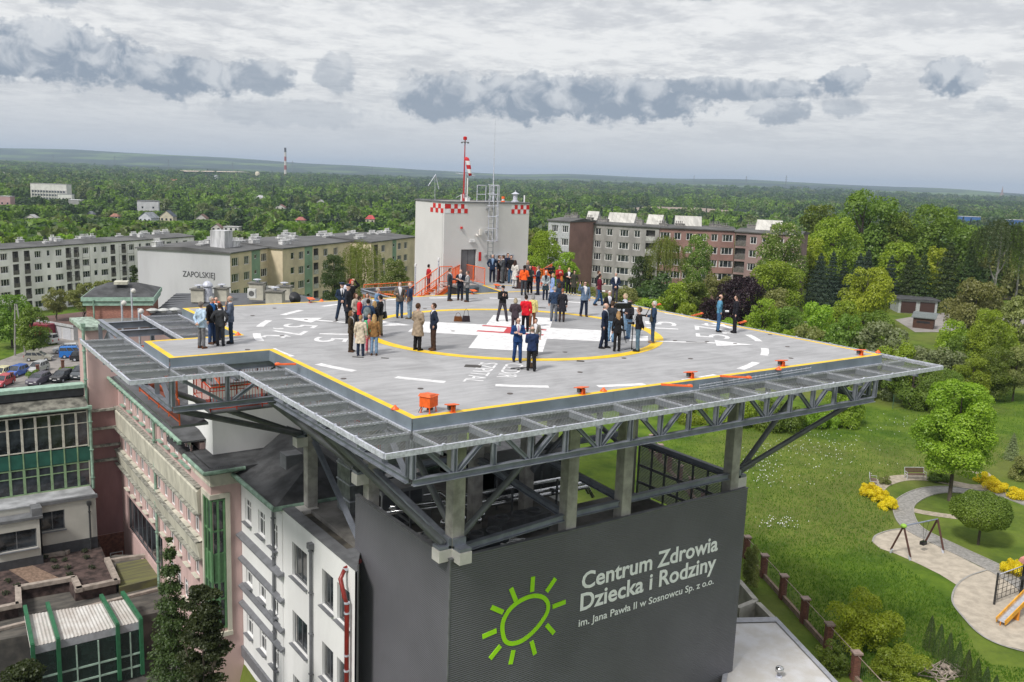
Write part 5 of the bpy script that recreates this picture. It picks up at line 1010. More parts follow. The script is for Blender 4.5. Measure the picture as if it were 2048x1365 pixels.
def body_mesh(aL, aR, leg):
    m = MB(); loft(m, [(.10, .15, 0, .86), (.115, .165, 0, .93), (.10, .145, 0, 1.02), (.095, .135, 0, 1.12), (.11, .16, 0, 1.25), (.105, .175, 0, 1.37), (.075, .14, -.005, 1.44), (.05, .06, -.01, 1.49)])
    cap(m, (-.015, 0, 1.44), (.0, 0, 1.56), .058, .052); m.ball((.005, 0, 1.65), .1, 10, (.98, .77, 1.08)); m.ball((.035, 0, 1.595), .1, 8, (.62, .56, .62))
    m.tube([(.09, 0, 1.67), (.118, 0, 1.632), (.10, 0, 1.622)], [.012, .018, .012], 6); m.tube([(.085, -.035, 1.678), (.092, 0, 1.684), (.085, .035, 1.678)], .011, 5); m.tube([(.085, -.025, 1.598), (.096, 0, 1.598), (.085, .025, 1.598)], .010, 5)
    for s in (1, -1): m.ball((0, s*.078, 1.64), .03, 5, (.6, .4, 1)); 
    for s, (el, wr, hd) in ((1, aL), (-1, aR)):
        el = Vector((el[0], el[1]*s, el[2])); wr = Vector((wr[0], wr[1]*s, wr[2])); hd = Vector((hd[0], hd[1]*s, hd[2])).normalized(); sh = Vector((0, s*.175, 1.405))
        cap(m, sh, el, .056, .042); cap(m, el, wr, .042, .028)
        side = hd.cross(Vector((1, 0, 0.01))); side = side.normalized() if side.length > .2 else hd.cross(Vector((0, 1, 0))).normalized(); nn = hd.cross(side).normalized()
        m.tube([wr, wr+hd*.035, wr+hd*.085], [.026, .036, .034], 8); b = wr+hd*.085
        for i, L in enumerate((.066, .076, .070, .055)): p = b+side*(.027-.018*i); m.tube([p-hd*.02, p+hd*L*.55, p+hd*L*.9+nn*L*.35], [.0105, .0095, .008], 6)
        m.tube([wr+hd*.03+side*.02, wr+hd*.055+side*.052, wr+hd*.09+side*.058+nn*.01], [.014, .0115, .0095], 6)
    for s, (kn, an) in ((1, LEGS[leg][0]), (-1, LEGS[leg][1])): cap(m, (0, s*.085, .90), kn, .085, .054); cap(m, kn, an, .054, .036); m.tube([(an[0]-.04, an[1], .045), (an[0]+.08, an[1], .04), (an[0]+.17, an[1]+s*.01, .03)], [.032, .034, .024], 8)
    return remesh(m, 'person', .0095, 1)
def jacket_mesh(aL, aR, kind):
    m = MB(); x = .022
    hem = {'blazer': [(.13, .19, 0, .80), (.135, .195, 0, .88)], 'closed': [(.13, .185, 0, .90), (.13, .185, 0, .95)], 'coat': [(.175, .245, 0, .56), (.155, .215, 0, .75), (.135, .195, 0, .92)], 'dress': [(.20, .265, 0, .56), (.17, .235, 0, .74), (.135, .185, 0, .92)]}[kind]
    loft(m, hem+[(.12, .165, 0, 1.05), (.118, .16, 0, 1.14), (.135, .185, 0, 1.27), (.13, .205, 0, 1.38), (.10, .17, -.005, 1.45), (.062, .075, -.01, 1.495)])
    for s, (el, wr, hd) in ((1, aL), (-1, aR)):
        el = Vector((el[0], el[1]*s, el[2])); wr = Vector((wr[0], wr[1]*s, wr[2])); sh = Vector((0, s*.178, 1.40)); cap(m, sh, el, .073, .058); cap(m, el, el.lerp(wr, .96), .058, .044)
    me = remesh(m, 'jacket', .014, 3)
    if kind == 'blazer':
        bm = bmesh.new(); bm.from_mesh(me); dl = [f for f in bm.faces if (lambda c, n: c.x > .03 and n.x > .15 and abs(c.y) < .012+.085*(c.z-1.10)/.36 and c.z > 1.10)(f.calc_center_median(), f.normal)]; bmesh.ops.delete(bm, geom=dl, context='FACES'); bm.to_mesh(me); bm.free()
    # folds
    a = np.zeros(len(me.vertices)*3, np.float32); me.vertices.foreach_get('co', a); a = a.reshape(-1, 3); nr = np.zeros_like(a); me.vertex_normals.foreach_get('vector', nr.ravel()) if False else None
    a[:, 0] += .004*np.sin(a[:, 2]*38+a[:, 1]*25); a[:, 1] += .004*np.sin(a[:, 2]*31+a[:, 0]*30); me.vertices.foreach_set('co', a.ravel()); me.update(); return me
def trouser_mesh(leg, slim=1.0):
    m = MB(); loft(m, [(.122, .172, 0, .84), (.125, .175, 0, .92), (.112, .158, 0, 1.0)])
    for s, (kn, an) in ((1, LEGS[leg][0]), (-1, LEGS[leg][1])): cap(m, (0, s*.086, .88), kn, .098, .076*slim); cap(m, kn, (an[0], an[1], an[2]+.02), .076*slim, .068*slim)
    me = remesh(m, 'trousers', .014, 2)
    a = np.zeros(len(me.vertices)*3, np.float32); me.vertices.foreach_get('co', a); a = a.reshape(-1, 3); a[:, 0] += .004*np.sin(a[:, 2]*45+a[:, 1]*20); me.vertices.foreach_set('co', a.ravel()); return me
def shoe_mesh(leg):
    m = MB()
    for s, (kn, an) in ((1, LEGS[leg][0]), (-1, LEGS[leg][1])):
        z0 = max(0, an[2]-.08); loft(m, [(.135, .048, .055+an[0], z0), (.138, .05, .055+an[0], z0+.025), (.12, .044, .045+an[0], z0+.06), (.06, .042, an[0]-.01, z0+.10), (.045, .04, an[0]-.01, z0+.13)], 14, (0, an[1]))
    return m.mesh('shoes', [], True)
def shirt_mesh():
    m = MB(); loft(m, [(.105, .15, 0, .98), (.105, .145, 0, 1.12), (.12, .17, 0, 1.27), (.115, .18, 0, 1.38), (.085, .15, -.005, 1.445), (.062, .068, -.008, 1.49), (.06, .062, -.005, 1.515)]); return m.mesh('shirt', [], True)
def tie_mesh():
    m = MB(); m.add([(.128, -.03, 1.14), (.128, .03, 1.14), (.137, .028, 1.27), (.137, -.028, 1.27), (.125, .016, 1.38), (.125, -.016, 1.38), (.09, .015, 1.465), (.09, -.015, 1.465), (.118, -.03, 1.14), (.118, .03, 1.14)], [(0, 1, 2, 3), (3, 2, 4, 5), (5, 4, 6, 7), (0, 8, 9, 1)]); return m.mesh('tie', [])
def hair_mesh(st):
    m = MB()
    def capm(cut):
        b = MB(); b.ball((-.006, 0, 1.662), .11, 16, (.99, .80, 1.04)); keep = []
        for f in b.f:
            c = sum((Vector(b.v[i]) for i in f), Vector())/len(f)
            if cut(c): keep.append(f)
        m.add(b.v, keep)
    if st in ('short', 'long', 'bun', 'pony', 'bob', 'curly'):
        capm(lambda c: (c.x < .045 or c.z > 1.725) and c.z > (1.62 if c.x > -.02 else 1.575))
    if st == 'fringe': capm(lambda c: c.x < .02 and 1.585 < c.z < 1.69)
    if st == 'long': m.ball((-.065, 0, 1.52), .11, 10, (.55, .95, 1.9)); m.ball((-.08, 0, 1.40), .09, 8, (.5, .9, 1.6)); [m.ball((.0, s*.085, 1.56), .05, 6, (.9, .55, 2.2)) for s in (1, -1)]
    if st == 'bob': m.ball((-.045, 0, 1.60), .11, 10, (.75, .92, 1.0)); [m.ball((.0, s*.085, 1.60), .045, 6, (1, .5, 1.6)) for s in (1, -1)]
    if st == 'curly':
        for k in range(46): a = random.random()*6.28; z = random.random(); m.ball((-.01+.09*math.cos(a)*math.sqrt(1-z*z)-.01, .085*math.sin(a)*math.sqrt(1-z*z), 1.66+.11*z), .03, 4)
    if st == 'bun': m.ball((-.115, 0, 1.64), .045, 7)
    if st == 'pony': m.tube([(-.1, 0, 1.69), (-.15, 0, 1.62), (-.14, 0, 1.45), (-.13, 0, 1.34)], [.03, .04, .035, .012], 8)
    if st == 'cap': m.ball((-.003, 0, 1.685), .112, 12, (1, .84, .80)); m.v = [(x, y, max(z, 1.675)) for x, y, z in m.v]; m.add([(.06, -.075, 1.69), (.17, -.05, 1.672), (.17, .05, 1.672), (.06, .075, 1.69), (.06, -.075, 1.678), (.17, -.05, 1.66), (.17, .05, 1.66), (.06, .075, 1.678)], [(0, 1, 2, 3), (7, 6, 5, 4), (0, 4, 5, 1), (1, 5, 6, 2), (2, 6, 7, 3)])
    if st == 'peaked': m.lathe((0, 0, 0), [(.088, 1.70), (.092, 1.735), (.135, 1.765), (.12, 1.785), (.01, 1.79)], 18); m.add([(.07, -.07, 1.70), (.14, -.045, 1.68), (.14, .045, 1.68), (.07, .07, 1.70)], [(0, 1, 2, 3)])
    return m.mesh('hair' if st not in ('cap', 'peaked') else 'hat', [], True)
def eyes_mesh():
    m = MB()
    for s in (1, -1): m.ball((.090, s*.031, 1.659), .010, 5, (.6, 1.2, .8))
    return m.mesh('eyes', [], True)
def glasses_mesh():
    m = MB()
    for s in (1, -1): m.box((.103, s*.033, 1.658), (.008, .048, .032)); m.tube([(.10, s*.06, 1.662), (.0, s*.083, 1.665)], .004, 4)
    m.box((.105, 0, 1.664), (.006, .02, .006)); return m.mesh('glasses', [])
_pc = {}
def cached(k, fn):
    if k not in _pc:
        me = fn()
        if not me.materials: me.materials.append(None)
        _pc[k] = me
    return _pc[k]
def part(nm, me, m_, par=None):
    o = bpy.data.objects.new(nm, me); COL.objects.link(o); o.parent = par; o.material_slots[0].link = 'OBJECT'; o.material_slots[0].material = m_; return o
SKIN = [mat('skin_fair', (.56, .34, .26), .55, var=.06, scale=20), mat('skin_tan', (.45, .26, .19), .55, var=.06, scale=20)]
def cl(c, n='cloth'): return mat(n+'_%d_%d_%d' % tuple(int(q*500) for q in c), c, .88, var=.16, scale=7, bump=.15, bscale=60, spec=.25)
NAVY = (.018, .026, .055); BLK = (.012, .012, .014); CHAR = (.035, .037, .042); BLUE = (.02, .05, .16); JEAN = (.06, .12, .22); LJEAN = (.17, .26, .37); GREY = (.13, .13, .135); BRN = (.07, .035, .02); CRM = (.55, .47, .36); KHA = (.25, .20, .12); WHT = (.68, .68, .72); DNAVY = (.02, .035, .065)
HB = (.02, .013, .01); HBR = (.07, .035, .018); HG = (.32, .31, .29); HW = (.55, .53, .50); HBL = (.42, .27, .12); HRED = (.40, .05, .03); HGB = (.33, .2, .09)
def person(px, py, top, face, label, up=('blazer', NAVY), low=('t', CHAR), shoes=BLK, hair=('short', HBR), arms=('down', 'down'), leg='stand', shirt=WHT, tie=None, wom=False, glasses=False, skin=0, z=0.0, group=None, wide=1.0):
    g3 = at(px, py, z); D = (g3-CAM)@FWD; sc = max(1.5, min(1.98, (py-top)/FPX*D/.985))/1.79*(1.0 if not wom else 1.0)
    o = part('person', cached(('b', arms, leg), lambda: body_mesh(ARMS[arms[0]], ARMS[arms[1]], leg)), SKIN[skin])
    o.location = [float(q) for q in g3]; o.rotation_euler = (0, 0, img_dir(face)); sc *= 1.0; o.scale = (sc*wide*.97, sc*(.93 if wom else 1.0)*wide, sc); tag(o, label, 'person', group)
    kind = up[0]
    part({'blazer': 'jacket', 'closed': 'top', 'coat': 'coat', 'dress': 'dress'}[kind], cached(('j', arms, kind), lambda: jacket_mesh(ARMS[arms[0]], ARMS[arms[1]], kind)), cl(up[1]), o)
    if kind == 'blazer': part('shirt', cached('shirt', shirt_mesh), cl(shirt), o)
    if tie: part('tie', cached('tie', tie_mesh), cl(tie), o)
    if low: part('trousers', cached(('t', leg), lambda: trouser_mesh(leg)), cl(low[1]), o)
    part('shoes', cached(('s', leg), lambda: shoe_mesh(leg)), cl(shoes, 'leather'), o)
    if hair and hair[0] != 'bald': part('hat' if hair[0] in ('cap', 'peaked') else 'hair', cached(('h', hair[0]), lambda: hair_mesh(hair[0])), cl(hair[1], 'hair'), o)
    part('eyes', cached('eyes', eyes_mesh), mat('eye_dark', (.02, .015, .012), .3), o)
    if glasses: part('glasses', cached('glasses', glasses_mesh), mat('black_plastic', (.01, .01, .012), .25), o)
    return o
def item(p_, loc, name, label, cat, builder, rz=0.0):          # something held by or hanging on a person: a thing of its own
    s = p_.scale; ca, sa = math.cos(p_.rotation_euler.z), math.sin(p_.rotation_euler.z); x, y = loc[0]*s[0], loc[1]*s[1]
    t = empty(name, label, cat, (p_.location.x+x*ca-y*sa, p_.location.y+x*sa+y*ca, p_.location.z+loc[2]*s[2]), p_.rotation_euler.z+rz); builder(t); return t
RB = mat('black_plastic', (.01, .01, .012), .25)
def mk_phone(t): MB().box((0, 0, 0), (.012, .075, .15)).build('case', RB, t); MB().box((-.007, 0, 0), (.002, .066, .135)).build('screen', GLASS, t)
def mk_camera(t, white=False):
    MB().box((0, 0, 0), (.09, .15, .11)).build('camera_body', RB, t, bev=.01); m = MB(); m.lathe((0, 0, 0), [(.042, 0), (.045, .1), (.05, .2)], 12); m.v = [(z+.03, y, x) for x, y, z in m.v]; m.build('lens', WHITE if white else RB, t); MB().tube([(0, .07, .05), (-.12, .12, .32), (-.16, 0, .42), (-.12, -.12, .32), (0, -.07, .05)], .01, 5).build('strap', RB, t)
def mk_bag(c, w=.34, h=.26, strap=.5):
    def f(t):
        m_ = cl(c, 'leather'); m = MB(); m.add([(-.07, -w/2, 0), (.07, -w/2, 0), (.07, w/2, 0), (-.07, w/2, 0), (-.03, -w*.43, h), (.03, -w*.43, h), (.03, w*.43, h), (-.03, w*.43, h)], [(3, 2, 1, 0), (4, 5, 6, 7), (0, 1, 5, 4), (1, 2, 6, 5), (2, 3, 7, 6), (3, 0, 4, 7)]); m.build('bag', m_, t, bev=.015); MB().tube([(0, -w*.3, h-.02), (0, -w*.22, h+strap*.7), (0, 0, h+strap), (0, w*.22, h+strap*.7), (0, w*.3, h-.02)], .012, 6).build('strap', m_, t)
    return f
GA = 'five men talking on the left extension'
P1 = person(404, 697, 603, 60, 'man in a pale blue blazer and grey trousers with his hands behind his back', ('blazer', (.40, .52, .66)), ('t', (.14, .14, .15)), (.12, .05, .025), ('short', (.16, .14, .13)), ('behind', 'behind'))
person(425, 688, 593, -25, 'man in a black leather jacket, blue shirt and sunglasses at the left end', ('blazer', BLK), ('t', (.03, .06, .14)), BRN, ('short', HG), ('pocket', 'down'), shirt=(.03, .16, .45), glasses=True)
person(441, 692, 606, 92, 'man in a charcoal suit with his back to the camera, left of the deck', ('blazer', CHAR), ('t', CHAR), BLK, ('short', HBR), ('pocket', 'pocket'), wide=1.05)
person(434, 680, 594, -80, 'bald man with sunglasses and crossed arms facing the four other men', ('blazer', NAVY), ('t', NAVY), BLK, ('bald', HG), ('crossA', 'crossB'), glasses=True)
person(462, 687, 590, 195, 'bald man in a slate blue blazer with his hand at his chin', ('blazer', (.09, .115, .17)), ('t', (.02, .035, .06)), BLK, ('fringe', HG), ('crossB', 'chin'), skin=1)
person(684, 641, 566, -75, 'police officer in navy uniform with a peaked cap and clasped hands', ('blazer', (.015, .028, .055)), ('t', (.015, .028, .055)), BLK, ('peaked', (.03, .045, .08)), ('clasp', 'clasp'), 'wide', shirt=WHT, tie=BLK, wide=1.05)
person(698, 637, 557, 75, 'man in a white uniform shirt behind the police officer', ('closed', (.62, .63, .72)), ('t', NAVY), BLK, ('short', HBR), ('talk', 'down'))
person(703, 640, 558, -40, 'red haired woman holding a hand to her head behind the officers', ('closed', BLK), ('t', BLK), BLK, ('bob', HRED), ('head', 'down'), wom=True)
person(696, 647, 569, -10, 'officer in a long black uniform coat and dark peaked cap', ('coat', (.018, .02, .028)), ('t', BLK), BLK, ('peaked', (.02, .03, .06)), ('down', 'down'), tie=BLK)
person(711, 662, 586, -30, 'woman in a beige top behind the man in the red jacket', ('closed', (.42, .37, .31)), ('t', CHAR), BRN, ('bob', HBR), ('clasp', 'clasp'), wom=True)
person(719, 668, 592, 10, 'man in a red rescue jacket in the left crowd', ('closed', (.55, .015, .03)), ('t', DNAVY), BLK, ('short', HB), ('talk', 'down'))
person(734, 655, 586, -85, 'smiling brown haired woman in a light grey jacket in the left crowd', ('closed', (.30, .31, .34)), ('t', JEAN), BRN, ('bob', HBR), ('down', 'down'), wom=True)
PB = person(736, 678, 598, 88, 'person in a navy sweater wearing a grey backpack', ('closed', (.02, .045, .10)), ('t', BLK), BLK, ('short', HB), ('talk', 'talk'), wide=1.05)
person(749, 676, 602, 60, 'woman in black with a long blonde ponytail in the left crowd', ('closed', BLK), ('t', BLK), BLK, ('long', HBL), ('clasp', 'clasp'), wom=True)
PC = person(760, 672, 590, 170, 'man in a black shirt and khaki trousers with a shoulder bag', ('closed', BLK), ('t', KHA), BRN, ('short', HB), ('clasp', 'clasp'))
person(755, 650, 575, -20, 'man in a denim shirt wearing headphones behind the left crowd', ('closed', (.14, .24, .38)), ('t', JEAN), BLK, ('short', HG), ('talk', 'talk'))
person(702, 704, 621, -8, 'woman in a brown trouser suit with short brown hair', ('blazer', (.055, .038, .022)), ('t', (.05, .035, .022)), BRN, ('bob', (.16, .08, .035)), ('down', 'clasp'), wom=True)
person(721, 712, 630, 88, 'woman in a long cream coat with her back to the camera', ('coat', CRM), ('t', (.02, .03, .055)), NAVY, ('bun', HGB), ('down', 'down'), wom=True, wide=1.06)
person(738, 706, 627, -85, 'woman in a green jacket and pink trousers', ('blazer', (.10, .42, .20)), ('t', (.60, .12, .16)), (.5, .4, .35), ('short', HBR), ('down', 'down'), shirt=(.55, .12, .2), wom=True)
person(748, 711, 628, 95, 'woman in a tan blazer and jeans with long blonde hair', ('blazer', (.25, .13, .045)), ('t', LJEAN), BRN, ('long', HBL), ('down', 'down'), wom=True)
person(799, 636, 563, -75, 'man in a taupe blazer and white shirt talking beside the yellow ring', ('blazer', (.14, .12, .105)), ('t', (.03, .07, .14)), BLK, ('short', HBR), ('down', 'talk'))
PD = person(819, 638, 565, 165, 'white haired man in a navy jacket and pale jeans with a brown bag', ('closed', (.02, .045, .10)), ('t', (.24, .31, .38)), (.09, .07, .04), ('fringe', HW), ('down', 'talk'), wide=1.05)
person(835, 701, 606, 50, 'man in a beige trench coat with his hands in front of him', ('coat', (.31, .24, .17)), ('t', BLK), BLK, ('short', HBR), ('clasp', 'clasp'), wide=1.05)
person(866, 701, 606, 200, 'dark haired man in a navy blazer and brown trousers facing the beige coat', ('blazer', (.014, .022, .042)), ('t', (.05, .028, .02)), BRN, ('short', (.05, .025, .015)), ('pocket', 'down'), tie=(.03, .05, .15))
person(899, 602, 537, -15, 'man in a dark grey suit with a light blue tie, left of three', ('blazer', (.045, .05, .06)), ('t', (.04, .045, .055)), BRN, ('short', HBR), ('talk', 'down'), tie=(.15, .3, .45))
person(920, 601, 539, -100, 'bald man in a black suit with crossed arms, middle of three', ('blazer', (.012, .016, .028)), ('t', (.012, .016, .028)), BRN, ('bald', HG), ('crossA', 'crossB'), tie=(.02, .03, .06))
person(934, 604, 542, 195, 'man in a light grey blazer and dark jeans, right of three', ('blazer', (.21, .21, .215)), ('t', (.015, .025, .035)), BRN, ('short', (.1, .08, .07)), ('talk', 'down'))
PE = person(1004, 643, 571, -75, 'bearded man in a black hoodie and cap looking at his phone', ('closed', BLK), ('t', (.05, .045, .055)), BLK, ('cap', BLK), ('phone', 'phone'), 'wide')
person(1029, 668, 596, 90, 'woman in a plum suit with short ash blonde hair and her back to the camera', ('blazer', (.05, .035, .045)), ('t', (.045, .03, .04)), BLK, ('bob', (.35, .29, .2)), ('clasp', 'clasp'), wom=True, wide=1.08)
person(1050, 664, 590, 90, 'person in a bright red jacket and black trousers, back to the camera', ('blazer', (.62, .012, .025)), ('t', BLK), BLK, ('short', HB), ('clasp', 'down'), wide=1.04)
person(1064, 655, 589, 95, 'grey haired woman in a pale yellow jacket and brown trousers', ('blazer', (.62, .55, .22)), ('t', (.14, .055, .025)), BRN, ('bob', (.25, .25, .25)), ('down', 'down'), wom=True, wide=1.05)
person(1034, 724, 635, -82, 'bald bearded man in a bright blue suit with crossed arms', ('blazer', (.012, .045, .15)), ('t', (.015, .045, .14)), BLK, ('bald', HG), ('crossA', 'crossB'), 'step', tie=(.5, .25, .35), glasses=True, wide=1.03)
person(1069, 712, 636, -95, 'dark haired smiling woman in a grey tweed blazer', ('blazer', (.20, .185, .175)), ('t', BLK), BLK, ('short', HB), ('down', 'down'), wom=True)
person(1062, 742, 652, 95, 'man in a navy blazer and black trousers photographing the pair', ('blazer', (.016, .03, .085)), ('t', BLK), BLK, ('fringe', (.2, .15, .11)), ('phone', 'phone'), 'step', wide=1.04)
person(1107, 643, 573, 92, 'grey haired man in a navy sweater, one arm round the woman in black', ('closed', (.022, .042, .085)), ('t', (.11, .12, .14)), (.03, .05, .1), ('short', HG), ('down', 'round'), wide=1.06)
person(1123, 644, 577, 88, 'woman in a black knee length dress held by the grey haired man', ('dress', (.018, .018, .024)), ('t', (.06, .04, .038)), BLK, ('short', (.25, .10, .05)), ('down', 'down'), wom=True)
person(1116, 632, 566, 80, 'woman half hidden behind the embracing couple', ('closed', DNAVY), ('t', BLK), (.5, .4, .1), ('bob', HBR), ('down', 'down'), wom=True)
PF = person(1167, 633, 562, -75, 'man in a light blue blazer raising his hand', ('blazer', (.13, .19, .29)), ('t', (.012, .02, .045)), BRN, ('short', HB), ('down', 'raise'), 'step', glasses=True, wide=1.05)
PG = person(1090, 600, 542, -90, 'white haired woman in a pale grey blazer holding a dark handbag', ('blazer', (.33, .37, .38)), ('t', NAVY), BLK, ('short', HW), ('clasp', 'clasp'), wom=True, shirt=(.012, .016, .03), z=0)
person(1104, 603, 547, 190, 'blonde woman in a light blue coat', ('coat', (.24, .34, .58)), ('t', NAVY), BLK, ('bob', HBL), ('down', 'clasp'), wom=True)
person(1121, 603, 554, 110, 'red haired woman in dark clothes beside the light blue coat', ('closed', (.03, .03, .04)), ('t', BLK), BLK, ('long', (.42, .13, .03)), ('talk', 'down'), wom=True)
PH = person(1103, 588, 533, 200, 'camera operator in black with a camera on his shoulder', ('closed', BLK), ('t', BLK), BLK, ('curly', HB), ('cam', 'cam'))
person(1117, 586, 531, -80, 'man in a red and grey jacket with a phone by the far railing', ('closed', (.45, .03, .03)), ('t', (.12, .15, .2)), BLK, ('short', HBR), ('phone', 'phone'), glasses=True)
person(1075, 590, 532, 195, 'man with glasses in a navy suit talking to the group in dark jackets', ('blazer', (.015, .025, .05)), ('t', (.012, .016, .03)), BLK, ('short', (.14, .08, .05)), ('talk', 'pocket'), glasses=True, wide=1.05)
person(1059, 589, 531, -110, 'dark haired person in a dark green jacket holding papers', ('blazer', (.03, .04, .038)), ('t', BLK), (.5, .45, .4), ('bob', HB), ('read', 'read'), shirt=BLK)
person(1047, 591, 531, 80, 'person in a bright orange safety jacket and dark ponytail', ('closed', (.90, .12, .02)), ('t', (.045, .05, .06)), BLK, ('pony', HB), ('down', 'talk'))
person(1054, 577, 521, -95, 'blonde woman behind the orange safety jacket', ('closed', (.10, .09, .09)), ('t', BLK), BLK, ('long', HBL), ('clasp', 'clasp'), wom=True)
person(1029, 577, 521, 60, 'woman in a white peplum suit with long dark hair', ('coat', (.58, .56, .53)), ('t', (.55, .54, .55)), BLK, ('long', (.045, .025, .02)), ('clasp', 'clasp'), wom=True)
person(1021, 567, 511, -95, 'dark haired man in a black sweater and jeans by the tower', ('closed', BLK), ('t', (.04, .09, .17)), BLK, ('short', HB), ('talk', 'pocket'))
person(1014, 562, 507, -60, 'man in a dark navy jacket behind the black sweater', ('closed', (.015, .02, .05)), ('t', (.06, .05, .05)), BLK, ('short', HBR), ('down', 'down'))
person(1005, 567, 511, 160, 'man in a mid grey suit with both hands raised', ('blazer', (.075, .08, .09)), ('t', (.075, .08, .085)), BLK, ('short', HBR), ('phone', 'phone'))
person(997, 565, 511, -20, 'man in a black jacket touching his collar beside the grey suit', ('blazer', BLK), ('t', (.05, .02, .025)), BLK, ('short', HBR), ('chin', 'down'))
person(984, 565, 509, -90, 'grey haired man in a navy suit and light blue shirt by the cabinet', ('blazer', (.012, .028, .065)), ('t', (.012, .016, .035)), BLK, ('short', HG), ('pocket', 'pocket'), shirt=(.18, .27, .42), wide=1.05)
person(979, 558, 503, 30, 'man in a dark jacket and pale trousers partly hidden by the navy suit', ('closed', (.02, .022, .03)), ('t', (.33, .32, .30)), CRM, ('short', HBR), ('down', 'down'))
person(967, 556, 504, 190, 'man in a navy suit and white shirt second left of the cabinet', ('blazer', (.014, .022, .045)), ('t', BLK), BLK, ('short', HBR), ('pocket', 'down'))
person(957, 556, 504, -85, 'man in a red shouldered grey jacket behind the landing railing', ('closed', (.30, .035, .04)), ('t', (.16, .02, .02)), BLK, ('short', HBR), ('chin', 'down'))
person(938, 553, 501, 170, 'man in an open dark suit and white shirt in front of the door', ('blazer', (.02, .02, .03)), ('t', (.18, .025, .02)), BLK, ('short', HBR), ('pocket', 'talk'), wide=1.06)
person(903, 554, 502, -90, 'man in a black zipped coat at the top of the stair', ('coat', BLK), ('t', BLK), BLK, ('short', HBR), ('clasp', 'clasp'))
person(874, 578, 518, -90, 'man in a black uniform jacket standing on the stair', ('closed', (.015, .02, .022)), ('t', BLK), BLK, ('short', HBR), ('clasp', 'down'), z=-.75)
person(857, 586, 524, 30, 'man in a red and grey jacket lower on the stair', ('closed', (.42, .02, .03)), ('t', (.02, .025, .06)), BLK, ('short', HB), ('down', 'talk'), z=-.95)
person(1136, 590, 536, -90, 'woman with long blonde hair in black and white clothes', ('blazer', BLK), ('t', BLK), (.5, .48, .4), ('long', (.55, .38, .18)), ('crossA', 'crossB'), wom=True)
person(1147, 591, 541, -85, 'woman in a dark patterned coat beside the blonde woman', ('coat', (.045, .045, .035)), ('t', BLK), (.5, .48, .4), ('curly', HB), ('pocket', 'down'), wom=True)
PI_ = person(1197, 612, 548, 5, 'man in a burgundy hooded jacket and jeans walking with a camera', ('closed', (.12, .012, .025)), ('t', (.03, .08, .17)), BLK, ('short', HB), ('talk', 'down'), 'walk', glasses=True)
person(1195, 602, 542, -30, 'man in a white shirt and black waistcoat behind the walking photographer', ('blazer', (.02, .02, .022)), ('t', (.12, .11, .11)), BLK, ('short', HBR), ('down', 'down'))
person(1229, 605, 545, -90, 'grey bearded man in a navy blazer with clasped hands at the right edge', ('blazer', (.012, .022, .05)), ('t', (.055, .055, .07)), BLK, ('short', HG), ('clasp', 'clasp'))
person(1216, 652, 582, -85, 'white haired man in a black suit behind the film crew', ('blazer', BLK), ('t', BLK), BLK, ('short', HW), ('down', 'down'), tie=(.3, .35, .45), skin=1, wide=1.05)
person(1207, 697, 604, -20, 'bald man in a navy suit being interviewed', ('blazer', (.012, .02, .045)), ('t', (.012, .018, .038)), BLK, ('fringe', HG), ('down', 'down'), 'step', tie=(.15, .3, .45), wide=1.04)
person(1221, 684, 602, 60, 'man in a black and grey hoodie behind the interviewed man', ('closed', (.03, .035, .045)), ('t', (.16, .28, .42)), (.05, .1, .2), ('short', (.08, .05, .035)), ('talk', 'down'))
PJ = person(1233, 703, 622, 100, 'woman reporter in a black jacket with blonde hair, back to the camera', ('blazer', BLK), ('t', BLK), BLK, ('long', HGB), ('down', 'talk'), wom=True)
person(1247, 662, 587, 190, 'blonde woman in a pale blouse behind the video camera', ('closed', (.45, .5, .58)), ('t', LJEAN), BLK, ('bob', (.45, .36, .24)), ('down', 'down'), wom=True)
PK = person(1256, 677, 600, 215, 'cameraman in a black jacket and jeans standing at the video camera', ('closed', (.02, .02, .026)), ('t', (.13, .23, .36)), (.04, .08, .16), ('short', (.16, .1, .07)), ('talk', 'talk'), 'step', wide=1.06)
person(1274, 703, 614, 170, 'man in a black fleece and jeans with his hands behind his back', ('closed', (.012, .011, .014)), ('t', (.085, .145, .20)), BLK, ('short', (.1, .065, .045)), ('behind', 'behind'), wide=1.05)
PL = person(1304, 686, 602, 175, 'grey haired man in a blue jacket looking down at a camera', ('closed', (.025, .05, .10)), ('t', (.05, .085, .14)), (.2, .13, .08), ('short', HW), ('read', 'read'))
PM = person(1436, 664, 589, -5, 'balding man in a light blue sweater and jeans with a camera, at the right edge', ('closed', (.09, .25, .38)), ('t', (.04, .10, .20)), BLK, ('fringe', HB), ('pocket', 'pocket'))
person(1468, 666, 590, 180, 'young man in black standing at the right edge of the deck', ('closed', (.012, .012, .018)), ('t', (.012, .012, .018)), BLK, ('short', HB), ('down', 'down'))
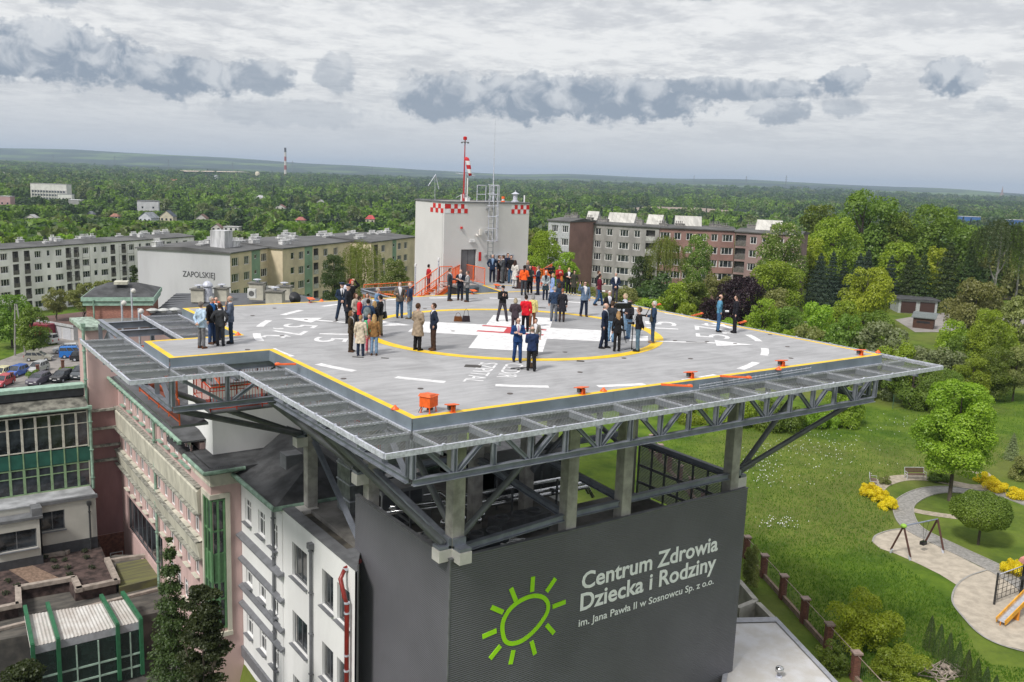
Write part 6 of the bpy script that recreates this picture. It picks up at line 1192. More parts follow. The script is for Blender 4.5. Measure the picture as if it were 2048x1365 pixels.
# --- things they carry or have put down
def bagat(px, py, name, label, c, w, h, s, rz=0): g3 = at(px, py); t = empty(name, label, 'bag', g3, rz); mk_bag(c, w, h, s)(t)
bagat(916, 643.5, 'handbag', 'slouchy brown leather handbag on the deck', (.13, .045, .012), .42, .26, .18, YAW); bagat(932, 644, 'handbag', 'black handbag with a red edge on the deck', (.03, .02, .025), .40, .30, .34, YAW+.2)
bagat(1064, 737, 'handbag', 'small brown handbag on the deck behind the photographer', (.07, .045, .03), .22, .22, .2, YAW)
item(PE, (.36, 0, 1.37), 'mobile_phone', 'white phone held by the bearded man in the cap', 'phone', mk_phone); item(PF, (.24, -.27, 1.72), 'mobile_phone', 'phone held up by the man in the light blue blazer', 'phone', mk_phone)
item(PG, (.22, 0, .62), 'handbag', 'dark teal handbag held by the white haired woman', 'bag', mk_bag((.02, .035, .045), .42, .26, .12)); item(PC, (-.1, -.32, .72), 'shoulder_bag', 'black shoulder bag of the man in khaki trousers', 'bag', mk_bag(BLK, .38, .3, .5)); item(PD, (-.05, .25, .88), 'shoulder_bag', 'brown shoulder bag of the man in pale jeans', 'bag', mk_bag((.14, .08, .05), .3, .22, .5, ) )
item(PL, (.12, .22, .95), 'camera_bag', 'olive camera bag of the grey haired man in the blue jacket', 'bag', mk_bag((.055, .05, .035), .42, .26, .4)); item(PL, (.32, 0, 1.14), 'photo_camera', 'small camera in the hands of the grey haired man', 'camera', mk_camera)
item(PI_, (.05, -.27, .85), 'photo_camera', 'camera with a pale lens at the hip of the walking photographer', 'camera', lambda t: mk_camera(t, True)); item(PM, (.2, -.05, 1.0), 'photo_camera', 'camera with a white lens on the man in the light blue sweater', 'camera', lambda t: mk_camera(t, True)); item(PM, (0, .22, .78), 'hip_bag', 'blue hip bag of the man in the light blue sweater', 'bag', mk_bag((.04, .10, .22), .28, .24, .2))
def mk_pack(t): m = MB(); m.ball((0, 0, .0), .2, 9, (.55, .85, 1.15)); m.ball((-.08, 0, -.08), .13, 8, (.5, .9, .9)); m.build('pack', cl((.15, .18, .19)), t, True); MB().tube([(.1, .1, .2), (.25, .11, .1), (.1, .1, -.15)], .02, 5).tube([(.1, -.1, .2), (.25, -.11, .1), (.1, -.1, -.15)], .02, 5).build('straps', cl(CHAR), t)
item(PB, (-.22, 0, 1.22), 'backpack', 'grey backpack on the navy sweater', 'backpack', mk_pack)
def mk_vcam(t): MB().box((0, 0, 0), (.38, .13, .17)).box((-.22, 0, .02), (.1, .1, .2)).box((.05, 0, .13), (.22, .03, .03)).build('camera_body', RB, t, bev=.01); m = MB(); m.lathe((0, 0, 0), [(.05, 0), (.055, .12), (.075, .2)], 12); m.v = [(z+.19, y, x) for x, y, z in m.v]; m.build('lens', RB, t)
item(PH, (.18, .12, 1.62), 'video_camera', 'shoulder video camera of the operator in black', 'video camera', mk_vcam)
def tripod(px, py, top_h, label, rz):
    g3 = at(px, py); t = empty('tripod', label, 'tripod', g3, rz); 
    for k in range(3): a = k*2.094; m = MB(); m.tube([(.04*math.cos(a), .04*math.sin(a), top_h), (.25*math.cos(a), .25*math.sin(a), top_h*.45), (.48*math.cos(a), .48*math.sin(a), 0)], [.03, .024, .018], 6); m.build('leg', RB, t)
    m = MB(); m.tube([(0, 0, top_h-.25), (0, 0, top_h+.1)], .04, 8); m.tube([(0, 0, top_h+.08), (-.35, .1, top_h-.15)], .012, 5); m.build('head', RB, t); return g3
g3 = tripod(1240, 683, 1.38, 'tall black tripod carrying the video camera', .4); t = empty('video_camera', 'large black video camera on the tripod among the film crew', 'video camera', (g3[0], g3[1], 1.6), img_dir(195)); mk_vcam(t); t.scale = (1.6, 1.6, 1.5)
t = empty('monopod', 'black camera monopod standing in front of the black fleece', 'monopod', at(1263, 700)); m = MB(); m.tube([(0, 0, 0), (0, 0, 1.1)], .022, 6); 
for k in range(3): a = k*2.1+.6; m.tube([(0, 0, .06), (.32*math.cos(a), .32*math.sin(a), .01)], .014, 5)
m.build('pole', RB, t); t2 = empty('photo_camera', 'black camera on top of the monopod', 'camera', at(1263, 700, 0)+np.array([0, 0, 1.15]), img_dir(190)); mk_camera(t2)
item(PJ, (.30, -.2, 1.25), 'microphone', 'blue reporter microphone held up to the interviewed man', 'microphone', lambda t: (MB().tube([(0, 0, -.12), (0, 0, .05)], .015, 6).build('handle', RB, t), MB().ball((0, 0, .1), .07, 8).build('windshield', mat('mic_blue', (.03, .12, .5), .8), t, True)))
t = MB().tube([(-.4, 0, .03), (.1, .05, .05), (.45, .1, .04)], .02, 6).tube([(-.2, -.2, .02), (.3, .12, .06)], .016, 6).build('folded_stand', RB, None, False, at(1042, 739)); t.rotation_euler = (0, 0, img_dir(10)); tag(t, 'folded black stand lying on the deck at the near side of the ring', 'stand')
# red stand with display by the far railing
t = empty('red_stand', 'red stand with a display board by the far railing', 'stand', at(1043, 577), img_dir(-80)); MB().bb((-.35, -.5, 0), (.35, .5, .06)).bb((-.3, -.3, .06), (.3, .5, .75)).build('cabinet', mat('stand_dark', (.05, .02, .02), .5), t); MB().bb((-.34, -.45, .75), (.34, .9, .82)).bb((-.1, .2, .82), (.0, .9, 1.4)).build('red_board', mat('stand_red', (.5, .02, .02), .5), t); MB().bb((.01, -.3, .9), (.04, .15, 1.25)).build('picture', mat('picture', (.2, .2, .25), .5, col2=(.45, .15, .1), scale=8), t)
# ================================================================== TERRAIN
def sm(a, b, x): t = np.clip((x-a)/(b-a), 0, 1); return t*t*(3-2*t)
RIDGE = [(-60, 12), (-29, 13), (-25, 17), (-20, 15), (-15, 15), (-10, 13), (-5, 9), (0, 7), (3, 9), (6, 8), (10, 7), (14, 9), (18, 9), (22, 7), (25, 8), (29, 4), (60, 6)]
def hnoise(x, y, s): return np.sin(x/s+1.3)*np.cos(y/s*1.1-.7)+.5*np.sin(x/s*2.3+y/s*1.7)+.3*np.cos(x/s*4.1-y/s*3.3)
def HT(x, y):
    x = np.asarray(x, float); y = np.asarray(y, float); dx = x-CAM[0]; dy = y-CAM[1]; u = dx*RH[0]+dy*RH[1]; v = dx*FH[0]+dy*FH[1]; r = np.hypot(u, v); a = np.degrees(np.arctan2(u, v))
    b = -18+(-25.2+18)*sm(-8, 42, -u-.0*v)*sm(55, 85, v); b = b+(-1.5)*sm(150, 210, v)*sm(20, 60, -u); b = b+4.5*sm(130, 155, v)*sm(190, 160, v)*sm(-60, -100, u)*0
    far = -30+hnoise(x, y, 260)*2.0*sm(400, 900, r)+(16)*sm(1400, 4200, r)+hnoise(x, y, 800)*9*sm(1800, 3800, r)
    pk = np.interp(a, [q[0] for q in RIDGE], [q[1] for q in RIDGE]); top = 7+pk/FPX*9000+hnoise(x, y, 1300)*15
    b = b+(-22.6-b)*sm(-8.6, -9.6, x)*sm(36, 33, y)*sm(-14, -8, y); h = b+(far-b)*sm(230, 480, r); h = h+(top-h)*sm(5600, 9000, r); h = h-160*sm(9300, 14000, r); return h
NA = 320; rr = [0.0]+list(np.geomspace(6, 14500, 120)); V = []; F = []
for r in rr:
    for k in range(NA):
        t = 2*math.pi*k/NA; V.append((CAM[0]+r*math.cos(t), CAM[1]+r*math.sin(t)))
V = np.array(V); Z = HT(V[:, 0], V[:, 1]); V = np.c_[V, Z]
idx = np.arange(len(rr)*NA).reshape(len(rr), NA); a = idx[:-1]; b = idx[1:]; F = np.stack([a, b, np.roll(b, -1, 1), np.roll(a, -1, 1)], -1).reshape(-1, 4)
def ground_mat():
    m = bpy.data.materials.new('ground_cover'); m.use_nodes = True; g = NT(m.node_tree); bs = m.node_tree.nodes['Principled BSDF']; ge = g.n('ShaderNodeNewGeometry'); p = ge.outputs['Position']
    n1 = g.noise(p, .35, 6, .65); n2 = g.noise(p, .05, 4); n3 = g.noise(p, 3.0, 4); c = g.mix(g.ramp(n1, .35, .65), (.055, .108, .011), (.125, .195, .021)); c = g.mix(g.m('MULTIPLY', g.ramp(n2, .4, .62), .5), c, (.19, .18, .06)); c = g.mix(g.m('MULTIPLY', n3, .35), c, (.03, .06, .01))
    ln = g.n('ShaderNodeVectorMath', operation='DISTANCE'); g.l(p, ln.inputs[0]); ln.inputs[1].default_value = tuple(CAM); dist = ln.outputs['Value']
    f1 = g.noise(p, .02, 6, .7); f2 = g.noise(p, .0016, 4, .6); fc = g.mix(g.ramp(f1, .35, .65), (.012, .024, .013), (.032, .052, .022)); fc = g.mix(g.m('MULTIPLY', g.ramp(f2, .5, .6), .8), fc, (.11, .17, .035))
    c = g.mix(g.ramp(dist, 260, 520), c, fc); g.l(c, bs.inputs['Base Color']); bs.inputs['Roughness'].default_value = .95; bs.inputs['Specular IOR Level'].default_value = .1
    bn = g.n('ShaderNodeBump'); bn.inputs['Strength'].default_value = .5; bn.inputs['Distance'].default_value = .15; g.l(g.noise(p, 2.2, 6, .7), bn.inputs['Height']); g.l(bn.outputs[0], bs.inputs['Normal']); return m
tag(ob('ground', npmesh('ground', V, F, ground_mat(), True)), kind='structure')
def gz(x, y): return float(HT(x, y))
def onground(px, py, z0=-18.0):
    z = z0
    for _ in range(12): q = at(px, py, z); z = gz(q[0], q[1])
    return np.array([q[0], q[1], z])
def ground_sheet(name, pxs, m_, dz=.02, sub=6, struct=True):
    """flat patch following the terrain, its outline given where it lies on the ground"""
    pts = [onground(*q) for q in pxs]; m = MB(); m.sheet([(q[0], q[1], 0) for q in pts], 0); me = m.mesh(name, m_); bm = bmesh.new(); bm.from_mesh(me); bmesh.ops.triangulate(bm, faces=bm.faces)
    for _ in range(sub if sub < 3 else 3): bmesh.ops.subdivide_edges(bm, edges=bm.edges[:], cuts=1, use_grid_fill=True)
    for v in bm.verts: v.co.z = gz(v.co.x, v.co.y)+dz
    bm.normal_update()
    for f in bm.faces:
        if f.normal.z < 0: f.normal_flip()
    bm.to_mesh(me); bm.free(); o = ob(name, me); tag(o, kind='structure'); return o
def ribbon(name, pxs, w, m_, dz=.03, curb=None):
    P = [onground(*q) for q in pxs]; pts = []
    for i in range(len(P)-1):
        p0, p1, p2, p3 = P[max(i-1, 0)], P[i], P[i+1], P[min(i+2, len(P)-1)]
        for j in range(8): t = j/8; pts.append(.5*((2*p1)+(-p0+p2)*t+(2*p0-5*p1+4*p2-p3)*t*t+(-p0+3*p1-3*p2+p3)*t**3))
    pts.append(P[-1]); V = []; C1 = []
    for i, p in enumerate(pts):
        d = pts[min(i+1, len(pts)-1)]-pts[max(i-1, 0)]; d = d/np.linalg.norm(d[:2]); n = np.array([-d[1], d[0], 0])*w/2
        for s in (1, -1): q = p+n*s; V.append((q[0], q[1], gz(q[0], q[1])+dz))
    o = MB().add(V, [(2*i, 2*i+1, 2*i+3, 2*i+2) for i in range(len(pts)-1)]).build(name, m_); tag(o, kind='structure')
    if curb:
        for s in (0, 1):
            m = MB()
            for i in range(len(pts)-1): m.beam(Vector(V[2*i+s]), Vector(V[2*i+2+s]), .08, .10)
            tag(m.build('kerb', curb), kind='structure')
    return o
PAV = mat('park_paving', (.27, .26, .245), .85, var=.15, scale=4); SAND = mat('play_sand', (.42, .37, .30), .95, var=.10, scale=1.5, bump=.3, bscale=14); KERB = mat('kerb_stone', (.30, .29, .27), .85, var=.1); GRAV = mat('gravel_path', (.36, .31, .24), .95, var=.15, scale=3)
# park paths, sand pits
ribbon('path', [(2100, 1215), (2048, 1172), (1985, 1135), (1900, 1095), (1830, 1060), (1808, 1030), (1812, 1005), (1850, 985), (1900, 980), (1960, 988), (2020, 995), (2110, 1030)], 1.5, PAV, .03, KERB)
ribbon('gravel_path', [(1745, 985), (1762, 968), (1800, 957), (1850, 957), (1900, 966), (1950, 975), (1985, 972), (1960, 945)], 1.5, GRAV, .022)
ribbon('gravel_path', [(1822, 1020), (1850, 1026), (1905, 1034), (1960, 1040)], 1.0, GRAV, .02)
ground_sheet('sand_pit', [(1745, 1085), (1752, 1072), (1780, 1062), (1812, 1058), (1850, 1078), (1900, 1105), (1960, 1135), (1975, 1140), (1925, 1160), (1912, 1170), (1880, 1150), (1840, 1130), (1790, 1108), (1760, 1098)], SAND, .025)
ground_sheet('sand_pit', [(1912, 1172), (1935, 1155), (1975, 1142), (2010, 1158), (2110, 1205), (2110, 1330), (2048, 1302), (2000, 1290), (1960, 1270), (1930, 1240), (1905, 1205)], SAND, .027)
ribbon('kerb_line', [(1745, 1085), (1752, 1072), (1780, 1062), (1812, 1058)], .12, KERB, .06); ribbon('kerb_line', [(1975, 1141), (1935, 1155), (1912, 1175), (1905, 1205), (1930, 1240), (1960, 1270), (2000, 1291), (2060, 1308)], .12, KERB, .06)
# yard and road on the left
ASPH = mat('asphalt', (.16, .155, .15), .9, var=.12, scale=1.2); PAVE2 = mat('pale_road', (.26, .24, .225), .9, var=.10, scale=.8)
ground_sheet('road', [(-80, 812), (-80, 735), (0, 722), (60, 700), (120, 690), (60, 668), (30, 655), (80, 640), (200, 650), (260, 700), (260, 730), (120, 735), (100, 760), (60, 770)], PAVE2, .04)
ground_sheet('car_park', [(-80, 850), (-80, 778), (0, 772), (90, 764), (200, 757), (300, 755), (300, 850)], ASPH, .045)
m = MB(); m.sheet([(-40, -14, -22.5), (-8.95, -14, -22.5), (-8.95, 33, -22.5), (-40, 33, -22.5)]); tag(m.build('court_paving', mat('dark_paving', (.07, .07, .065), .9, var=.2, scale=1.5)), kind='structure')
ground_sheet('yard', [(1790, 640), (1860, 628), (1960, 622), (2060, 640), (2060, 668), (1960, 655), (1890, 665), (1830, 665)], PAVE2, .04)
for q in ([(1225, 424), (1300, 417), (1400, 420), (1470, 426), (1400, 430), (1280, 428)],): ground_sheet('field', q, mat('bare_field', (.28, .22, .18), .95, var=.15, scale=.05, coord='Object'), 2.5, 2)
ground_sheet('field', [(1400, 428), (1520, 428), (1560, 440), (1380, 436)], mat('green_field', (.10, .15, .05), .95, var=.1), 2.0, 2)
ground_sheet('quarry_ground', [(360, 351), (420, 352), (500, 358), (440, 361), (370, 356)], mat('pale_sand', (.55, .46, .36), .95), 14, 2)
# grass and daisies on the lawn (nobody could count them)
rng = np.random.default_rng(3)
def lawn(name, n, size, h, m_, area, label=None):
    V = []; F = []; k = 0
    while k < n:
        x, y = rng.uniform(area[0], area[2]), rng.uniform(area[1], area[3]); P_ = onl(x, y)
        if P_ is None: continue
        a = rng.uniform(0, 6.28); s = size*rng.uniform(.6, 1.4); hh = h*rng.uniform(.5, 1.4); ca, sa = math.cos(a)*s, math.sin(a)*s; l = rng.uniform(-.5, .5, 2)*hh
        i = len(V); V += [(P_[0]-ca, P_[1]-sa, P_[2]), (P_[0]+ca, P_[1]+sa, P_[2]), (P_[0]+l[0], P_[1]+l[1], P_[2]+hh)]; F.append((i, i+1, i+2)); k += 1
    return ob(name, npmesh(name, V, F, m_))
LAWN = [(1485, 1060), (1300, 880), (1420, 860), (1700, 830), (2048, 790), (2048, 900), (1940, 960), (1850, 940), (1740, 960), (1790, 1050), (1735, 1080), (1900, 1200), (1950, 1300), (1980, 1330), (2060, 1340), (2060, 1380), (1730, 1380), (1620, 1250), (1540, 1150)]
def inpoly(x, y, P):
    c = False; n = len(P)
    for i in range(n):
        x1, y1 = P[i]; x2, y2 = P[(i+1) % n]
        if (y1 > y) != (y2 > y) and x < (x2-x1)*(y-y1)/(y2-y1)+x1: c = not c
    return c
def onl(px, py): return onground(px, py) if inpoly(px, py, LAWN) else None
tag(lawn('grass', 34000, .035, .15, leafmat('grass_blade', (.06, .135, .011), (.14, .24, .024), .4), (1300, 790, 2048, 1365)), kind='stuff')
fl = []
def daisies():
    V = []; F = []; cs = [(1560, 900, 60, 20), (1650, 890, 60, 25), (1700, 900, 70, 40), (1560, 1050, 40, 12), (1540, 960, 30, 20), (1800, 850, 80, 20), (1640, 930, 90, 40), (1520, 930, 30, 20)]
    for _ in range(380):
        c = cs[rng.integers(len(cs))]; x, y = rng.normal(c[0], c[2]*.6), rng.normal(c[1], c[3]*.6)
        if not inpoly(x, y, LAWN): continue
        P_ = onground(x, y); s = .022*rng.uniform(.6, 1.5); z = P_[2]+.2; i = len(V); V += [(P_[0]-s, P_[1]-s, z), (P_[0]+s, P_[1]-s, z+.02), (P_[0]+s, P_[1]+s, z+.05), (P_[0]-s, P_[1]+s, z+.03)]; F.append((i, i+1, i+2, i+3))
    return npmesh('daisies', V, F, WHITE)
tag(ob('daisies', daisies()), kind='stuff')
# ================================================================== TREES
LM = {'broad': leafmat('leaf_green', (0.086, 0.151, 0.020), (0.234, 0.325, 0.041)), 'bright': leafmat('leaf_bright', (0.156, 0.260, 0.017), (0.375, 0.490, 0.043)), 'yellow': leafmat('leaf_yellow_green', (0.218, 0.277, 0.018), (0.435, 0.496, 0.035), .35, .1), 'dull': leafmat('leaf_dull', (0.156, 0.179, 0.051), (0.312, 0.325, 0.104)), 'dark': leafmat('leaf_dark', (0.041, 0.079, 0.022), (0.109, 0.158, 0.039)),
      'purple': leafmat('leaf_purple', (0.020, 0.009, 0.013), (0.055, 0.022, 0.032)), 'willow': leafmat('leaf_willow', (0.122, 0.159, 0.018), (0.244, 0.293, 0.049)), 'spruce': leafmat('needle_spruce', (0.032, 0.061, 0.040), (0.081, 0.116, 0.073)), 'pine': leafmat('needle_pine', (0.027, 0.041, 0.015), (0.085, 0.100, 0.037)), 'grey': leafmat('leaf_grey_green', (0.159, 0.201, 0.091), (0.329, 0.378, 0.195)), 'gold': leafmat('flower_gold', (.70, .56, .01), (.85, .74, .03), 2, .1), 'blossom': leafmat('blossom_cream', (.55, .50, .33), (.75, .72, .5), 2, .1)}
BARK = mat('bark', (.085, .068, .052), .95, var=.3, scale=3, stretch=(1, 1, .2)); BARKB = mat('birch_bark', (.45, .44, .42), .9, col2=(.12, .11, .10), scale=5)
def quads(C, Nn, s, rng, asp=1.0, az_=1.0):
    """leaf quads at centres C with rough normals Nn"""
    n = len(C); a = rng.normal(size=(n, 3)); T = np.cross(Nn, a); T /= np.linalg.norm(T, axis=1, keepdims=True)+1e-9; B = np.cross(Nn, T); B /= np.linalg.norm(B, axis=1, keepdims=True)+1e-9
    s = (s*rng.uniform(.6, 1.35, n))[:, None]; T = T*[1, 1, 1/az_]; B = B*[1, 1, 1/az_]; V = np.stack([C-T*s*.5*asp, C+B*s*.35, C+T*s*.5*asp, C-B*s*.35], 1).reshape(-1, 3); F = np.arange(4*n).reshape(n, 4); return V, F
def unit(v): return v/(np.linalg.norm(v, axis=1, keepdims=True)+1e-9)
def lobes(kind, rng, k=1.0):
    L = []
    if kind in ('broad', 'round'):
        K = int((36 if kind == 'broad' else 34)*k)
        for i in range(K):
            z = rng.uniform(.06, .96); prof = math.sin(math.pi*min(1, (z*.92+.06)))**.55 if kind == 'broad' else math.sqrt(max(0, 1-(2*z-1)**2))
            a = rng.uniform(0, 6.28); r = prof*rng.uniform(.35, .80); L.append((r*math.cos(a), r*math.sin(a), z*.86+.05, rng.uniform(.26, .42)*(1.0-.3*z), rng.uniform(.09, .16)))
    if kind == 'tall':
        for i in range(int(34*k)): z = rng.uniform(.02, .97); a = rng.uniform(0, 6.28); r = (1-z)**.6*rng.uniform(.3, .8); L.append((r*math.cos(a), r*math.sin(a), z*.92, rng.uniform(.2, .34)*(1-.4*z), rng.uniform(.06, .1)))
    if kind == 'bush':
        for i in range(int(28*k)): a = rng.uniform(0, 6.28); r = math.sqrt(rng.uniform())*.8; L.append((r*math.cos(a), r*math.sin(a), rng.uniform(.12, .82)*(1-.35*r), rng.uniform(.22, .36), rng.uniform(.14, .22)))
    return L
def crown_mesh(name, kind, n, leaf, seed, m_, extra=None, az_=1.0):
    rng = np.random.default_rng(seed)
    if kind in ('broad', 'round', 'tall', 'bush'):
        kk = max(.8, az_/1.6); n = int(n*max(1, az_/2.2)); L = np.array(lobes(kind, rng, kk)); L[:, 4] = L[:, 3]*1.05/az_; w = L[:, 3]**2; ii = rng.choice(len(L), n, p=w/w.sum()); d = unit(rng.normal(size=(n, 3))); d[:, 2] = np.where(d[:, 2] < -.3, -d[:, 2], d[:, 2]); rad = rng.uniform(.72, 1.06, n)
        C = L[ii, :3]+d*np.stack([L[ii, 3]*rad, L[ii, 3]*rad, L[ii, 4]*rad], 1); Nn = unit(d+rng.normal(size=(n, 3))*.55)
    elif kind == 'ball':
        d = unit(rng.normal(size=(n, 3))); r = rng.uniform(.86, 1.03, n)[:, None]*(1+.05*np.sin(d[:, :1]*9+d[:, 1:2]*7)); C = d*r*[1, 1, .5]+[0, 0, .5]; Nn = unit(d+rng.normal(size=(n, 3))*.6)
    elif kind == 'conifer':
        z = rng.beta(1.1, 1.5, n); nr_ = 8+1.5*az_; ring = np.round(z*nr_)/nr_; a = rng.uniform(0, 6.28, n); f = rng.uniform(.1, 1, n)**.6; prof = (1-ring)**.85; k = 1+.18*np.sin(a*7+ring*40); r = prof*f*k; zz = ring+.03-f*.20*prof/az_+rng.normal(size=n)*.055/az_+.02
        C = np.stack([r*np.cos(a), r*np.sin(a), np.clip(zz, 0, 1.0)], 1); Nn = unit(np.stack([np.cos(a)*.5, np.sin(a)*.5, np.ones(n)], 1)+rng.normal(size=(n, 3))*.5)
    elif kind == 'pine':
        K = int(30*max(1, az_/1.8)); n = int(n*1.3); L = []
        for i in range(K): z = rng.uniform(.1, .97); a = rng.uniform(0, 6.28); r = (1-z*.75)*rng.uniform(.2, .85); L.append((r*math.cos(a), r*math.sin(a), z, .26*(1-.3*z), .26*.45/az_))
        L = np.array(L); ii = rng.integers(0, K, n); d = unit(rng.normal(size=(n, 3))); d[:, 2] = np.abs(d[:, 2])*.8-.1; rad = rng.uniform(.2, 1.1, n); C = L[ii, :3]+d*np.stack([L[ii, 3]*rad, L[ii, 3]*rad, L[ii, 4]*rad], 1); Nn = unit(d+rng.normal(size=(n, 3)))
    elif kind == 'thuja':
        z = rng.uniform(0, 1, n); a = rng.uniform(0, 6.28, n); prof = np.minimum(1, (1-z)*1.25)**.75*np.minimum(1, .75+z*2)*(1+.08*np.sin(a*5+z*9)); r = prof*rng.uniform(.86, 1.03, n); C = np.stack([r*np.cos(a), r*np.sin(a), z*.98], 1); Nn = unit(np.stack([np.cos(a), np.sin(a), np.full(n, .3)], 1)+rng.normal(size=(n, 3))*.5)
    elif kind == 'weeping':
        ns = 170; per = n//ns; C = []; Nn = []
        for i in range(ns):
            a = rng.uniform(0, 6.28); r0 = rng.uniform(.1, .85); z0 = .62+.36*math.sqrt(1-r0*r0)*rng.uniform(.75, 1); L_ = rng.uniform(.25, .62)*z0; t = np.sort(rng.uniform(0, 1, per)); rr_ = r0+.16*np.sin(t*1.5); C.append(np.stack([rr_*math.cos(a)+rng.normal(size=per)*.018, rr_*math.sin(a)+rng.normal(size=per)*.018, z0-L_*t**1.2], 1)); Nn.append(np.tile([math.cos(a), math.sin(a), .2], (per, 1))+rng.normal(size=(per, 3))*.5)
        C = np.concatenate(C); Nn = unit(np.concatenate(Nn))
    V, F = quads(C, Nn, leaf, rng, 1.0, az_)
    mats = [m_]
    me = npmesh(name, V, F, m_)
    if extra:
        k = int(len(F)*.10); me.materials.append(extra); mi = np.zeros(len(F), np.int32); top = np.where(C[:, 2] > .25)[0]; sel = rng.choice(top, min(k, len(top)), replace=False); mi[sel] = 1; me.polygons.foreach_set('material_index', mi); me.update()
    return me
def trunk_mesh(seed, m_, limbs=6, h=.55, r=.045):
    rng = random.Random(seed); m = MB(); m.tube([(0, 0, 0), (rng.uniform(-.03, .03), rng.uniform(-.03, .03), .3), (rng.uniform(-.05, .05), rng.uniform(-.05, .05), .62), (0, 0, .92)], [r*1.25, r, r*.6, r*.15], 7, False)
    for i in range(limbs): a = rng.uniform(0, 6.28); z = rng.uniform(.28, .7); L = rng.uniform(.35, .65)*(1-z*.5); m.tube([(0, 0, z), (math.cos(a)*L*.5, math.sin(a)*L*.5, z+.08), (math.cos(a)*L, math.sin(a)*L, z+.2)], [r*.5, r*.32, r*.1], 5, False)
    return m.mesh('trunk', m_)
_cr = {}
def crown_for(kind, leafm, q, seed, extra=None, asp=2.0):
    asp = min((1.0, 1.5, 2.1, 3.0, 4.2, 6.5), key=lambda a: abs(a-asp)); k = (kind, leafm, q, seed % 3, bool(extra), asp)
    if k not in _cr:
        n, lf = {4: (40000, .055), 3: (16000, .060), 2: (6500, .095), 1: (2600, .14), 0: (650, .29)}[q]
        if kind in ('conifer', 'pine', 'thuja'): lf *= 1.0
        if kind == 'weeping': lf *= .55; n = int(n*1.3)
        _cr[k] = crown_mesh('crown', kind, n, lf, seed % 3+len(kind)*5, LM[leafm], extra, asp)
    return _cr[k]
_tk = {}
def trunk_for(seed, birch=False):
    k = (seed % 3, birch)
    if k not in _tk: _tk[k] = trunk_mesh(seed % 3+10, BARKB if birch else BARK)
    return _tk[k]
def tree_at(x, y, z, h, rad, kind, leafm, label, q=2, cf=.82, seed=0, extra=None, group=None, name='tree', birch=False, rz=None):
    t = empty(name, label, 'tree' if name == 'tree' else name.replace('_', ' '), (x, y, z), random.uniform(0, 6.28) if rz is None else rz, group)
    c = ob('crown', crown_for(kind, leafm, q, seed, extra, h*cf/rad), t); c.scale = (rad, rad, h*cf); c.location = (0, 0, h*(1-cf))
    if kind != 'bush': k = ob('trunk', trunk_for(seed, birch), t); k.scale = (max(rad*.9, .3), max(rad*.9, .3), h*.97)
    return t
_sd = [0]
def tree(px, ytop, D, wpx, kind, leafm, label, q=2, cf=.85, extra=None, name='tree', **k):
    _sd[0] += 1; p = atd(px, ytop, D); z = gz(p[0], p[1]); h = p[2]-z; return tree_at(p[0], p[1], z-.1, h+.1, wpx*D/FPX, kind, leafm, label, q, cf, _sd[0], extra, name=name, **k)
BL = LM['blossom']
T3 = 3; T2 = 2
tree(1735, 374, 222, 88, 'broad', 'broad', 'tallest green tree rising above the horizon on the right', 3, .9); tree(1640, 402, 224, 45, 'broad', 'broad', 'tall slender green tree left of the tallest one', 2, .8); tree(1672, 432, 212, 62, 'broad', 'bright', 'green tree in front of and left of the tallest tree', 3, .9); tree(1800, 418, 220, 42, 'broad', 'broad', 'dark side tree just right of the tallest tree', 2, .85)
tree(1568, 436, 180, 55, 'broad', 'broad', 'horse chestnut with cream blossoms covering the end of the red block', 3, .9, BL); tree(1552, 520, 168, 66, 'broad', 'bright', 'rounded green tree below the blossoming chestnut', 3, .95); tree(1625, 470, 205, 40, 'broad', 'yellow', 'yellow green tree between the chestnut and the tall trees', 2, .9)
tree(1885, 410, 222, 84, 'broad', 'broad', 'big domed green tree left of the birch', 3, .9); tree(1800, 482, 212, 46, 'broad', 'bright', 'light green tree below the gap between the big trees', 2, .9); tree(1878, 490, 208, 46, 'broad', 'yellow', 'yellow green tree behind the dark conifers', 2, .9); tree(2008, 430, 190, 62, 'weeping', 'dark', 'tall drooping birch at the right edge', 3, .95, birch=True); tree(2052, 440, 194, 48, 'weeping', 'broad', 'second birch cut by the right edge', 2, .95, birch=True)
for i, (x, y, D, w, c, lb) in enumerate(((1643, 508, 194, 34, 'spruce', 'blue green spruce, first of the conifer row'), (1668, 504, 198, 26, 'spruce', 'narrow spruce, second of the conifer row'), (1690, 520, 200, 24, 'spruce', 'short spruce, third of the conifer row'), (1722, 508, 202, 32, 'spruce', 'spruce behind the yellow green tree'), (1738, 500, 206, 30, 'spruce', 'taller spruce behind the yellow green tree'), (1785, 512, 198, 26, 'spruce', 'narrow spruce right of the yellow green tree'), (1824, 506, 198, 36, 'dark', 'dark conifer above the brown garage'), (1850, 506, 196, 34, 'dark', 'pointed dark conifer above the garage'), (1903, 486, 196, 46, 'dark', 'broad dark conifer above the blue fence'), (1945, 494, 194, 40, 'dark', 'dark conifer beside the birch'))): tree(x, y, D, w, 'conifer', c, lb, 3 if i % 2 == 0 else 2, .97)
tree(1738, 538, 168, 62, 'broad', 'yellow', 'spreading yellow green tree in front of the spruces', 3, .9); tree(1690, 600, 150, 36, 'broad', 'bright', 'bright green tree left under the yellow green one', 2, .9)
tree(1958, 560, 150, 66, 'round', 'dull', 'rounded olive green tree above the brown shed', 3, .85); tree(1988, 612, 120, 52, 'broad', 'bright', 'bright yellow green small tree right of the shed', 3, .88); tree(2045, 585, 130, 44, 'broad', 'dull', 'dull tree cut by the right edge', 2, .9); tree(2040, 690, 112, 36, 'broad', 'dull', 'sparse tree at the right edge above the lawn', 2, .8)
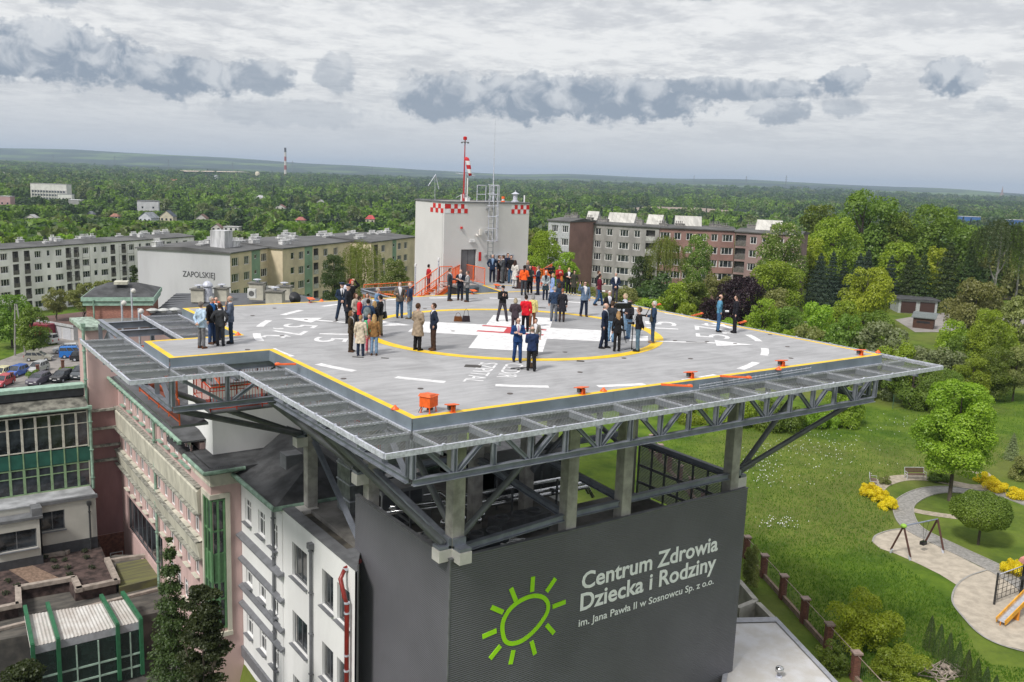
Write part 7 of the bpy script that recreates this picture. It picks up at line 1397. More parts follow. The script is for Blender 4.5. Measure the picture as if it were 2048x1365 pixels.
tree(1334, 466, 180, 44, 'weeping', 'willow', 'weeping willow in front of the grey block', 3, .98); tree(1288, 505, 182, 28, 'broad', 'dark', 'dark green tree left of the weeping willow', 2, .9); tree(1400, 457, 180, 36, 'broad', 'broad', 'horse chestnut with cream blossoms right of the willow', 3, .95, BL); tree(1325, 545, 172, 60, 'bush', 'dark', 'dark thicket under the weeping willow', 2, 1)
tree(1487, 551, 150, 60, 'broad', 'purple', 'dark purple leaved tree behind the pair at the deck edge', 3, .97); tree(1420, 590, 146, 26, 'broad', 'purple', 'small purple leaved tree beside the large one', 2, .97)
for i, (x, y, D, w, c, lb) in enumerate(((1352, 558, 140, 40, 'bright', 'bright green pointed bush in front of the willow'), (1250, 555, 150, 44, 'dull', 'dull green bush below the grey block'), (1190, 548, 150, 34, 'dull', 'dull bush behind the deck edge beside the floral coat'), (1300, 590, 134, 40, 'bright', 'bright bush along the right deck edge'), (1390, 545, 160, 44, 'broad', 'green bush left of the purple tree'), (1440, 520, 168, 40, 'dull', 'olive bush above the purple tree'), (1380, 600, 130, 36, 'bright', 'bright bush under the orange arm'), (1556, 556, 150, 44, 'dull', 'olive rounded bush right of the purple tree'), (1580, 585, 140, 40, 'broad', 'green bush at the deck edge right of the pair'), (1530, 592, 136, 38, 'bright', 'bright bush behind the young man in black'), (1640, 592, 140, 52, 'bright', 'bright bush below the spruces'), (1625, 628, 126, 48, 'dull', 'greyish bush over the right deck edge'), (1700, 630, 126, 48, 'broad', 'dark green bush over the right deck edge'), (1772, 628, 122, 62, 'grey', 'silvery green willow bush left of the shed'), (1880, 672, 118, 60, 'grey', 'silvery green willow bush under the shed'), (1930, 665, 122, 40, 'broad', 'dark bush below the brown shed'), (1460, 615, 128, 30, 'bright', 'small bright bush behind the man in the light blue sweater'), (1590, 640, 128, 40, 'bright', 'bright bush over the right deck edge below the purple tree'), (1950, 715, 112, 44, 'bright', 'bright bush by the wire fence below the tall bright tree'), (1880, 745, 106, 46, 'broad', 'dark green bush at the far lawn edge behind the young tree'), (1800, 664, 118, 46, 'bright', 'bright bush left of the brown shed'), (1915, 640, 132, 40, 'bright', 'bright bush right of the brown shed'), (1755, 612, 150, 40, 'broad', 'green tree left of the brown garage'), (1740, 690, 112, 60, 'grey', 'silvery bush behind the right tip of the net'), (1830, 725, 108, 60, 'broad', 'green bush between the net tip and the lawn'), (1690, 770, 99, 52, 'bright', 'bright bush under the right corner of the deck'), (1560, 800, 96, 55, 'broad', 'green bush seen through the right truss'), (1470, 800, 97, 50, 'bright', 'bright bush seen through the middle of the truss'), (1380, 800, 98, 40, 'bright', 'bush seen through the truss left of the column'), (1640, 815, 98, 40, 'bright', 'low bush at the far edge of the lawn'), (2000, 690, 112, 42, 'broad', 'dark green bush by the wire fence'), (1900, 730, 108, 40, 'broad', 'dark bush by the wire fence left'))):
    tree(x, y, D, w, 'bush' if i % 3 else 'broad', c, lb, 3 if D < 115 else 2, 1.0, name='bush' if i % 3 else 'tree')
tree(1090, 448, 160, 46, 'broad', 'bright', 'bright green tree right of the white tower', 3, .95); tree(1132, 492, 156, 34, 'broad', 'bright', 'bright green tree second right of the tower', 2, .97); tree(1068, 500, 150, 36, 'broad', 'bright', 'bright green tree against the tower corner', 2, .97); tree(1165, 535, 152, 32, 'bush', 'dull', 'dull bush right of the bright trees', 2, 1, name='bush')
tree(912, 376, 118, 34, 'broad', 'dark', 'dark green tree top showing behind the red mast', 2, .8); tree(990, 372, 122, 22, 'broad', 'dark', 'dark tree top behind the ladder cage', 2, .8)
tree(722, 474, 155, 58, 'weeping', 'willow', 'large pale weeping willow behind the left crowd', 3, .98); tree(668, 487, 150, 34, 'broad', 'dark', 'dark green tree left of the large willow', 3, .97); tree(789, 499, 152, 34, 'broad', 'broad', 'blossoming chestnut between willow and tower', 3, .97, BL)
tree(332, 490, 172, 24, 'broad', 'broad', 'green tree left of the grey gable wall', 2, .97); tree(345, 540, 166, 32, 'broad', 'bright', 'bright tree at the foot of the grey gable wall', 2, .97); tree(268, 528, 186, 22, 'pine', 'dark', 'dark pine in front of the long white block', 2, .95)
for x, y, D, w, c, lb in ((110, 574, 172, 26, 'dull', 'small umbrella shaped tree by the long white block'), (165, 566, 172, 32, 'dull', 'flat topped tree second along the white block'), (205, 560, 172, 30, 'dull', 'flat topped tree third along the white block'), (245, 560, 172, 30, 'dull', 'flat topped tree nearest the brick penthouse'), (18, 588, 158, 52, 'broad', 'rounded green bush tree at the left edge'), (62, 610, 150, 34, 'broad', 'green tree beside the power pole'), (48, 622, 176, 30, 'broad', 'green hedge tree behind the red van')): tree(x, y, D, w, 'broad' if D < 165 else 'round', c, lb, 2, .9 if D < 165 else .55)
# trees and shrubs in the park and the court
def rooted(px, pyb, ytop, wpx, kind, leafm, label, q=3, cf=.8, name='tree', extra=None, zg=None, **k):
    g3 = onground(px, pyb) if zg is None else at(px, pyb, zg); D = (g3-CAM)@FWD; h = (pyb-ytop)/FPX*D/.93; _sd[0] += 1; return tree_at(g3[0], g3[1], g3[2]-.05, h, wpx*D/FPX, kind, leafm, label, q, cf, _sd[0], extra, name=name, **k)
rooted(1898, 1002, 762, 82, 'broad', 'bright', 'young light green tree standing in the park lawn', 4, .82); rooted(1956, 1090, 988, 57, 'ball', 'broad', 'round clipped tree on a thin stem in the park', 3, .66)
for x, y, w, h_, lb in ((1742, 985, 24, 22, 'yellow flowering shrub nearest the small bench'), (1760, 997, 24, 22, 'yellow flowering shrub in the middle of the yellow row'), (1778, 1012, 22, 20, 'yellow flowering shrub at the end of the yellow row by the path'), (1970, 958, 22, 16, 'yellow ground shrub at the far path'), (1992, 975, 26, 18, 'yellow ground shrub second along the far path'), (2032, 990, 26, 18, 'yellow ground shrub at the right edge by the far path'), (2028, 1142, 26, 26, 'rounded yellow shrub above the slide')): rooted(x, y+6, y-h_+4, w, 'bush', 'gold', lb, 2, 1, name='flowering_shrub')
rooted(1720, 1300, 1162, 72, 'bush', 'yellow', 'loose yellow green shrub beside the brick post fence', 3, 1, name='shrub'); rooted(1800, 1365, 1290, 60, 'bush', 'bright', 'bright green shrub at the bottom edge by the fence', 3, 1, name='shrub'); rooted(1500, 1180, 1060, 18, 'bush', 'dull', 'narrow shrub at the corner of the sign block', 2, 1, name='shrub'); rooted(1660, 1350, 1270, 34, 'bush', 'broad', 'dark shrub at the foot of the fence', 2, 1, name='shrub')
rooted(2022, 920, 868, 17, 'conifer', 'grey', 'small blue grey spruce right of the young tree', 2, .98); rooted(1880, 962, 945, 26, 'bush', 'broad', 'low dark shrub right of the far bench', 2, 1, name='shrub'); rooted(1770, 968, 950, 14, 'bush', 'dull', 'low brownish shrub between the two benches', 2, 1, name='shrub'); rooted(2040, 960, 905, 24, 'bush', 'dull', 'sparse shrub at the right edge by the yellow flowers', 2, 1, name='shrub')
for i in range(10): 
    x = 1857+i*18.5; y = 1300+i*15.5; rooted(x, y, y-72+i*1.5, 13, 'thuja', 'dark', '%s thuja of the row beside the sand pit' % ['nearest to the fence end, first', 'second', 'third', 'fourth', 'fifth', 'sixth', 'seventh', 'eighth', 'ninth', 'last'][i], 2, 1, name='thuja', group='thuja row by the sand pit')
tree(338, 1078, 40, 84, 'conifer', 'dark', 'dark narrow spruce standing before the pink wing', 4, .98); tree(405, 1165, 37, 112, 'pine', 'pine', 'brownish green pine in the court in front of the white wing', 4, .97); tree(40, 1318, 36, 120, 'pine', 'pine', 'pine top at the lower left corner', 4, .97)
# ---- woods beyond: the nearest three hundred as trees, the rest as one mass
avoid = [(at(0, 500, -12.3)[:2], at(388, 474, -12.3)[:2], 18), (at(345, 490, -7.7)[:2], at(460, 508, -7.7)[:2], 20), (at(460, 508, -7.7)[:2], at(830, 470, -7.7)[:2], 22), (at(1100, 444, -2.8)[:2], at(1560, 470, -2.8)[:2], 20)]
def clear(x, y, pad_=0):
    p = np.array([x, y])
    for a, b, w in avoid:
        d = b-a; t = np.clip(((p-a)@d)/(d@d), 0, 1)
        if np.linalg.norm(a+d*t-p) < w+pad_: return False
    return True
HOLES = []      # filled by the distant buildings: (x, y, radius)
for (px, py, rad) in ((98, 398, 34), (128, 400, 30), (150, 412, 22), (296, 424, 26), (292, 444, 20), (333, 444, 18), (402, 442, 14), (432, 462, 16), (460, 465, 16), (345, 374, 20), (1340, 424, 120), (1420, 426, 90), (740, 446, 14), (10, 412, 20), (228, 438, 12), (378, 380, 14), (520, 400, 14), (560, 420, 14), (180, 432, 12), (640, 408, 14), (600, 445, 12), (470, 420, 12), (700, 396, 14), (60, 440, 14)):
    q = at(px, py, -29); HOLES.append((q[0], q[1], rad))
def lowcap(x, y, z, h):      # gardens in front of the far houses have lower trees
    d0 = math.hypot(x-CAM[0], y-CAM[1])
    for a, b, r in HOLES:
        D = math.hypot(a-CAM[0], b-CAM[1])
        if D-190 < d0 < D and abs((x-CAM[0])*(b-CAM[1])-(y-CAM[1])*(a-CAM[0]))/D < r*.9*d0/D+2: zl = CAM[2]+(-26.5-CAM[2])*d0/D; h = min(h, max(1.0, zl-z-.5))
    return h
def free(x, y): return all((x-a)**2+(y-b)**2 > r*r for a, b, r in HOLES)
cand = []
for v in np.arange(225, 420, 8.5):
    for u in np.arange(-.6*v, .6*v, 8.5):
        uu, vv = u+rng.uniform(-3.5, 3.5), v+rng.uniform(-3.5, 3.5); x, y = uv_xy(uu, vv); px, py, _ = proj((x, y, gz(x, y)+8))
        if -40 < px < 2090 and clear(x, y) and free(x, y): cand.append((vv, uu, x, y, px))
cand.sort(); cand = [c for c in cand if not (1080 < c[4] < 1580 and c[0] < 240)]
FM = {'broad': leafmat('far_green', (0.046, 0.090, 0.018), (0.128, 0.205, 0.033)), 'bright': leafmat('far_bright', (0.090, 0.160, 0.018), (0.218, 0.320, 0.038)), 'dull': leafmat('far_dull', (0.090, 0.115, 0.038), (0.179, 0.211, 0.077)), 'dark': leafmat('far_dark', (0.023, 0.051, 0.018), (0.064, 0.102, 0.032)), 'spruce': leafmat('far_spruce', (0.023, 0.046, 0.028), (0.058, 0.090, 0.051))}
KINDS = [('broad', 'broad', 'green broadleaf tree in the wood beyond the apartment blocks'), ('broad', 'dark', 'dark green broadleaf tree in the wood beyond the apartment blocks'), ('round', 'bright', 'light green broadleaf tree in the wood beyond the apartment blocks'), ('broad', 'dull', 'olive green broadleaf tree in the wood beyond the apartment blocks'), ('conifer', 'spruce', 'dark conifer in the wood beyond the apartment blocks')]
for i, (v, u, x, y, px) in enumerate(cand[:295]):
    k = KINDS[rng.choice(5, p=[.36, .2, .14, .2, .1])]; h = lowcap(x, y, gz(x, y), rng.uniform(7, 12.5)*(1.25 if k[0] == 'conifer' else 1)); tree_at(x, y, gz(x, y)-.3, h, rng.uniform(4.2, 7.2)*(.55 if k[0] == 'conifer' else 1), k[0], k[1], k[2], 1, .95, i, group='woodland trees, '+k[1])
rest = cand[295:]
def woodland():
    VV = []; FF = []; MI = []; nV = 0; protos = [[crown_mesh('tmp', kd, n_, lf, s+40, LM['broad'], None, 2.0) for s in range(3)] for kd, n_, lf in (('broad', 250, .38), ('round', 250, .38), ('conifer', 160, .40))]
    arr = []
    for grp in protos:
        for me in grp: a = np.zeros(len(me.vertices)*3, np.float32); me.vertices.foreach_get('co', a); arr.append(a.reshape(-1, 3)); bpy.data.meshes.remove(me)
    pts = [(c[2], c[3]) for c in rest]
    v = 420.0
    while v < 3600:
        sp = 9.8+(v-420)*.0085; u0 = .60*v
        for u in np.arange(-u0, u0, sp):
            uu = u+rng.uniform(-.45, .45)*sp; vv = v+rng.uniform(-.45, .45)*sp; x, y = uv_xy(uu, vv); pts.append((x, y))
        v += sp*(1+v*.0002)
    pts = np.array(pts); zz = HT(pts[:, 0], pts[:, 1]); patch = hnoise(pts[:, 0], pts[:, 1], 140)*.7+hnoise(pts[:, 0]+300, pts[:, 1], 420)*.6; mead = hnoise(pts[:, 0]*1.0+77, pts[:, 1]*.8-40, 95); dist = np.hypot(pts[:, 0]-CAM[0], pts[:, 1]-CAM[1])
    for i in range(len(pts)):
        x, y = pts[i]
        if not free(x, y) or not clear(x, y) or (dist[i] > 480 and mead[i] > 1.05): continue
        con = (patch[i] > 1.1 and rng.uniform() < .7) or rng.uniform() < .06; pi_ = rng.integers(0, 3)+(6 if con else 3*rng.integers(0, 2)); A_ = arr[pi_]
        if dist[i] > 1100: A_ = A_[:len(A_)//4//3*4]
        sc = 1.0 if dist[i] < 800 else 1+(dist[i]-800)/1800; hh = rng.uniform(8, 14)*(1.15 if con else 1)*min(sc, 1.25); hh = lowcap(x, y, zz[i], hh) if dist[i] < 1400 else hh; rr2 = rng.uniform(4.6, 8.0)*(.6 if con else 1)*sc; a = rng.uniform(0, 6.28); ca, sa = math.cos(a)*rr2, math.sin(a)*rr2
        V_ = np.stack([A_[:, 0]*ca-A_[:, 1]*sa+x, A_[:, 0]*sa+A_[:, 1]*ca+y, A_[:, 2]*hh+zz[i]-1], 1); VV.append(V_); nf = len(V_)//4
        f = rng.uniform()+.25*patch[i]; f = f-.25*min(1, max(0, dist[i]-900)/900); mi = 4 if con else (1 if f < .18 else 0 if f < .52 else 3 if f < .70 else 2); MI.append(np.full(nf, mi, np.int32)); nV += len(V_)
    V_ = np.concatenate(VV); F_ = np.arange(len(V_)).reshape(-1, 4); me = npmesh('distant_woodland', V_, F_, [FM[k] for k in ('broad', 'dark', 'bright', 'dull', 'spruce')]); return me, np.concatenate(MI)
me, mi = woodland(); me.polygons.foreach_set('material_index', mi[:len(me.polygons)]); me.update(); tag(ob('distant_woodland', me), kind='stuff')
# ================================================================== APARTMENT BLOCKS
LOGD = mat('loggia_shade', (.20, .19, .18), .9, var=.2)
def block(name, label, A, B, depth, H, sections, roofm, cat='apartment block', storey=2.8, gable=None):
    """A,B: roof-edge ends of the long facade seen from here; sections: (start, end, wall material, [columns]) along it;
    a column is (offset, width, kind): w window, n narrow window, l loggia with railing"""
    A = np.array(A, float); B = np.array(B, float); d = B-A; L = float(np.hypot(d[0], d[1])); U = np.array([d[0]/L, d[1]/L, 0]); N = np.array([U[1], -U[0], 0]); 
    if N@(CAM-A) < 0: N = -N
    t = empty(name, label, cat, (0, 0, 0)); z0 = A[2]-H; ns = int(H//storey)
    for (s0, s1, wm, colsx) in sections:
        rects = []; kinds = []
        for (o_, w_, k_) in colsx:
            for s in range(ns):
                top = H-.55-s*storey; h_ = {'w': 1.5, 'n': 1.3, 'l': 2.3, 's': .75}[k_]; w_, o_ = (w_*1.15, o_-w_*.075) if k_ != 'l' else (w_, o_); r = (o_, top-h_-(.25 if k_ != 'l' else 0), w_, h_)
                if r[1] < .1: continue
                rects.append(r); kinds.append((k_, r))
        P0 = A+U*s0; P0[2] = z0; m = MB(); facade(m, P0, U, N, s1-s0, H, rects, .14); m.build('wall', wm, t)
        for k_, r in kinds:
            if k_ == 'l':
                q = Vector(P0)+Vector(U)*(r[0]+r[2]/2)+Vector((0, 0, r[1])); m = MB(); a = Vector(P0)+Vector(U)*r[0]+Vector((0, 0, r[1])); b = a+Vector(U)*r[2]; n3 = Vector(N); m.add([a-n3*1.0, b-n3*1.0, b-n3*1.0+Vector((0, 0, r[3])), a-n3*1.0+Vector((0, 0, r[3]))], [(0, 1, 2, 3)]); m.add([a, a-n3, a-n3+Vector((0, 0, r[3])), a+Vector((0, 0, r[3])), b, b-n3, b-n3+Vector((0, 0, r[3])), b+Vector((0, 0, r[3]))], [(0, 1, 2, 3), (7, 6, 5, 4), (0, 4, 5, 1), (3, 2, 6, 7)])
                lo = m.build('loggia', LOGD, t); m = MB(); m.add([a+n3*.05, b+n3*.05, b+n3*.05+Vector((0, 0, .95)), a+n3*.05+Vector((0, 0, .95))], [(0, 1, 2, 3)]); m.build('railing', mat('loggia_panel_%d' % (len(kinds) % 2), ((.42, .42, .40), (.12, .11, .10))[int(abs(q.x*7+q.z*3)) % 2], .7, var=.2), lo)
            else: put_window(t, P0, U, N, r, {'w': 2 if r[2] < 1.7 else 3, 'n': 1, 's': 1}[k_], 1, WFR, .12, None, .12 if k_ == 'w' else 0, fw=.085)
    m = MB(); a, b = A.copy(), B.copy(); c, e_ = B-N*depth, A-N*depth; g0 = .02
    for p_, q_ in ((b, c), (c, e_), (e_, a)): m.add([(p_[0], p_[1], z0-6), (q_[0], q_[1], z0-6), (q_[0], q_[1], A[2]), (p_[0], p_[1], A[2])], [(0, 1, 2, 3)])
    m.add([(a[0], a[1], z0-6), (b[0], b[1], z0-6), (b[0], b[1], z0), (a[0], a[1], z0)], [(0, 1, 2, 3)]); m.build('gable_wall', gable or sections[0][2], t)
    m = MB(); o_ = .3; pts = [A-U*o_+N*o_, B+U*o_+N*o_, B+U*o_-N*(depth+o_), A-U*o_-N*(depth+o_)]
    zt_ = A[2]; m.add([(p[0], p[1], zt_+z) for z in (.0, .22) for p in pts]+[tuple((pts[0]+pts[3])/2+np.array([0, 0, .75])), tuple((pts[1]+pts[2])/2+np.array([0, 0, .75]))], [(3, 2, 1, 0), (0, 1, 5, 4), (1, 2, 6, 5), (2, 3, 7, 6), (3, 0, 4, 7), (4, 5, 9, 8), (6, 7, 8, 9), (5, 6, 9), (7, 4, 8)]); m.build('roof', roofm, t)
    return t, A, U, N, L
BW = mat('block_white', (.86, .84, .84), .9, var=.10, scale=.25, stretch=(1, 1, .4)); BBE = mat('block_beige', (.60, .51, .37), .9, var=.10, scale=.3); BGN = mat('block_green', (.21, .32, .23), .9, var=.1, scale=.3); BGB = mat('block_gable_grey', (.47, .47, .495), .9, var=.06, scale=.2, stretch=(1, 1, .3))
BGY = mat('block_grey', (.30, .29, .28), .9, var=.15, scale=.4, stretch=(1, 1, .4)); BRE = mat('block_red', (.28, .165, .145), .9, var=.1, scale=.3); BPK = mat('block_rose', (.26, .18, .17), .9, var=.1, scale=.3); ROOF = mat('block_roofing', (.10, .10, .10), .85, var=.2, scale=.2)
VW = mat('vent_white', (.62, .62, .62), .8, var=.2, scale=1.2); 
def vents(t, A, U, N, L, depth, n, seed, m_=None, h=(.5, 1.0), w=(1.2, 3.2)):
    r = random.Random(seed)
    for i in range(n):
        s = L*(i+.5)/n+r.uniform(-1, 1); d_ = r.uniform(.15, .85)*depth; ww_, hh_ = r.uniform(*w), r.uniform(*h); p = A+U*s-N*d_; rz = math.atan2(U[1], U[0])
        m = MB(); m.box((p[0], p[1], A[2]+.25+hh_/2), (ww_, .9, hh_), rz); m.box((p[0], p[1], A[2]+.3+hh_), (ww_+.15, 1.05, .08), rz)
        for k in range(int(ww_/.4)): q = p+U*(-ww_/2+.2+k*.4); m.lathe((q[0], q[1], A[2]+.34+hh_), [(.09, 0), (.09, r.uniform(.2, .5)), (.13, .52), (.13, .56)], 6)
        m.build('roof_vent', m_ or VW, t)
# long white block on the left
A = at(-60, 504.5, -12.3); B = at(388, 474, -12.3); L = float(np.hypot(*(B-A)[:2]))
def pxs(x, A=A, B=B, z=None):      # distance along the facade where it crosses picture column x
    lo, hi = 0.0, 1.0
    for _ in range(40):
        mid = (lo+hi)/2; q = A+(B-A)*mid; 
        if proj(q)[0] < x: lo = mid
        else: hi = mid
    return lo*float(np.hypot(*(B-A)[:2]))
colz = []
for x, k in ((7, 'w'), (30, 'l'), (53, 'l'), (75, 'w'), (96, 'n'), (117, 'w'), (136, 'l'), (152, 'l'), (171, 'w'), (190, 'n'), (208, 'w'), (225, 'l'), (247, 'l'), (263, 'w'), (280, 'n'), (296, 'w'), (312, 'l'), (325, 'l'), (338, 'w'), (354, 'n'), (370, 'w'), (-25, 'n'), (-45, 'w')):
    w_ = {'w': 1.55, 'n': .7, 'l': 1.5}[k]; colz.append((pxs(x)-w_/2, w_, k))
t, A_, U_, N_, L_ = block('long_block', 'long five storey white apartment block with recessed balconies on the left', A, B, 11, 14.2, [(0, L, BW, colz)], ROOF); vents(t, A_, U_, N_, L_, 11, 17, 5)
for x0 in (232, 248, 133, 158):      # rust-stained scaffolding poles at the balconies
    s = pxs(x0); p = A_+U_*s+N_*.9; m = MB(); 
    for dz in range(0, 13, 2): m.tube([(p[0], p[1], A_[2]-1-dz), (p[0]+U_[0]*2.2, p[1]+U_[1]*2.2, A_[2]-1-dz)], .04, 4)
    for k in (0, 2.2): m.tube([(p[0]+U_[0]*k, p[1]+U_[1]*k, A_[2]-.5), (p[0]+U_[0]*k, p[1]+U_[1]*k, A_[2]-14)], .04, 4)
    m.build('scaffold', mat('scaffold_grey', (.22, .21, .2), .6), t)
# block with the street name
A = at(460, 508, -7.7); B = at(558, 494, -7.7); C3 = at(565, 499, -7.7); D3 = at(700, 484.5, -7.7); U = (B-A)/np.linalg.norm(B-A); N = np.array([U[1], -U[0], 0]); N = N if N@(CAM-A) > 0 else -N
gL = at(345, 489.5, -7.7); L1 = float(np.linalg.norm((B-A)[:2])); depth = float(abs((gL-A)@N)) ; depth = max(9, depth)
P1s = lambda x: pxs(x, A, B)
t, A_, U_, N_, L_ = block('street_name_block', 'beige and green apartment block with a grey gable wall carrying the street name', A, B, depth, 14.0, [(0, P1s(503), BBE, [(P1s(470)-1.0, 2.0, 'w'), (P1s(493)-.8, 1.6, 'w')]), (P1s(503), P1s(520), BGN, [(P1s(511)-P1s(503)-.4, .8, 's')]), (P1s(520), L1, BBE, [(P1s(527)-P1s(520)-.8, 1.9, 'w'), (P1s(549)-P1s(520)-.8, 1.5, 'w')])], ROOF, gable=BGB)
vents(t, A_, U_, N_, L_, depth, 5, 8, None, (.5, 1.2), (2, 4)); p = A_+U_*6-N_*5; m = MB(); m.box((p[0], p[1], A_[2]+1.9), (2.8, 2.8, 3.2), math.atan2(U_[1], U_[0])); m.build('lift_housing', mat('weathered_white', (.52, .52, .54), .9, var=.2, scale=1.5, stretch=(1, 1, .2)), t)
# street name on the gable
gdir = (A-gL); gw = float(np.linalg.norm(gdir[:2])); bk = A_-N_*depth; gd = (A_-bk)/np.linalg.norm((A_-bk)[:2]); gn = -U_
def gpt(px, py):      # point on the gable plane under a picture point
    d = ray(px, py); k = ((A_-CAM)@gn)/(d@gn); return CAM+d*k
a = gpt(366, 556); b = gpt(430, 562.5); c = gpt(366, 550); zz = (a[2]+b[2])/2+.35; w_ = float(np.linalg.norm((b-a)[:2]))
text_on('street_name', 'ZAPOLSKIEJ', t, mat('dark_letter', (.06, .06, .07), .7), tuple(np.array([a[0], a[1], zz])+gn*.03), tuple(gd), (0, 0, 1), w_, 1.0, -.004, .03)
L2_ = float(np.linalg.norm((D3-C3)[:2])); f2 = lambda x: pxs(x, C3, D3)
t, A2_, U2_, N2_, L22 = block('beige_block', 'beige apartment block section with a green stripe set back from the street name block', C3, D3, depth, 14.0, [(0, f2(609), BBE, [(f2(585)-.5, 1.0, 'n'), (f2(604)-1.0, 1.5, 'w')]), (f2(609), f2(625), BGN, [(f2(617)-f2(609)-.4, .8, 's')]), (f2(625), L2_, BBE, [(f2(632)-f2(625)-.9, 1.8, 'l'), (f2(652)-f2(625)-.8, 1.5, 'w'), (f2(672)-f2(625)-.8, 1.5, 'w')])], ROOF); vents(t, A2_, U2_, N2_, L22, depth, 7, 9, None, (.5, 1.0), (2, 4.5))
E3 = at(742, 486, -7.7); F3 = at(832, 475, -7.7); f3 = lambda x: pxs(x, E3, F3); L3_ = float(np.linalg.norm((F3-E3)[:2]))
t, A3_, U3_, N3_, L33 = block('beige_block', 'beige apartment block section just left of the white tower', E3, F3, depth, 14.0, [(0, f3(785), BBE, [(f3(752)-.9, 1.8, 'l'), (f3(767)-.8, 1.6, 'w')]), (f3(785), f3(793), BGN, [(.4, .8, 's')]), (f3(793), L3_, BBE, [(f3(799)-f3(793)-.7, 1.6, 'w'), (f3(812)-f3(793)-.8, 1.5, 'w')])], ROOF); vents(t, A3_, U3_, N3_, L33, depth, 8, 12, None, (.5, 1.0), (2, 4.5))
# grey, red and rose block on the right
SOL = mat('pale_roof_panel', (.50, .49, .46), .6, var=.12, scale=.6, stretch=(3, .3, 1))
def rblock(name, label, x0, y0, x1, y1, secs, z=-2.8, depth=10.5, gable=None, nv=5, seed=1, panels=()):
    A = at(x0, y0, z); B = at(x1, y1, z); L = float(np.hypot(*(B-A)[:2])); S2 = []
    for (a, b, m_, cols_) in secs:
        s0, s1 = (0 if a == x0 else pxs(a, A, B)), (L if b == x1 else pxs(b, A, B)); cs = [(pxs(x, A, B)-s0-w_/2, w_, k) for x, w_, k in cols_]; S2.append((s0, s1, m_, cs))
    t, A_, U_, N_, L_ = block(name, label, A, B, depth, 14.6, S2, ROOF, gable=gable); vents(t, A_, U_, N_, L_, depth, nv, seed, mat('vent_grey', (.24, .23, .22), .85, var=.2), (.6, 1.1), (1.2, 2.6))
    for (pa, pb) in panels:
        sa, sb = pxs(pa, A, B), pxs(pb, A, B); a = A_+U_*sa-N_*3.5; b = A_+U_*sb-N_*3.5; up = np.array([0, 0, 1.0]); m = MB(); m.add([a+up*.5, b+up*.5, b-N_*1.3+up*2.7, a-N_*1.3+up*2.7, a-N_*3+up*.3, b-N_*3+up*.3], [(0, 1, 2, 3), (3, 2, 5, 4), (0, 3, 4), (1, 5, 2)]); k = int((sb-sa)/.9)
        m.v = [tuple(map(float, q)) for q in m.v]
        for i in range(k): p_ = a+U_*(sb-sa)*i/k; m.beam(tuple(p_+up*.53+N_*.02), tuple(p_-N_*1.3+up*2.73+N_*.02), .06, .06)
        m.build('raised_rooflight', SOL, t)
    return t
W_ = lambda x: (x, 1.9, 'w')
rblock('white_grey_block', 'white and red apartment block seen left behind the grey block', 1097, 442, 1140, 445, [(1097, 1140, mat('block_pale', (.40, .41, .43), .9, var=.1), [(1110, 1.6, 'w'), (1131, 1.5, 'w')])], -2.2, gable=BRE, nv=3)
rblock('grey_block', 'grey apartment block with a dark red gable beyond the deck', 1158, 447, 1319, 457, [(1158, 1319, BGY, [(1172, 2.0, 'w'), (1197, 1.3, 'w'), (1220, 1.3, 'w'), (1249, 2.0, 'w'), (1275, 1.3, 'w'), (1302, 2.1, 'l')])], gable=BRE, nv=6, seed=3, panels=((1135, 1180), (1201, 1255), (1280, 1310)))
rblock('red_block', 'dark red apartment block section with white windows', 1320, 457, 1471, 463, [(1320, 1471, BRE, [(1331, 2.0, 'w'), (1356, 1.3, 'w'), (1380, 1.3, 'w'), (1405, 1.9, 'w'), (1430, 1.2, 'w'), (1456, 2.0, 'w')])], gable=BRE, nv=6, seed=4, panels=((1353, 1407),))
rblock('rose_block', 'rose grey apartment block section with balconies at its right end', 1472, 464.5, 1600, 472, [(1472, 1600, BPK, [(1483, 2.2, 'l'), (1508, 1.2, 'w'), (1532, 1.2, 'w'), (1558, 2.0, 'w'), (1585, 1.5, 'w')])], gable=BPK, nv=4, seed=5, panels=((1503, 1555),))
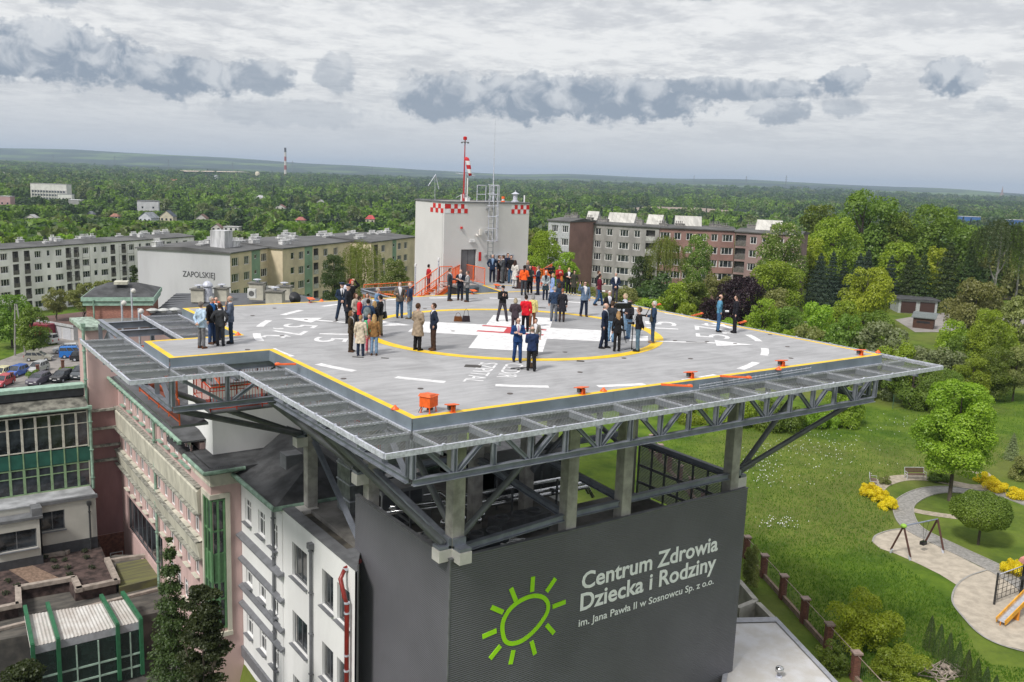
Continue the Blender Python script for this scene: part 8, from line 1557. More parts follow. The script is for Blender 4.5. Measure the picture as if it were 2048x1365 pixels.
# ================================================================== DISTANT BUILDINGS
def house(px, py, wpx, hpx, label, wall, roofc, kind='gable', z=-29.5, name='house', nwin=2, deep=.8, turn=0.0, cat='house'):
    q = at(px, py, z); D = (q-CAM)@FWD; w = wpx*D/FPX; h = hpx*1.15*D/FPX; t = empty(name, label, cat, (q[0], q[1], gz(q[0], q[1])-.5), YAW-math.pi/2+turn); h += (q[2]-gz(q[0], q[1]))+.5; wm = mat('plaster_%d_%d_%d' % tuple(int(c*200) for c in wall), wall, .9, var=.08, scale=.3); rm = mat('tiles_%d_%d_%d' % tuple(int(c*200) for c in roofc), roofc, .8, var=.15, scale=.5)
    dp = w*deep
    if kind == 'flat':
        MB().bb((-w/2, 0, 0), (w/2, dp, h)).build('wall', wm, t); MB().bb((-w/2-.2, -.2, h), (w/2+.2, dp+.2, h+.35)).build('roof', rm, t); eave = h
    else:
        eave = h*.6; m = MB(); m.bb((-w/2, 0, 0), (w/2, dp, eave))
        if kind == 'gable': m.add([(-w/2, 0, eave), (w/2, 0, eave), (0, 0, h-.1), (-w/2, dp, eave), (w/2, dp, eave), (0, dp, h-.1)], [(0, 1, 2), (5, 4, 3)]); m.build('wall', wm, t); MB().add([(-w/2-.4, -.4, eave-.3), (0, -.4, h+.1), (0, dp+.4, h+.1), (-w/2-.4, dp+.4, eave-.3), (w/2+.4, -.4, eave-.3), (w/2+.4, dp+.4, eave-.3)], [(0, 1, 2, 3), (1, 4, 5, 2)]).build('roof', rm, t)
        else: m.build('wall', wm, t); MB().add([(-w/2-.4, -.4, eave), (w/2+.4, -.4, eave), (w/2+.4, dp+.4, eave), (-w/2-.4, dp+.4, eave), (-w*.2, dp/2, h), (w*.2, dp/2, h)], [(0, 1, 5, 4), (1, 2, 5), (2, 3, 4, 5), (3, 0, 4)]).build('roof', rm, t)
    for i in range(nwin):
        x = -w/2+w*(i+.5)/nwin
        MB().bb((x-.6, -.06, eave*.45), (x+.6, .02, eave*.45+1.4)).build('window', GLASS, t)
    return t
house(98, 400, 72, 27, 'white four storey hotel-like building with balconies on the wooded slope', (.62, .61, .58), (.30, .30, .29), 'flat', nwin=0, deep=.3, cat='building')
t = [o for o in bpy.data.objects if o.name.startswith('house') and o.parent is None][-1]; q = at(98, 400, -29.5); D = (q-CAM)@FWD; w = 72*D/FPX; hh = 27*D/FPX
for f in range(3): MB().bb((-w/2+1, -.3, 3.2+f*3.2), (w/2-1, -.05, 4.9+f*3.2)).build('window_band', mat('band_glass', (.10, .11, .13), .3, var=.4, scale=.8), t)
m = MB(); 
for i in range(13): x = -w/2+1+i*(w-2)/12; m.bb((x-.25, -.5, 1), (x+.25, .0, hh-.4))
m.build('fins', mat('white_fin', (.6, .59, .56), .8), t); MB().bb((-w*.08, 1, hh), (w*.18, 6, hh+3.6)).build('penthouse', mat('white_fin', (.6, .59, .56), .8), t)
house(130, 402, 28, 11, 'low white annex beside the hotel-like building', (.6, .6, .58), (.25, .26, .28), 'flat', nwin=4, deep=.4); house(150, 410, 26, 8, 'low building with a striped white roof in the trees', (.3, .3, .3), (.55, .56, .58), 'flat', nwin=0, deep=.7)
house(296, 424, 40, 18, 'white windowless block with an orange stripe in the trees', (.55, .55, .56), (.12, .12, .13), 'flat', nwin=2, deep=.8, turn=.3); house(290, 445, 30, 17, 'pale house with a grey gable roof', (.52, .54, .58), (.20, .22, .24), 'gable', nwin=3, turn=-.3); house(333, 444, 26, 19, 'cream house with a dark pointed roof', (.55, .50, .38), (.06, .075, .10), 'gable', nwin=3); house(402, 443, 20, 12, 'small house with a brown roof in the trees', (.5, .48, .46), (.16, .09, .07), 'gable'); house(345, 372, 24, 12, 'small brick house with a pale red roof far left', (.40, .20, .15), (.35, .16, .12), 'hip'); house(432, 462, 20, 12, 'white house with a brown roof behind the name block', (.52, .5, .46), (.2, .12, .1), 'gable'); house(462, 463, 30, 7, 'low white house behind the name block', (.6, .6, .58), (.4, .4, .4), 'flat', nwin=3)
house(740, 446, 18, 13, 'small cream house with a bright red roof left of the tower', (.5, .45, .36), (.42, .06, .06), 'hip'); house(10, 412, 22, 16, 'pink building cut by the left edge', (.42, .27, .26), (.45, .45, .45), 'flat'); house(430, 362, 12, 10, 'white gabled house in the far woods', (.6, .62, .65), (.3, .32, .35), 'gable', z=-28); house(400, 360, 30, 9, 'dark red roofed sheds in the far woods', (.3, .2, .18), (.20, .08, .07), 'gable', z=-28)
for i, (x, y, w_) in enumerate(((20, 352, 26), (50, 350, 20), (85, 356, 28), (255, 355, 18), (330, 350, 14), (200, 364, 10), (510, 366, 22))): house(x, y, w_, 6, ['far pale row of flats at the left edge', 'far pale building second from the left edge', 'far brownish flats above the hotel-like building', 'far low building above the woods', 'far small building below the hills', 'far tiny white building', 'far white halls beside the striped chimney'][i], (.5, .46, .44), (.45, .43, .42), 'flat', z=-27, nwin=0, name='far_building', cat='building')
for i, (x, y, w_, h_, rc) in enumerate(((228, 438, 16, 9, (.3, .14, .1)), (378, 380, 16, 8, (.35, .15, .12)), (520, 400, 16, 8, (.4, .4, .42)), (560, 420, 18, 9, (.25, .12, .1)), (180, 432, 14, 8, (.12, .13, .15)), (640, 408, 14, 7, (.45, .45, .45)), (600, 445, 18, 9, (.35, .12, .1)), (470, 420, 16, 8, (.16, .16, .18)), (700, 396, 14, 7, (.4, .2, .15)), (60, 440, 22, 9, (.45, .45, .46)))): house(x, y, w_, h_, ['small house with a dull red roof near the pale grey roofed house', 'small house far behind the windowless block', 'small pale roofed house in the middle woods', 'brown roofed house in the middle woods', 'dark roofed house left of the pale house', 'tiny white roofed house near the chimney', 'red roofed house above the beige block', 'dark grey roofed house above the street name block', 'tiny reddish house near the tower', 'low pale roofed house above the long white block'][i], (.55, .53, .49), rc, 'gable' if i % 2 else 'hip')
t = house(1940, 448, 40, 12, 'long blue and white industrial hall on the right', (.05, .14, .36), (.6, .62, .64), 'flat', z=-24, nwin=0, deep=.3, name='industrial_hall', cat='hall'); t = house(2030, 452, 30, 10, 'blue industrial hall at the right edge', (.05, .13, .33), (.6, .62, .64), 'flat', z=-24, nwin=0, deep=.3, name='industrial_hall', cat='hall')
# striped chimney
q = at(571, 361, -27); q[2] = gz(q[0], q[1])-2; D = (q-CAM)@FWD; ch = 60*D/FPX
t = empty('striped_chimney', 'tall red and white striped power station chimney on the horizon', 'chimney', q); zs_ = np.linspace(0, ch, 8); 
for i in range(7): MB().lathe((0, 0, 0), [(3.9-1.0*zs_[i]/ch, zs_[i]), (3.9-1.0*zs_[i+1]/ch, zs_[i+1])], 16).build('band', [mat('ch_red', (.30, .06, .05), .8), mat('ch_white', (.55, .53, .5), .8)][i % 2] if i < 6 else mat('ch_soot', (.05, .045, .045), .9), t)
q = at(515, 362, -27); q[2] = gz(q[0], q[1]); t = MB().lathe((0, 0, 0), [(6, 0), (6, 16), (4, 19), (1, 20)], 14).build('silo', mat('silo_pale', (.55, .5, .38), .8), None, True, q); tag(t, 'pale round silo left of the striped chimney', 'silo')
def pylon(px, py, D, h, label):
    p = atd(px, py, D); z = gz(p[0], p[1]); t = MB(); 
    for s in ((-1, -1), (1, -1), (1, 1), (-1, 1)): t.tube([(s[0]*3, s[1]*3, -2), (s[0]*.5, s[1]*.5, h)], .28, 4)
    for zz_ in (h*.72, h*.86): t.tube([(-7, 0, zz_), (7, 0, zz_)], .3, 4)
    for k in range(5): a = 3-2.5*k/5; t.tube([(-a, -a, h*k/5), (a*.8, a*.8, h*(k+1)/5)], .2, 4); t.tube([(a, -a, h*k/5), (-a*.8, a*.8, h*(k+1)/5)], .2, 4)
    o = t.build('pylon', mat('pylon_grey', (.16, .17, .18), .7), None, False, (p[0], p[1], z)); o.rotation_euler = (0, 0, YAW-math.pi/2); tag(o, label, 'pylon', 'pylons on the horizon')
for i, (x, D, h) in enumerate(((107, 4200, 48), (230, 4300, 48), (337, 3600, 44), (465, 3900, 46), (585, 4600, 60), (745, 5200, 60), (1390, 5400, 62), (1495, 4200, 54), (1575, 4000, 56), (1255, 5600, 50))): pylon(x, 330, D, h, ['power pylon above the left woods, nearest the left edge', 'power pylon second from the left', 'power pylon above the pale brick house', 'power pylon above the sand quarry', 'thin mast right of the striped chimney', 'power pylon between chimney and tower', 'power pylon on the ridge above the grey block', 'power pylon above the red block', 'power pylon above the rose block', 'power pylon on the ridge right of the tower'][i])
p = atd(2004, 388, 6000); z = gz(p[0], p[1]); t = empty('church', 'distant church with a tall spire on the right horizon', 'church', (p[0], p[1], z)); MB().bb((-12, -8, 0), (12, 8, 14)).build('nave', mat('brick_far', (.30, .17, .13), .9), t); MB().lathe((0, 0, 0), [(5, 0), (5, 30), (5.5, 31), (2.5, 44), (2.2, 48), (.3, 62)], 8).build('spire', mat('brick_far', (.3, .17, .13), .9), t)
# ================================================================== YARD ON THE LEFT: GARAGES, POLE, CARS
gA = onground(62, 668); gB = onground(148, 682); gC = onground(172, 678); t = empty('garage_row', 'low white garages with a brown flat roof behind the parked cars', 'garage', gA, math.atan2((gB-gA)[1], (gB-gA)[0])); L = float(np.linalg.norm((gB-gA)[:2])); h_ = 2.9
MB().bb((0, 0, -.3), (L, 12, h_)).build('wall', mat('garage_white', (.56, .55, .56), .8, var=.06, scale=.6), t); MB().bb((-.3, -.2, h_), (L+.3, 13, h_+.1)).build('roof', mat('brown_felt', (.12, .07, .06), .9, var=.15, scale=.4), t); m = MB(); m.bb((-.32, -.25, h_-.25), (L+.3, -.18, h_+.25)); m.build('parapet', mat('garage_trim', (.45, .46, .48), .6), t)
for k in range(3): MB().bb((L*.32+k*L*.22, -.05, -.1), (L*.32+k*L*.22+L*.18, -.01, 2.4)).build('garage_door', mat('garage_door', (.50, .51, .55), .6, var=.04), t)
gp = onground(30, 712); t = empty('power_pole', 'A shaped concrete power pole standing in the grass on the left', 'pole', gp, YAW-math.pi/2); m = MB(); D = (gp-CAM)@FWD; hh = 105*D/FPX; w_ = 22*D/FPX; m.tube([(0, 0, 0), (w_*.28, 0, hh)], [.16, .11], 6); m.tube([(w_, 0, 0), (w_*.42, 0, hh)], [.16, .11], 6)
for f in (.35, .6, .9): m.beam((w_*.28*f, 0, hh*f), (w_-(w_*.58)*f, 0, hh*f), .12); 
m.build('legs', mat('pole_concrete', (.30, .29, .27), .9), t)
def car(px, py, ang, paint, label, kind='hatch', L=4.0, Wd=1.72, Hh=1.5):
    g3 = onground(px, py); t = empty('parked_car' if kind != 'van' else 'parked_van', label, 'car' if kind != 'van' else 'van', (g3[0], g3[1], g3[2]+.05), img_dir(ang)); pm = mat('car_paint_%d_%d_%d' % tuple(int(c*300) for c in paint), paint, .25, var=.03, spec=.6); zb = .28
    prof = {'hatch': [(-.5, .45), (-.49, .85), (-.47, .95), (-.42, .99), (.22, .96), (.44, .82), (.5, .68), (.5, .40)], 'van': [(-.5, .45), (-.5, .95), (-.49, 1.2), (-.46, 1.3), (.22, 1.25), (.44, 1.0), (.5, .8), (.5, .40)], 'suv': [(-.5, .5), (-.5, .95), (-.48, 1.05), (-.44, 1.08), (.22, 1.05), (.46, .95), (.5, .78), (.5, .45)]}[kind]
    P = [(a*L, z) for a, z in prof]+[(.5*L, zb), (-.5*L, zb)]; m = MB(); vs = []
    k = len(P)
    for j, (yy, dz) in enumerate(((-Wd/2, -.05), (-Wd/2+.10, 0), (Wd/2-.10, 0), (Wd/2, -.05))):
        for (x, z) in P: vs.append((x*(.985 if abs(yy) > Wd/2-.05 else 1), yy, z+dz if z > .5 else z))
    fs = [(j*k+i, (j+1)*k+i, (j+1)*k+(i+1) % k, j*k+(i+1) % k) for j in range(3) for i in range(k)]+[tuple(range(k))[::-1], tuple(range(3*k, 4*k))]; m.add(vs, fs); b_ = m.build('body', pm, t, bev=.03)
    zc = prof[4][1]-.02; z2 = Hh if kind != 'van' else 1.85; c0, c1, c2, c3 = {'hatch': (-.47, -.40, .05, .26), 'van': (-.49, -.46, .12, .30), 'suv': (-.48, -.42, .06, .25)}[kind]; wi = Wd/2-.06; wt = Wd/2-.22
    m = MB(); vv = [(c0*L, -wi, zc), (c3*L, -wi, zc), (c3*L, wi, zc), (c0*L, wi, zc), (c1*L, -wt, z2), (c2*L, -wt, z2), (c2*L, wt, z2), (c1*L, wt, z2)]; m.add(vv, [(0, 1, 5, 4), (1, 2, 6, 5), (2, 3, 7, 6), (3, 0, 4, 7)]); m.build('windows', GLASS, t)
    m = MB(); m.add([(c1*L-.04, -wt-.03, z2-.03), (c2*L+.04, -wt-.03, z2-.03), (c2*L+.04, wt+.03, z2-.03), (c1*L-.04, wt+.03, z2-.03), (c1*L, -wt+.05, z2+.05), (c2*L-.1, -wt+.05, z2+.05), (c2*L-.1, wt-.05, z2+.05), (c1*L, wt-.05, z2+.05)], [(4, 5, 6, 7), (0, 1, 5, 4), (1, 2, 6, 5), (2, 3, 7, 6), (3, 0, 4, 7)])
    V4 = [Vector(q) for q in vv]
    for i in range(4): m.beam(V4[i], V4[i+4], .07)
    for s in (0, 3): 
        for f in (.38, .68): m.beam(V4[s].lerp(V4[s+1 if s == 0 else 2], f), V4[s+4].lerp(V4[s+5 if s == 0 else 6], f), .06)
    m.build('roof', pm, t)
    for i, (x, y) in enumerate(((-.31*L, -Wd/2+.06), (.32*L, -Wd/2+.06), (-.31*L, Wd/2-.06), (.32*L, Wd/2-.06))):
        m = MB(); m.lathe((0, 0, 0), [(.2, -.09), (.31, -.08), (.31, .08), (.2, .09)], 14); m.v = [(a+x, c+y, b+.31) for a, b, c in m.v]; w4 = m.build('wheel', mat('tyre', (.02, .02, .02), .8), t); m = MB(); m.lathe((0, 0, 0), [(.18, -.1), (.18, .1)], 10); m.v = [(a+x, c+y, b+.31) for a, b, c in m.v]; m.build('rim', GALV, w4)
    for s in (-1, 1): MB().bb((.475*L, s*(Wd/2-.42), .60), (.505*L, s*(Wd/2-.12), .74)).build('headlight', mat('headlamp', (.6, .6, .6), .1), t); MB().bb((-.508*L, s*(Wd/2-.26), .62), (-.48*L, s*(Wd/2-.06), .95)).build('tail_light', mat('tail_red', (.45, .01, .01), .3), t); MB().box((.20*L, s*(Wd/2+.08), zc+.1), (.12, .16, .12)).build('mirror', pm, t)
    MB().bb((.495*L, -.26, .42), (.512*L, .26, .53)).build('number_plate', WHITE, t); return t
car(96, 688, 160, (.62, .62, .62), 'small white van-like car seen from behind near the red van', 'van', 3.7, 1.6); car(132, 706, 205, (.66, .67, .68), 'white hatchback behind the bright blue car', 'hatch'); car(148, 716, 20, (.02, .17, .55), 'bright blue estate van seen from behind', 'van', 4.3, 1.8); car(168, 722, 15, (.02, .022, .026), 'black car partly hidden by the pink wall', 'hatch'); car(78, 722, 12, (.30, .29, .25), 'silver beige hatchback seen from behind on the pale road', 'hatch', 4.1)
car(34, 752, -95, (.05, .12, .42), 'blue hatchback facing the camera behind the brick post', 'hatch'); car(76, 744, -92, (.42, .43, .44), 'silver car seen behind the hedge', 'hatch'); car(78, 768, -92, (.10, .09, .12), 'dark grey violet car facing the camera beside the hedge', 'suv', 4.2); car(124, 762, -92, (.015, .015, .018), 'black car with a pale roof facing the camera', 'suv', 4.1); car(164, 756, -90, (.07, .08, .09), 'dark van close to the pink wall', 'van', 4.2); car(6, 772, -88, (.45, .06, .08), 'red hatchback at the left edge of the car park', 'hatch'); car(2, 756, -88, (.60, .56, .35), 'cream car at the left edge behind the red hatchback', 'hatch')
# red box van
g3 = onground(80, 676); t = empty('red_van', 'dark red box van parked in front of the white garages', 'van', g3, img_dir(168)); rp = mat('van_red', (.20, .012, .03), .45, var=.1); MB().bb((-2.6, -1.05, .55), (1.3, 1.05, 2.75)).build('box_body', rp, t, bev=.05); m = MB(); m.add([(1.3, -.95, .45), (3.0, -.9, .45), (3.0, .9, .45), (1.3, .95, .45), (1.3, -.95, 2.2), (1.9, -.85, 2.15), (1.9, .85, 2.15), (1.3, .95, 2.2), (2.3, -.88, 1.25), (3.0, -.85, 1.05), (3.0, .85, 1.05), (2.3, .88, 1.25)], [(4, 5, 6, 7), (5, 8, 11, 6), (8, 9, 10, 11), (9, 1, 2, 10), (0, 1, 9, 8, 5, 4), (3, 7, 6, 11, 10, 2)]); m.build('cab', rp, t); MB().add([(1.93, -.82, 2.08), (2.31, -.84, 1.3), (2.31, .84, 1.3), (1.93, .82, 2.08)], [(0, 1, 2, 3)]).build('windscreen', GLASS, t)
for x in (-1.7, 2.1):
    for y in (-.95, .95): m = MB(); m.lathe((0, 0, 0), [(.25, -.1), (.36, -.09), (.36, .09), (.25, .1)], 14); m.v = [(a+x, c+y, b+.36) for a, b, c in m.v]; m.build('wheel', mat('tyre', (.02, .02, .02), .8), t)
BRK = mat('post_brick', (.17, .07, .05), .9, var=.2, scale=5, stretch=(1, 1, 4))
for i, (x, y) in enumerate(((25, 768), (76, 752), (126, 742))):
    q = onground(x, y); MB_ = MB(); MB_.box((0, 0, .8), (.42, .42, 1.6)).box((0, 0, 1.65), (.52, .52, .1)); o = MB_.build('brick_post', BRK, None, False, q); tag(o, ['brick post beside the blue hatchback in the car park', 'brick post in the hedge of the car park', 'brick post above the black car in the car park'][i], 'post', 'brick posts of the car park')
hd = rooted(76, 762, 742, 22, 'bush', 'broad', 'green hedge between the cars in the car park', 2, 1, name='hedge'); hd = rooted(150, 752, 735, 26, 'bush', 'broad', 'green hedge beside the pink wall in the car park', 2, 1, name='hedge')
# ================================================================== PARK FURNITURE
def bench(px, py, face, label):
    q = onground(px, py); t = empty('park_bench', label, 'bench', q, img_dir(face)); WD = mat('bench_wood', (.13, .075, .055), .7, var=.15, scale=4, stretch=(1, 8, 1)); FR = mat('bench_frame', (.52, .54, .56), .5)
    m = MB()
    for k in range(3): m.bb((-.02+k*.15, -.85, .43), (.11+k*.15, .85, .47))
    m.build('seat', WD, t); m = MB()
    for k in range(3): m.bb((-.10-k*.03, -.85, .55+k*.13), (-.07-k*.03, .85, .66+k*.13))
    m.build('backrest', WD, t)
    for s in (-.88, .88): m = MB(); m.tube([(.42, s, 0), (.42, s, .44), (-.05, s, .44), (-.2, s, .95)], .028, 6); m.tube([(-.1, s, 0), (-.05, s, .44)], .028, 6); m.tube([(.42, s, .44), (.44, s, .66), (-.08, s, .66)], .02, 6); m.build('leg', FR, t)
    MB().tube([(-.2, -.88, .95), (-.2, .88, .95)], .025, 6).build('top_rail', FR, t)
bench(1828, 957, -85, 'wooden bench with a pale metal frame at the far curve of the path'); bench(1742, 972, -20, 'wooden bench seen from the side behind the yellow shrubs')
# swing
f1, f2, f3, f4 = [onground(*q) for q in ((1781, 1106), (1820, 1121), (1850, 1090), (1886, 1107))]; c1 = (f1+f2)/2+np.array([0, 0, 2.25]); c2 = (f3+f4)/2+np.array([0, 0, 2.25])
t = empty('swing', 'swing frame with brown legs and a pale top bar in the sand pit', 'swing', (0, 0, 0)); WDB = mat('swing_wood', (.075, .03, .022), .7, var=.1)
for f, c in ((f1, c1), (f2, c1), (f3, c2), (f4, c2)): MB().tube([tuple(f+np.array([0, 0, .25])), tuple(c)], .07, 8).build('leg', WDB, t); MB().tube([tuple(f), tuple(f+(c-f)*.14)], .075, 8).build('foot', GALV, t)
MB().tube([tuple(c1), tuple(c2)], .05, 8).build('top_bar', mat('bar_blue_grey', (.28, .32, .42), .4, metal=.4), t); s_ = c1*.35+c2*.65
m = MB(); m.tube([tuple(c1*.42+c2*.58), tuple(s_-np.array([0, 0, 1.5])), ], .012, 4); m.tube([tuple(c1*.25+c2*.75), tuple(s_-np.array([0, 0, 1.5]))], .012, 4); m.box(tuple(s_-np.array([0, 0, 1.6])), (.45, .3, .25)); m.build('seat', RB, t); MB().ball(tuple(c1), .22, 8, (1, 1, .7)).build('green_cap', mat('lime_plastic', (.25, .45, .05), .5), t)
# climbing net and slide
q1, q2 = onground(1988, 1210), onground(2040, 1190); t = empty('climbing_net', 'black posts with a rope climbing net beside the slide', 'climbing net', (0, 0, 0)); m = MB()
for q in (q1, q2): m.tube([tuple(q), tuple(q+np.array([0, 0, 2.1]))], .07, 8)
m.build('post', mat('post_black', (.03, .03, .03), .6), t); m = MB()
for k in range(6): a = q1+(q2-q1)*(k+.5)/6; m.tube([tuple(a+np.array([0, 0, .3])), tuple(a+np.array([0, 0, 1.95]))], .018, 4)
for k in range(6): z = np.array([0, 0, .3+k*.33]); m.tube([tuple(q1+z), tuple(q2+z)], .018, 4)
m.build('rope_net', RB, t); MB().tube([tuple(q1+np.array([0, 0, 1.98])), tuple(q2+np.array([0, 0, 1.98]))], .03, 6).build('top_bar', GALV, t)
s1 = onground(2000, 1252); s2 = onground(2075, 1215)+np.array([0, 0, 1.5]); t = empty('slide', 'yellow sided slide with a shiny metal chute at the right edge', 'slide', (0, 0, 0)); d_ = s2-s1; sd = np.array([-d_[1], d_[0], 0]); sd = sd/np.linalg.norm(sd)*.26; u_ = np.array([0, 0, .28]); m = MB(); m.add([tuple(s1-sd+u_), tuple(s1+sd+u_), tuple(s2+sd+u_), tuple(s2-sd+u_)], [(0, 1, 2, 3)]); m.build('chute', mat('chute_steel', (.6, .6, .62), .25, metal=.8), t)
for s in (-1, 1): MB().beam(tuple(s1+sd*s+u_), tuple(s2+sd*s+u_), .05, .32).build('side', mat('slide_yellow', (.75, .36, .02), .5), t)
m = MB(); m.tube([tuple(s1+u_), tuple(s1)], .04, 6); m.bb((s1[0]+d_[0]*.35-.05, s1[1]+d_[1]*.35-.3, s1[2]), (s1[0]+d_[0]*.35+.05, s1[1]+d_[1]*.35+.3, s1[2]+.7)); m.build('support', mat('slide_orange', (.65, .25, .03), .5), t)
q = onground(2062, 1200); t = empty('play_tower', 'play tower with a pinkish roof cut by the right edge', 'play tower', q); MB().lathe((0, 0, 2.4), [(1.0, 0), (.9, .25), (.5, .5), (.02, .6)], 6).build('roof', mat('play_roof', (.5, .22, .18), .6), t); m = MB()
for a in range(4): m.tube([(.6*math.cos(a*1.57), .6*math.sin(a*1.57), 0), (.6*math.cos(a*1.57), .6*math.sin(a*1.57), 2.5)], .05, 6)
m.bb((-.6, -.6, 1.3), (.6, .6, 1.4)); m.build('frame', mat('post_black', (.03, .03, .03), .6), t)
# brick-post fence
fp = [(1526, 1155), (1567, 1200), (1609, 1247), (1655, 1303), (1708, 1360), (1772, 1425)]
g0 = onground(*fp[0]); g1 = onground(*fp[4]); step = (g1-g0)/4
posts = [g0+step*k for k in range(-9, 6)]
fn = empty('brick_post_fence', 'fence of brown brick posts with thin rails along the park lawn', 'fence', (0, 0, 0))
for q in posts: z = gz(q[0], q[1]); MB().box((q[0], q[1], z+.72), (.36, .36, 1.55), math.atan2(step[1], step[0])).build('brick_post', BRK, fn); MB().box((q[0], q[1], z+1.53), (.48, .48, .09), math.atan2(step[1], step[0])).build('cap', mat('post_cap', (.30, .22, .19), .8), fn)
m = MB(); m2 = MB()
for a, b in zip(posts[:-1], posts[1:]): za_, zb_ = gz(a[0], a[1]), gz(b[0], b[1]); m.beam((a[0], a[1], za_+.15), (b[0], b[1], zb_+.15), .16, .34); m2.tube([(a[0], a[1], za_+1.42), (b[0], b[1], zb_+1.42)], .022, 5)
m.build('base_wall', mat('fence_base', (.24, .17, .13), .9, var=.15), fn); m2.build('rail', mat('fence_rail', (.35, .27, .22), .6), fn)
MSH = mat('wire_mesh_grey', (.16, .19, .17), .6); V = []; F = []
for a, b in zip(posts[:-1], posts[1:]):
    for k in range(1, 18): q = a+(b-a)*k/18; z = gz(q[0], q[1]); i = len(V); V += [(q[0]-.006, q[1], z+.3), (q[0]+.006, q[1], z+.3), (q[0]+.006, q[1], z+1.4), (q[0]-.006, q[1], z+1.4)]; F.append((i, i+1, i+2, i+3))
ob('mesh_infill', npmesh('mesh_infill', V, F, MSH), fn)
# wire fence at the far side of the lawn
fn2 = empty('wire_fence', 'thin green wire fence at the far side of the lawn', 'fence', (0, 0, 0)); P5 = [onground(*q) for q in ((1785, 818), (1828, 812), (1872, 806), (1920, 798), (1970, 792), (2020, 786), (2070, 780))]; m = MB()
for q in P5: m.tube([tuple(q), tuple(q+np.array([0, 0, 1.7]))], .035, 5)
m.build('posts', mat('fence_green', (.05, .12, .08), .5), fn2); m = MB()
for a, b in zip(P5[:-1], P5[1:]):
    for k in range(5): z = np.array([0, 0, .2+k*.35]); m.tube([tuple(a+z), tuple(b+z)], .008, 3)
    for k in range(1, 20): q = a+(b-a)*k/20; m.tube([tuple(q+np.array([0, 0, .1])), tuple(q+np.array([0, 0, 1.65]))], .005, 3)
m.build('wires', mat('fence_green', (.05, .12, .08), .5), fn2)
# brown garage, blue fence, small shed
q = onground(1834, 628); D = (q-CAM)@FWD; k_ = D/FPX; t = empty('brown_garage', 'low double garage with brown doors and a dark flat roof', 'garage', q, YAW-math.pi/2-.12); w = 74*k_; h_ = 27*k_; MB().bb((-w/2, 0, 0), (w/2, 6, h_)).build('wall', mat('garage_pale', (.36, .38, .38), .8), t); MB().bb((-w/2-.4, -.5, h_), (w/2+.4, 6.4, h_+.25)).build('roof', BITU, t)
for s in (-1, 1): MB().bb((s*w*.245-w*.19, -.08, .1), (s*w*.245+w*.19, -.0, h_-.35)).build('door', mat('brown_door', (.05, .022, .016), .6, var=.1, scale=5, stretch=(8, 1, 1)), t)
q = onground(1888, 622); q2_ = onground(1930, 617); t = MB().beam(tuple(q+np.array([0, 0, .8])), tuple(q2_+np.array([0, 0, .8])), .06, 1.55).build('blue_fence', mat('blue_sheet', (.03, .20, .55), .5, var=.08, scale=2)); tag(t, 'bright blue board fence right of the brown garage', 'fence')
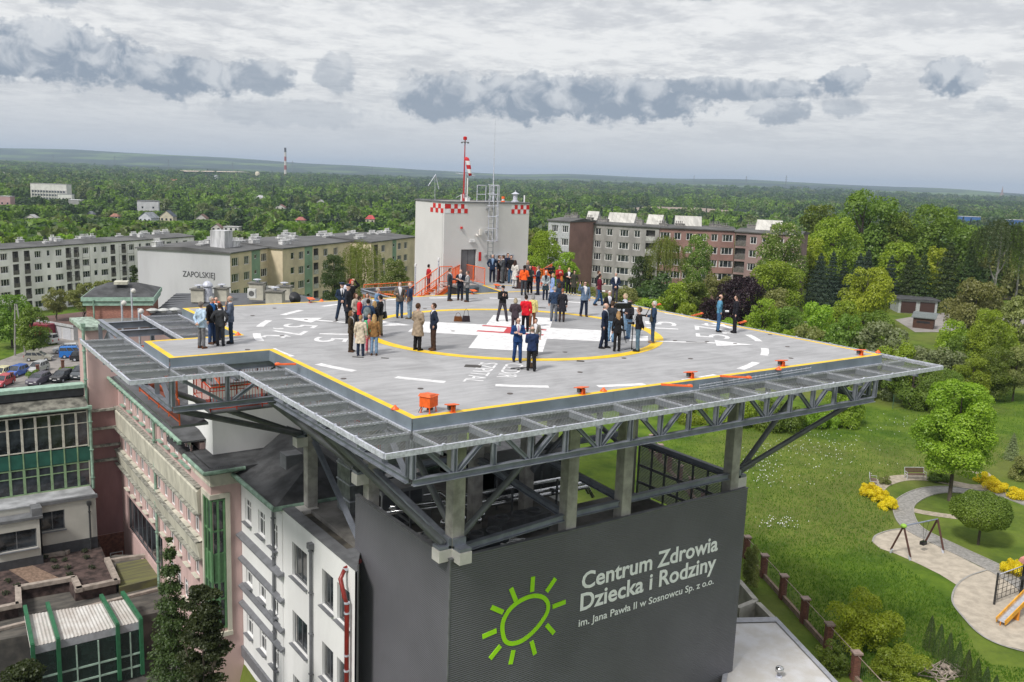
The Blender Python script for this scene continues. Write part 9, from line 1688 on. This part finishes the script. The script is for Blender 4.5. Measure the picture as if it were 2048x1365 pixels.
q = onground(1845, 658); D = (q-CAM)@FWD; k_ = D/FPX; t = empty('wooden_shed', 'small brown wooden shed with a grey sloping roof', 'shed', q, YAW-math.pi/2-.5); w = 38*k_; h_ = 27*k_; WS = mat('shed_wood', (.075, .035, .022), .85, var=.2, scale=2, stretch=(1, 1, 8)); m = MB(); m.add([(-w/2, 0, 0), (w/2, 0, 0), (w/2, w*.9, 0), (-w/2, w*.9, 0), (-w/2, 0, h_*.8), (w/2, 0, h_*.8), (w/2, w*.9, h_), (-w/2, w*.9, h_)], [(0, 1, 5, 4), (1, 2, 6, 5), (2, 3, 7, 6), (3, 0, 4, 7)]); m.build('wall', WS, t); MB().add([(-w*.6, -.3, h_*.78), (w*.6, -.3, h_*.78), (w*.6, w, h_*1.03), (-w*.6, w, h_*1.03), (-w*.6, -.3, h_*.84), (w*.6, -.3, h_*.84), (w*.6, w, h_*1.09), (-w*.6, w, h_*1.09)], [(4, 5, 6, 7), (0, 1, 5, 4), (1, 2, 6, 5), (2, 3, 7, 6), (3, 0, 4, 7), (3, 2, 1, 0)]).build('roof', mat('shed_roof', (.14, .16, .16), .7), t); MB().bb((-w*.32, -.05, h_*.42), (w*.32, -.0, h_*.56)).build('opening', DARK, t)
q = onground(2030, 600); t = empty('house_roof', 'house with a pinkish chimney hidden among the trees at the right edge', 'house', q, YAW-math.pi/2); MB().bb((-5, 0, 0), (5, 8, 3.2)).build('wall', mat('plaster_pale', (.5, .42, .36), .9), t); MB().add([(-5.5, -.5, 3), (5.5, -.5, 3), (5.5, 8.5, 3), (-5.5, 8.5, 3), (-3, 4, 6), (3, 4, 6)], [(0, 1, 5, 4), (1, 2, 5), (2, 3, 4, 5), (3, 0, 4)]).build('roof', mat('tile_brown', (.2, .14, .11), .8), t); MB().bb((-1, 1, 4), (.2, 2, 7)).build('chimney', mat('chimney_pink', (.5, .3, .25), .9), t)
t = empty('brush_pile', 'heap of cut branches and stones at the foot of the thuja row', 'heap', onground(1885, 1350)); rr_ = random.Random(4); m = MB()
for k in range(26): a = rr_.uniform(0, 6.28); m.tube([(rr_.uniform(-1.2, 1.2), rr_.uniform(-.7, .7), rr_.uniform(.02, .3)), (rr_.uniform(-1.4, 1.4), rr_.uniform(-.8, .8), rr_.uniform(.05, .5))], .03, 5)
for k in range(7): m.ball((rr_.uniform(-1, 1), rr_.uniform(-.6, .6), .12), .22, 5, (1, .8, .6))
m.build('branches', mat('dead_wood', (.30, .25, .21), .9, var=.3, scale=5), t)
# ================================================================== HAZE
hz = MB().bb((CAM[0]-15200, CAM[1]-15200, -330), (CAM[0]+15200, CAM[1]+15200, 160)).mesh('haze', [])
hm_ = bpy.data.materials.new('haze_air'); hm_.use_nodes = True; n_t = hm_.node_tree; n_t.nodes.clear(); pv_ = n_t.nodes.new('ShaderNodeVolumePrincipled'); pv_.inputs['Density'].default_value = 0.00010; pv_.inputs['Color'].default_value = (.60, .75, .95, 1); pv_.inputs['Anisotropy'].default_value = 0.1
oo = n_t.nodes.new('ShaderNodeOutputMaterial'); n_t.links.new(pv_.outputs[0], oo.inputs['Volume']); hz.materials.append(hm_); tag(ob('haze', hz), kind='stuff')
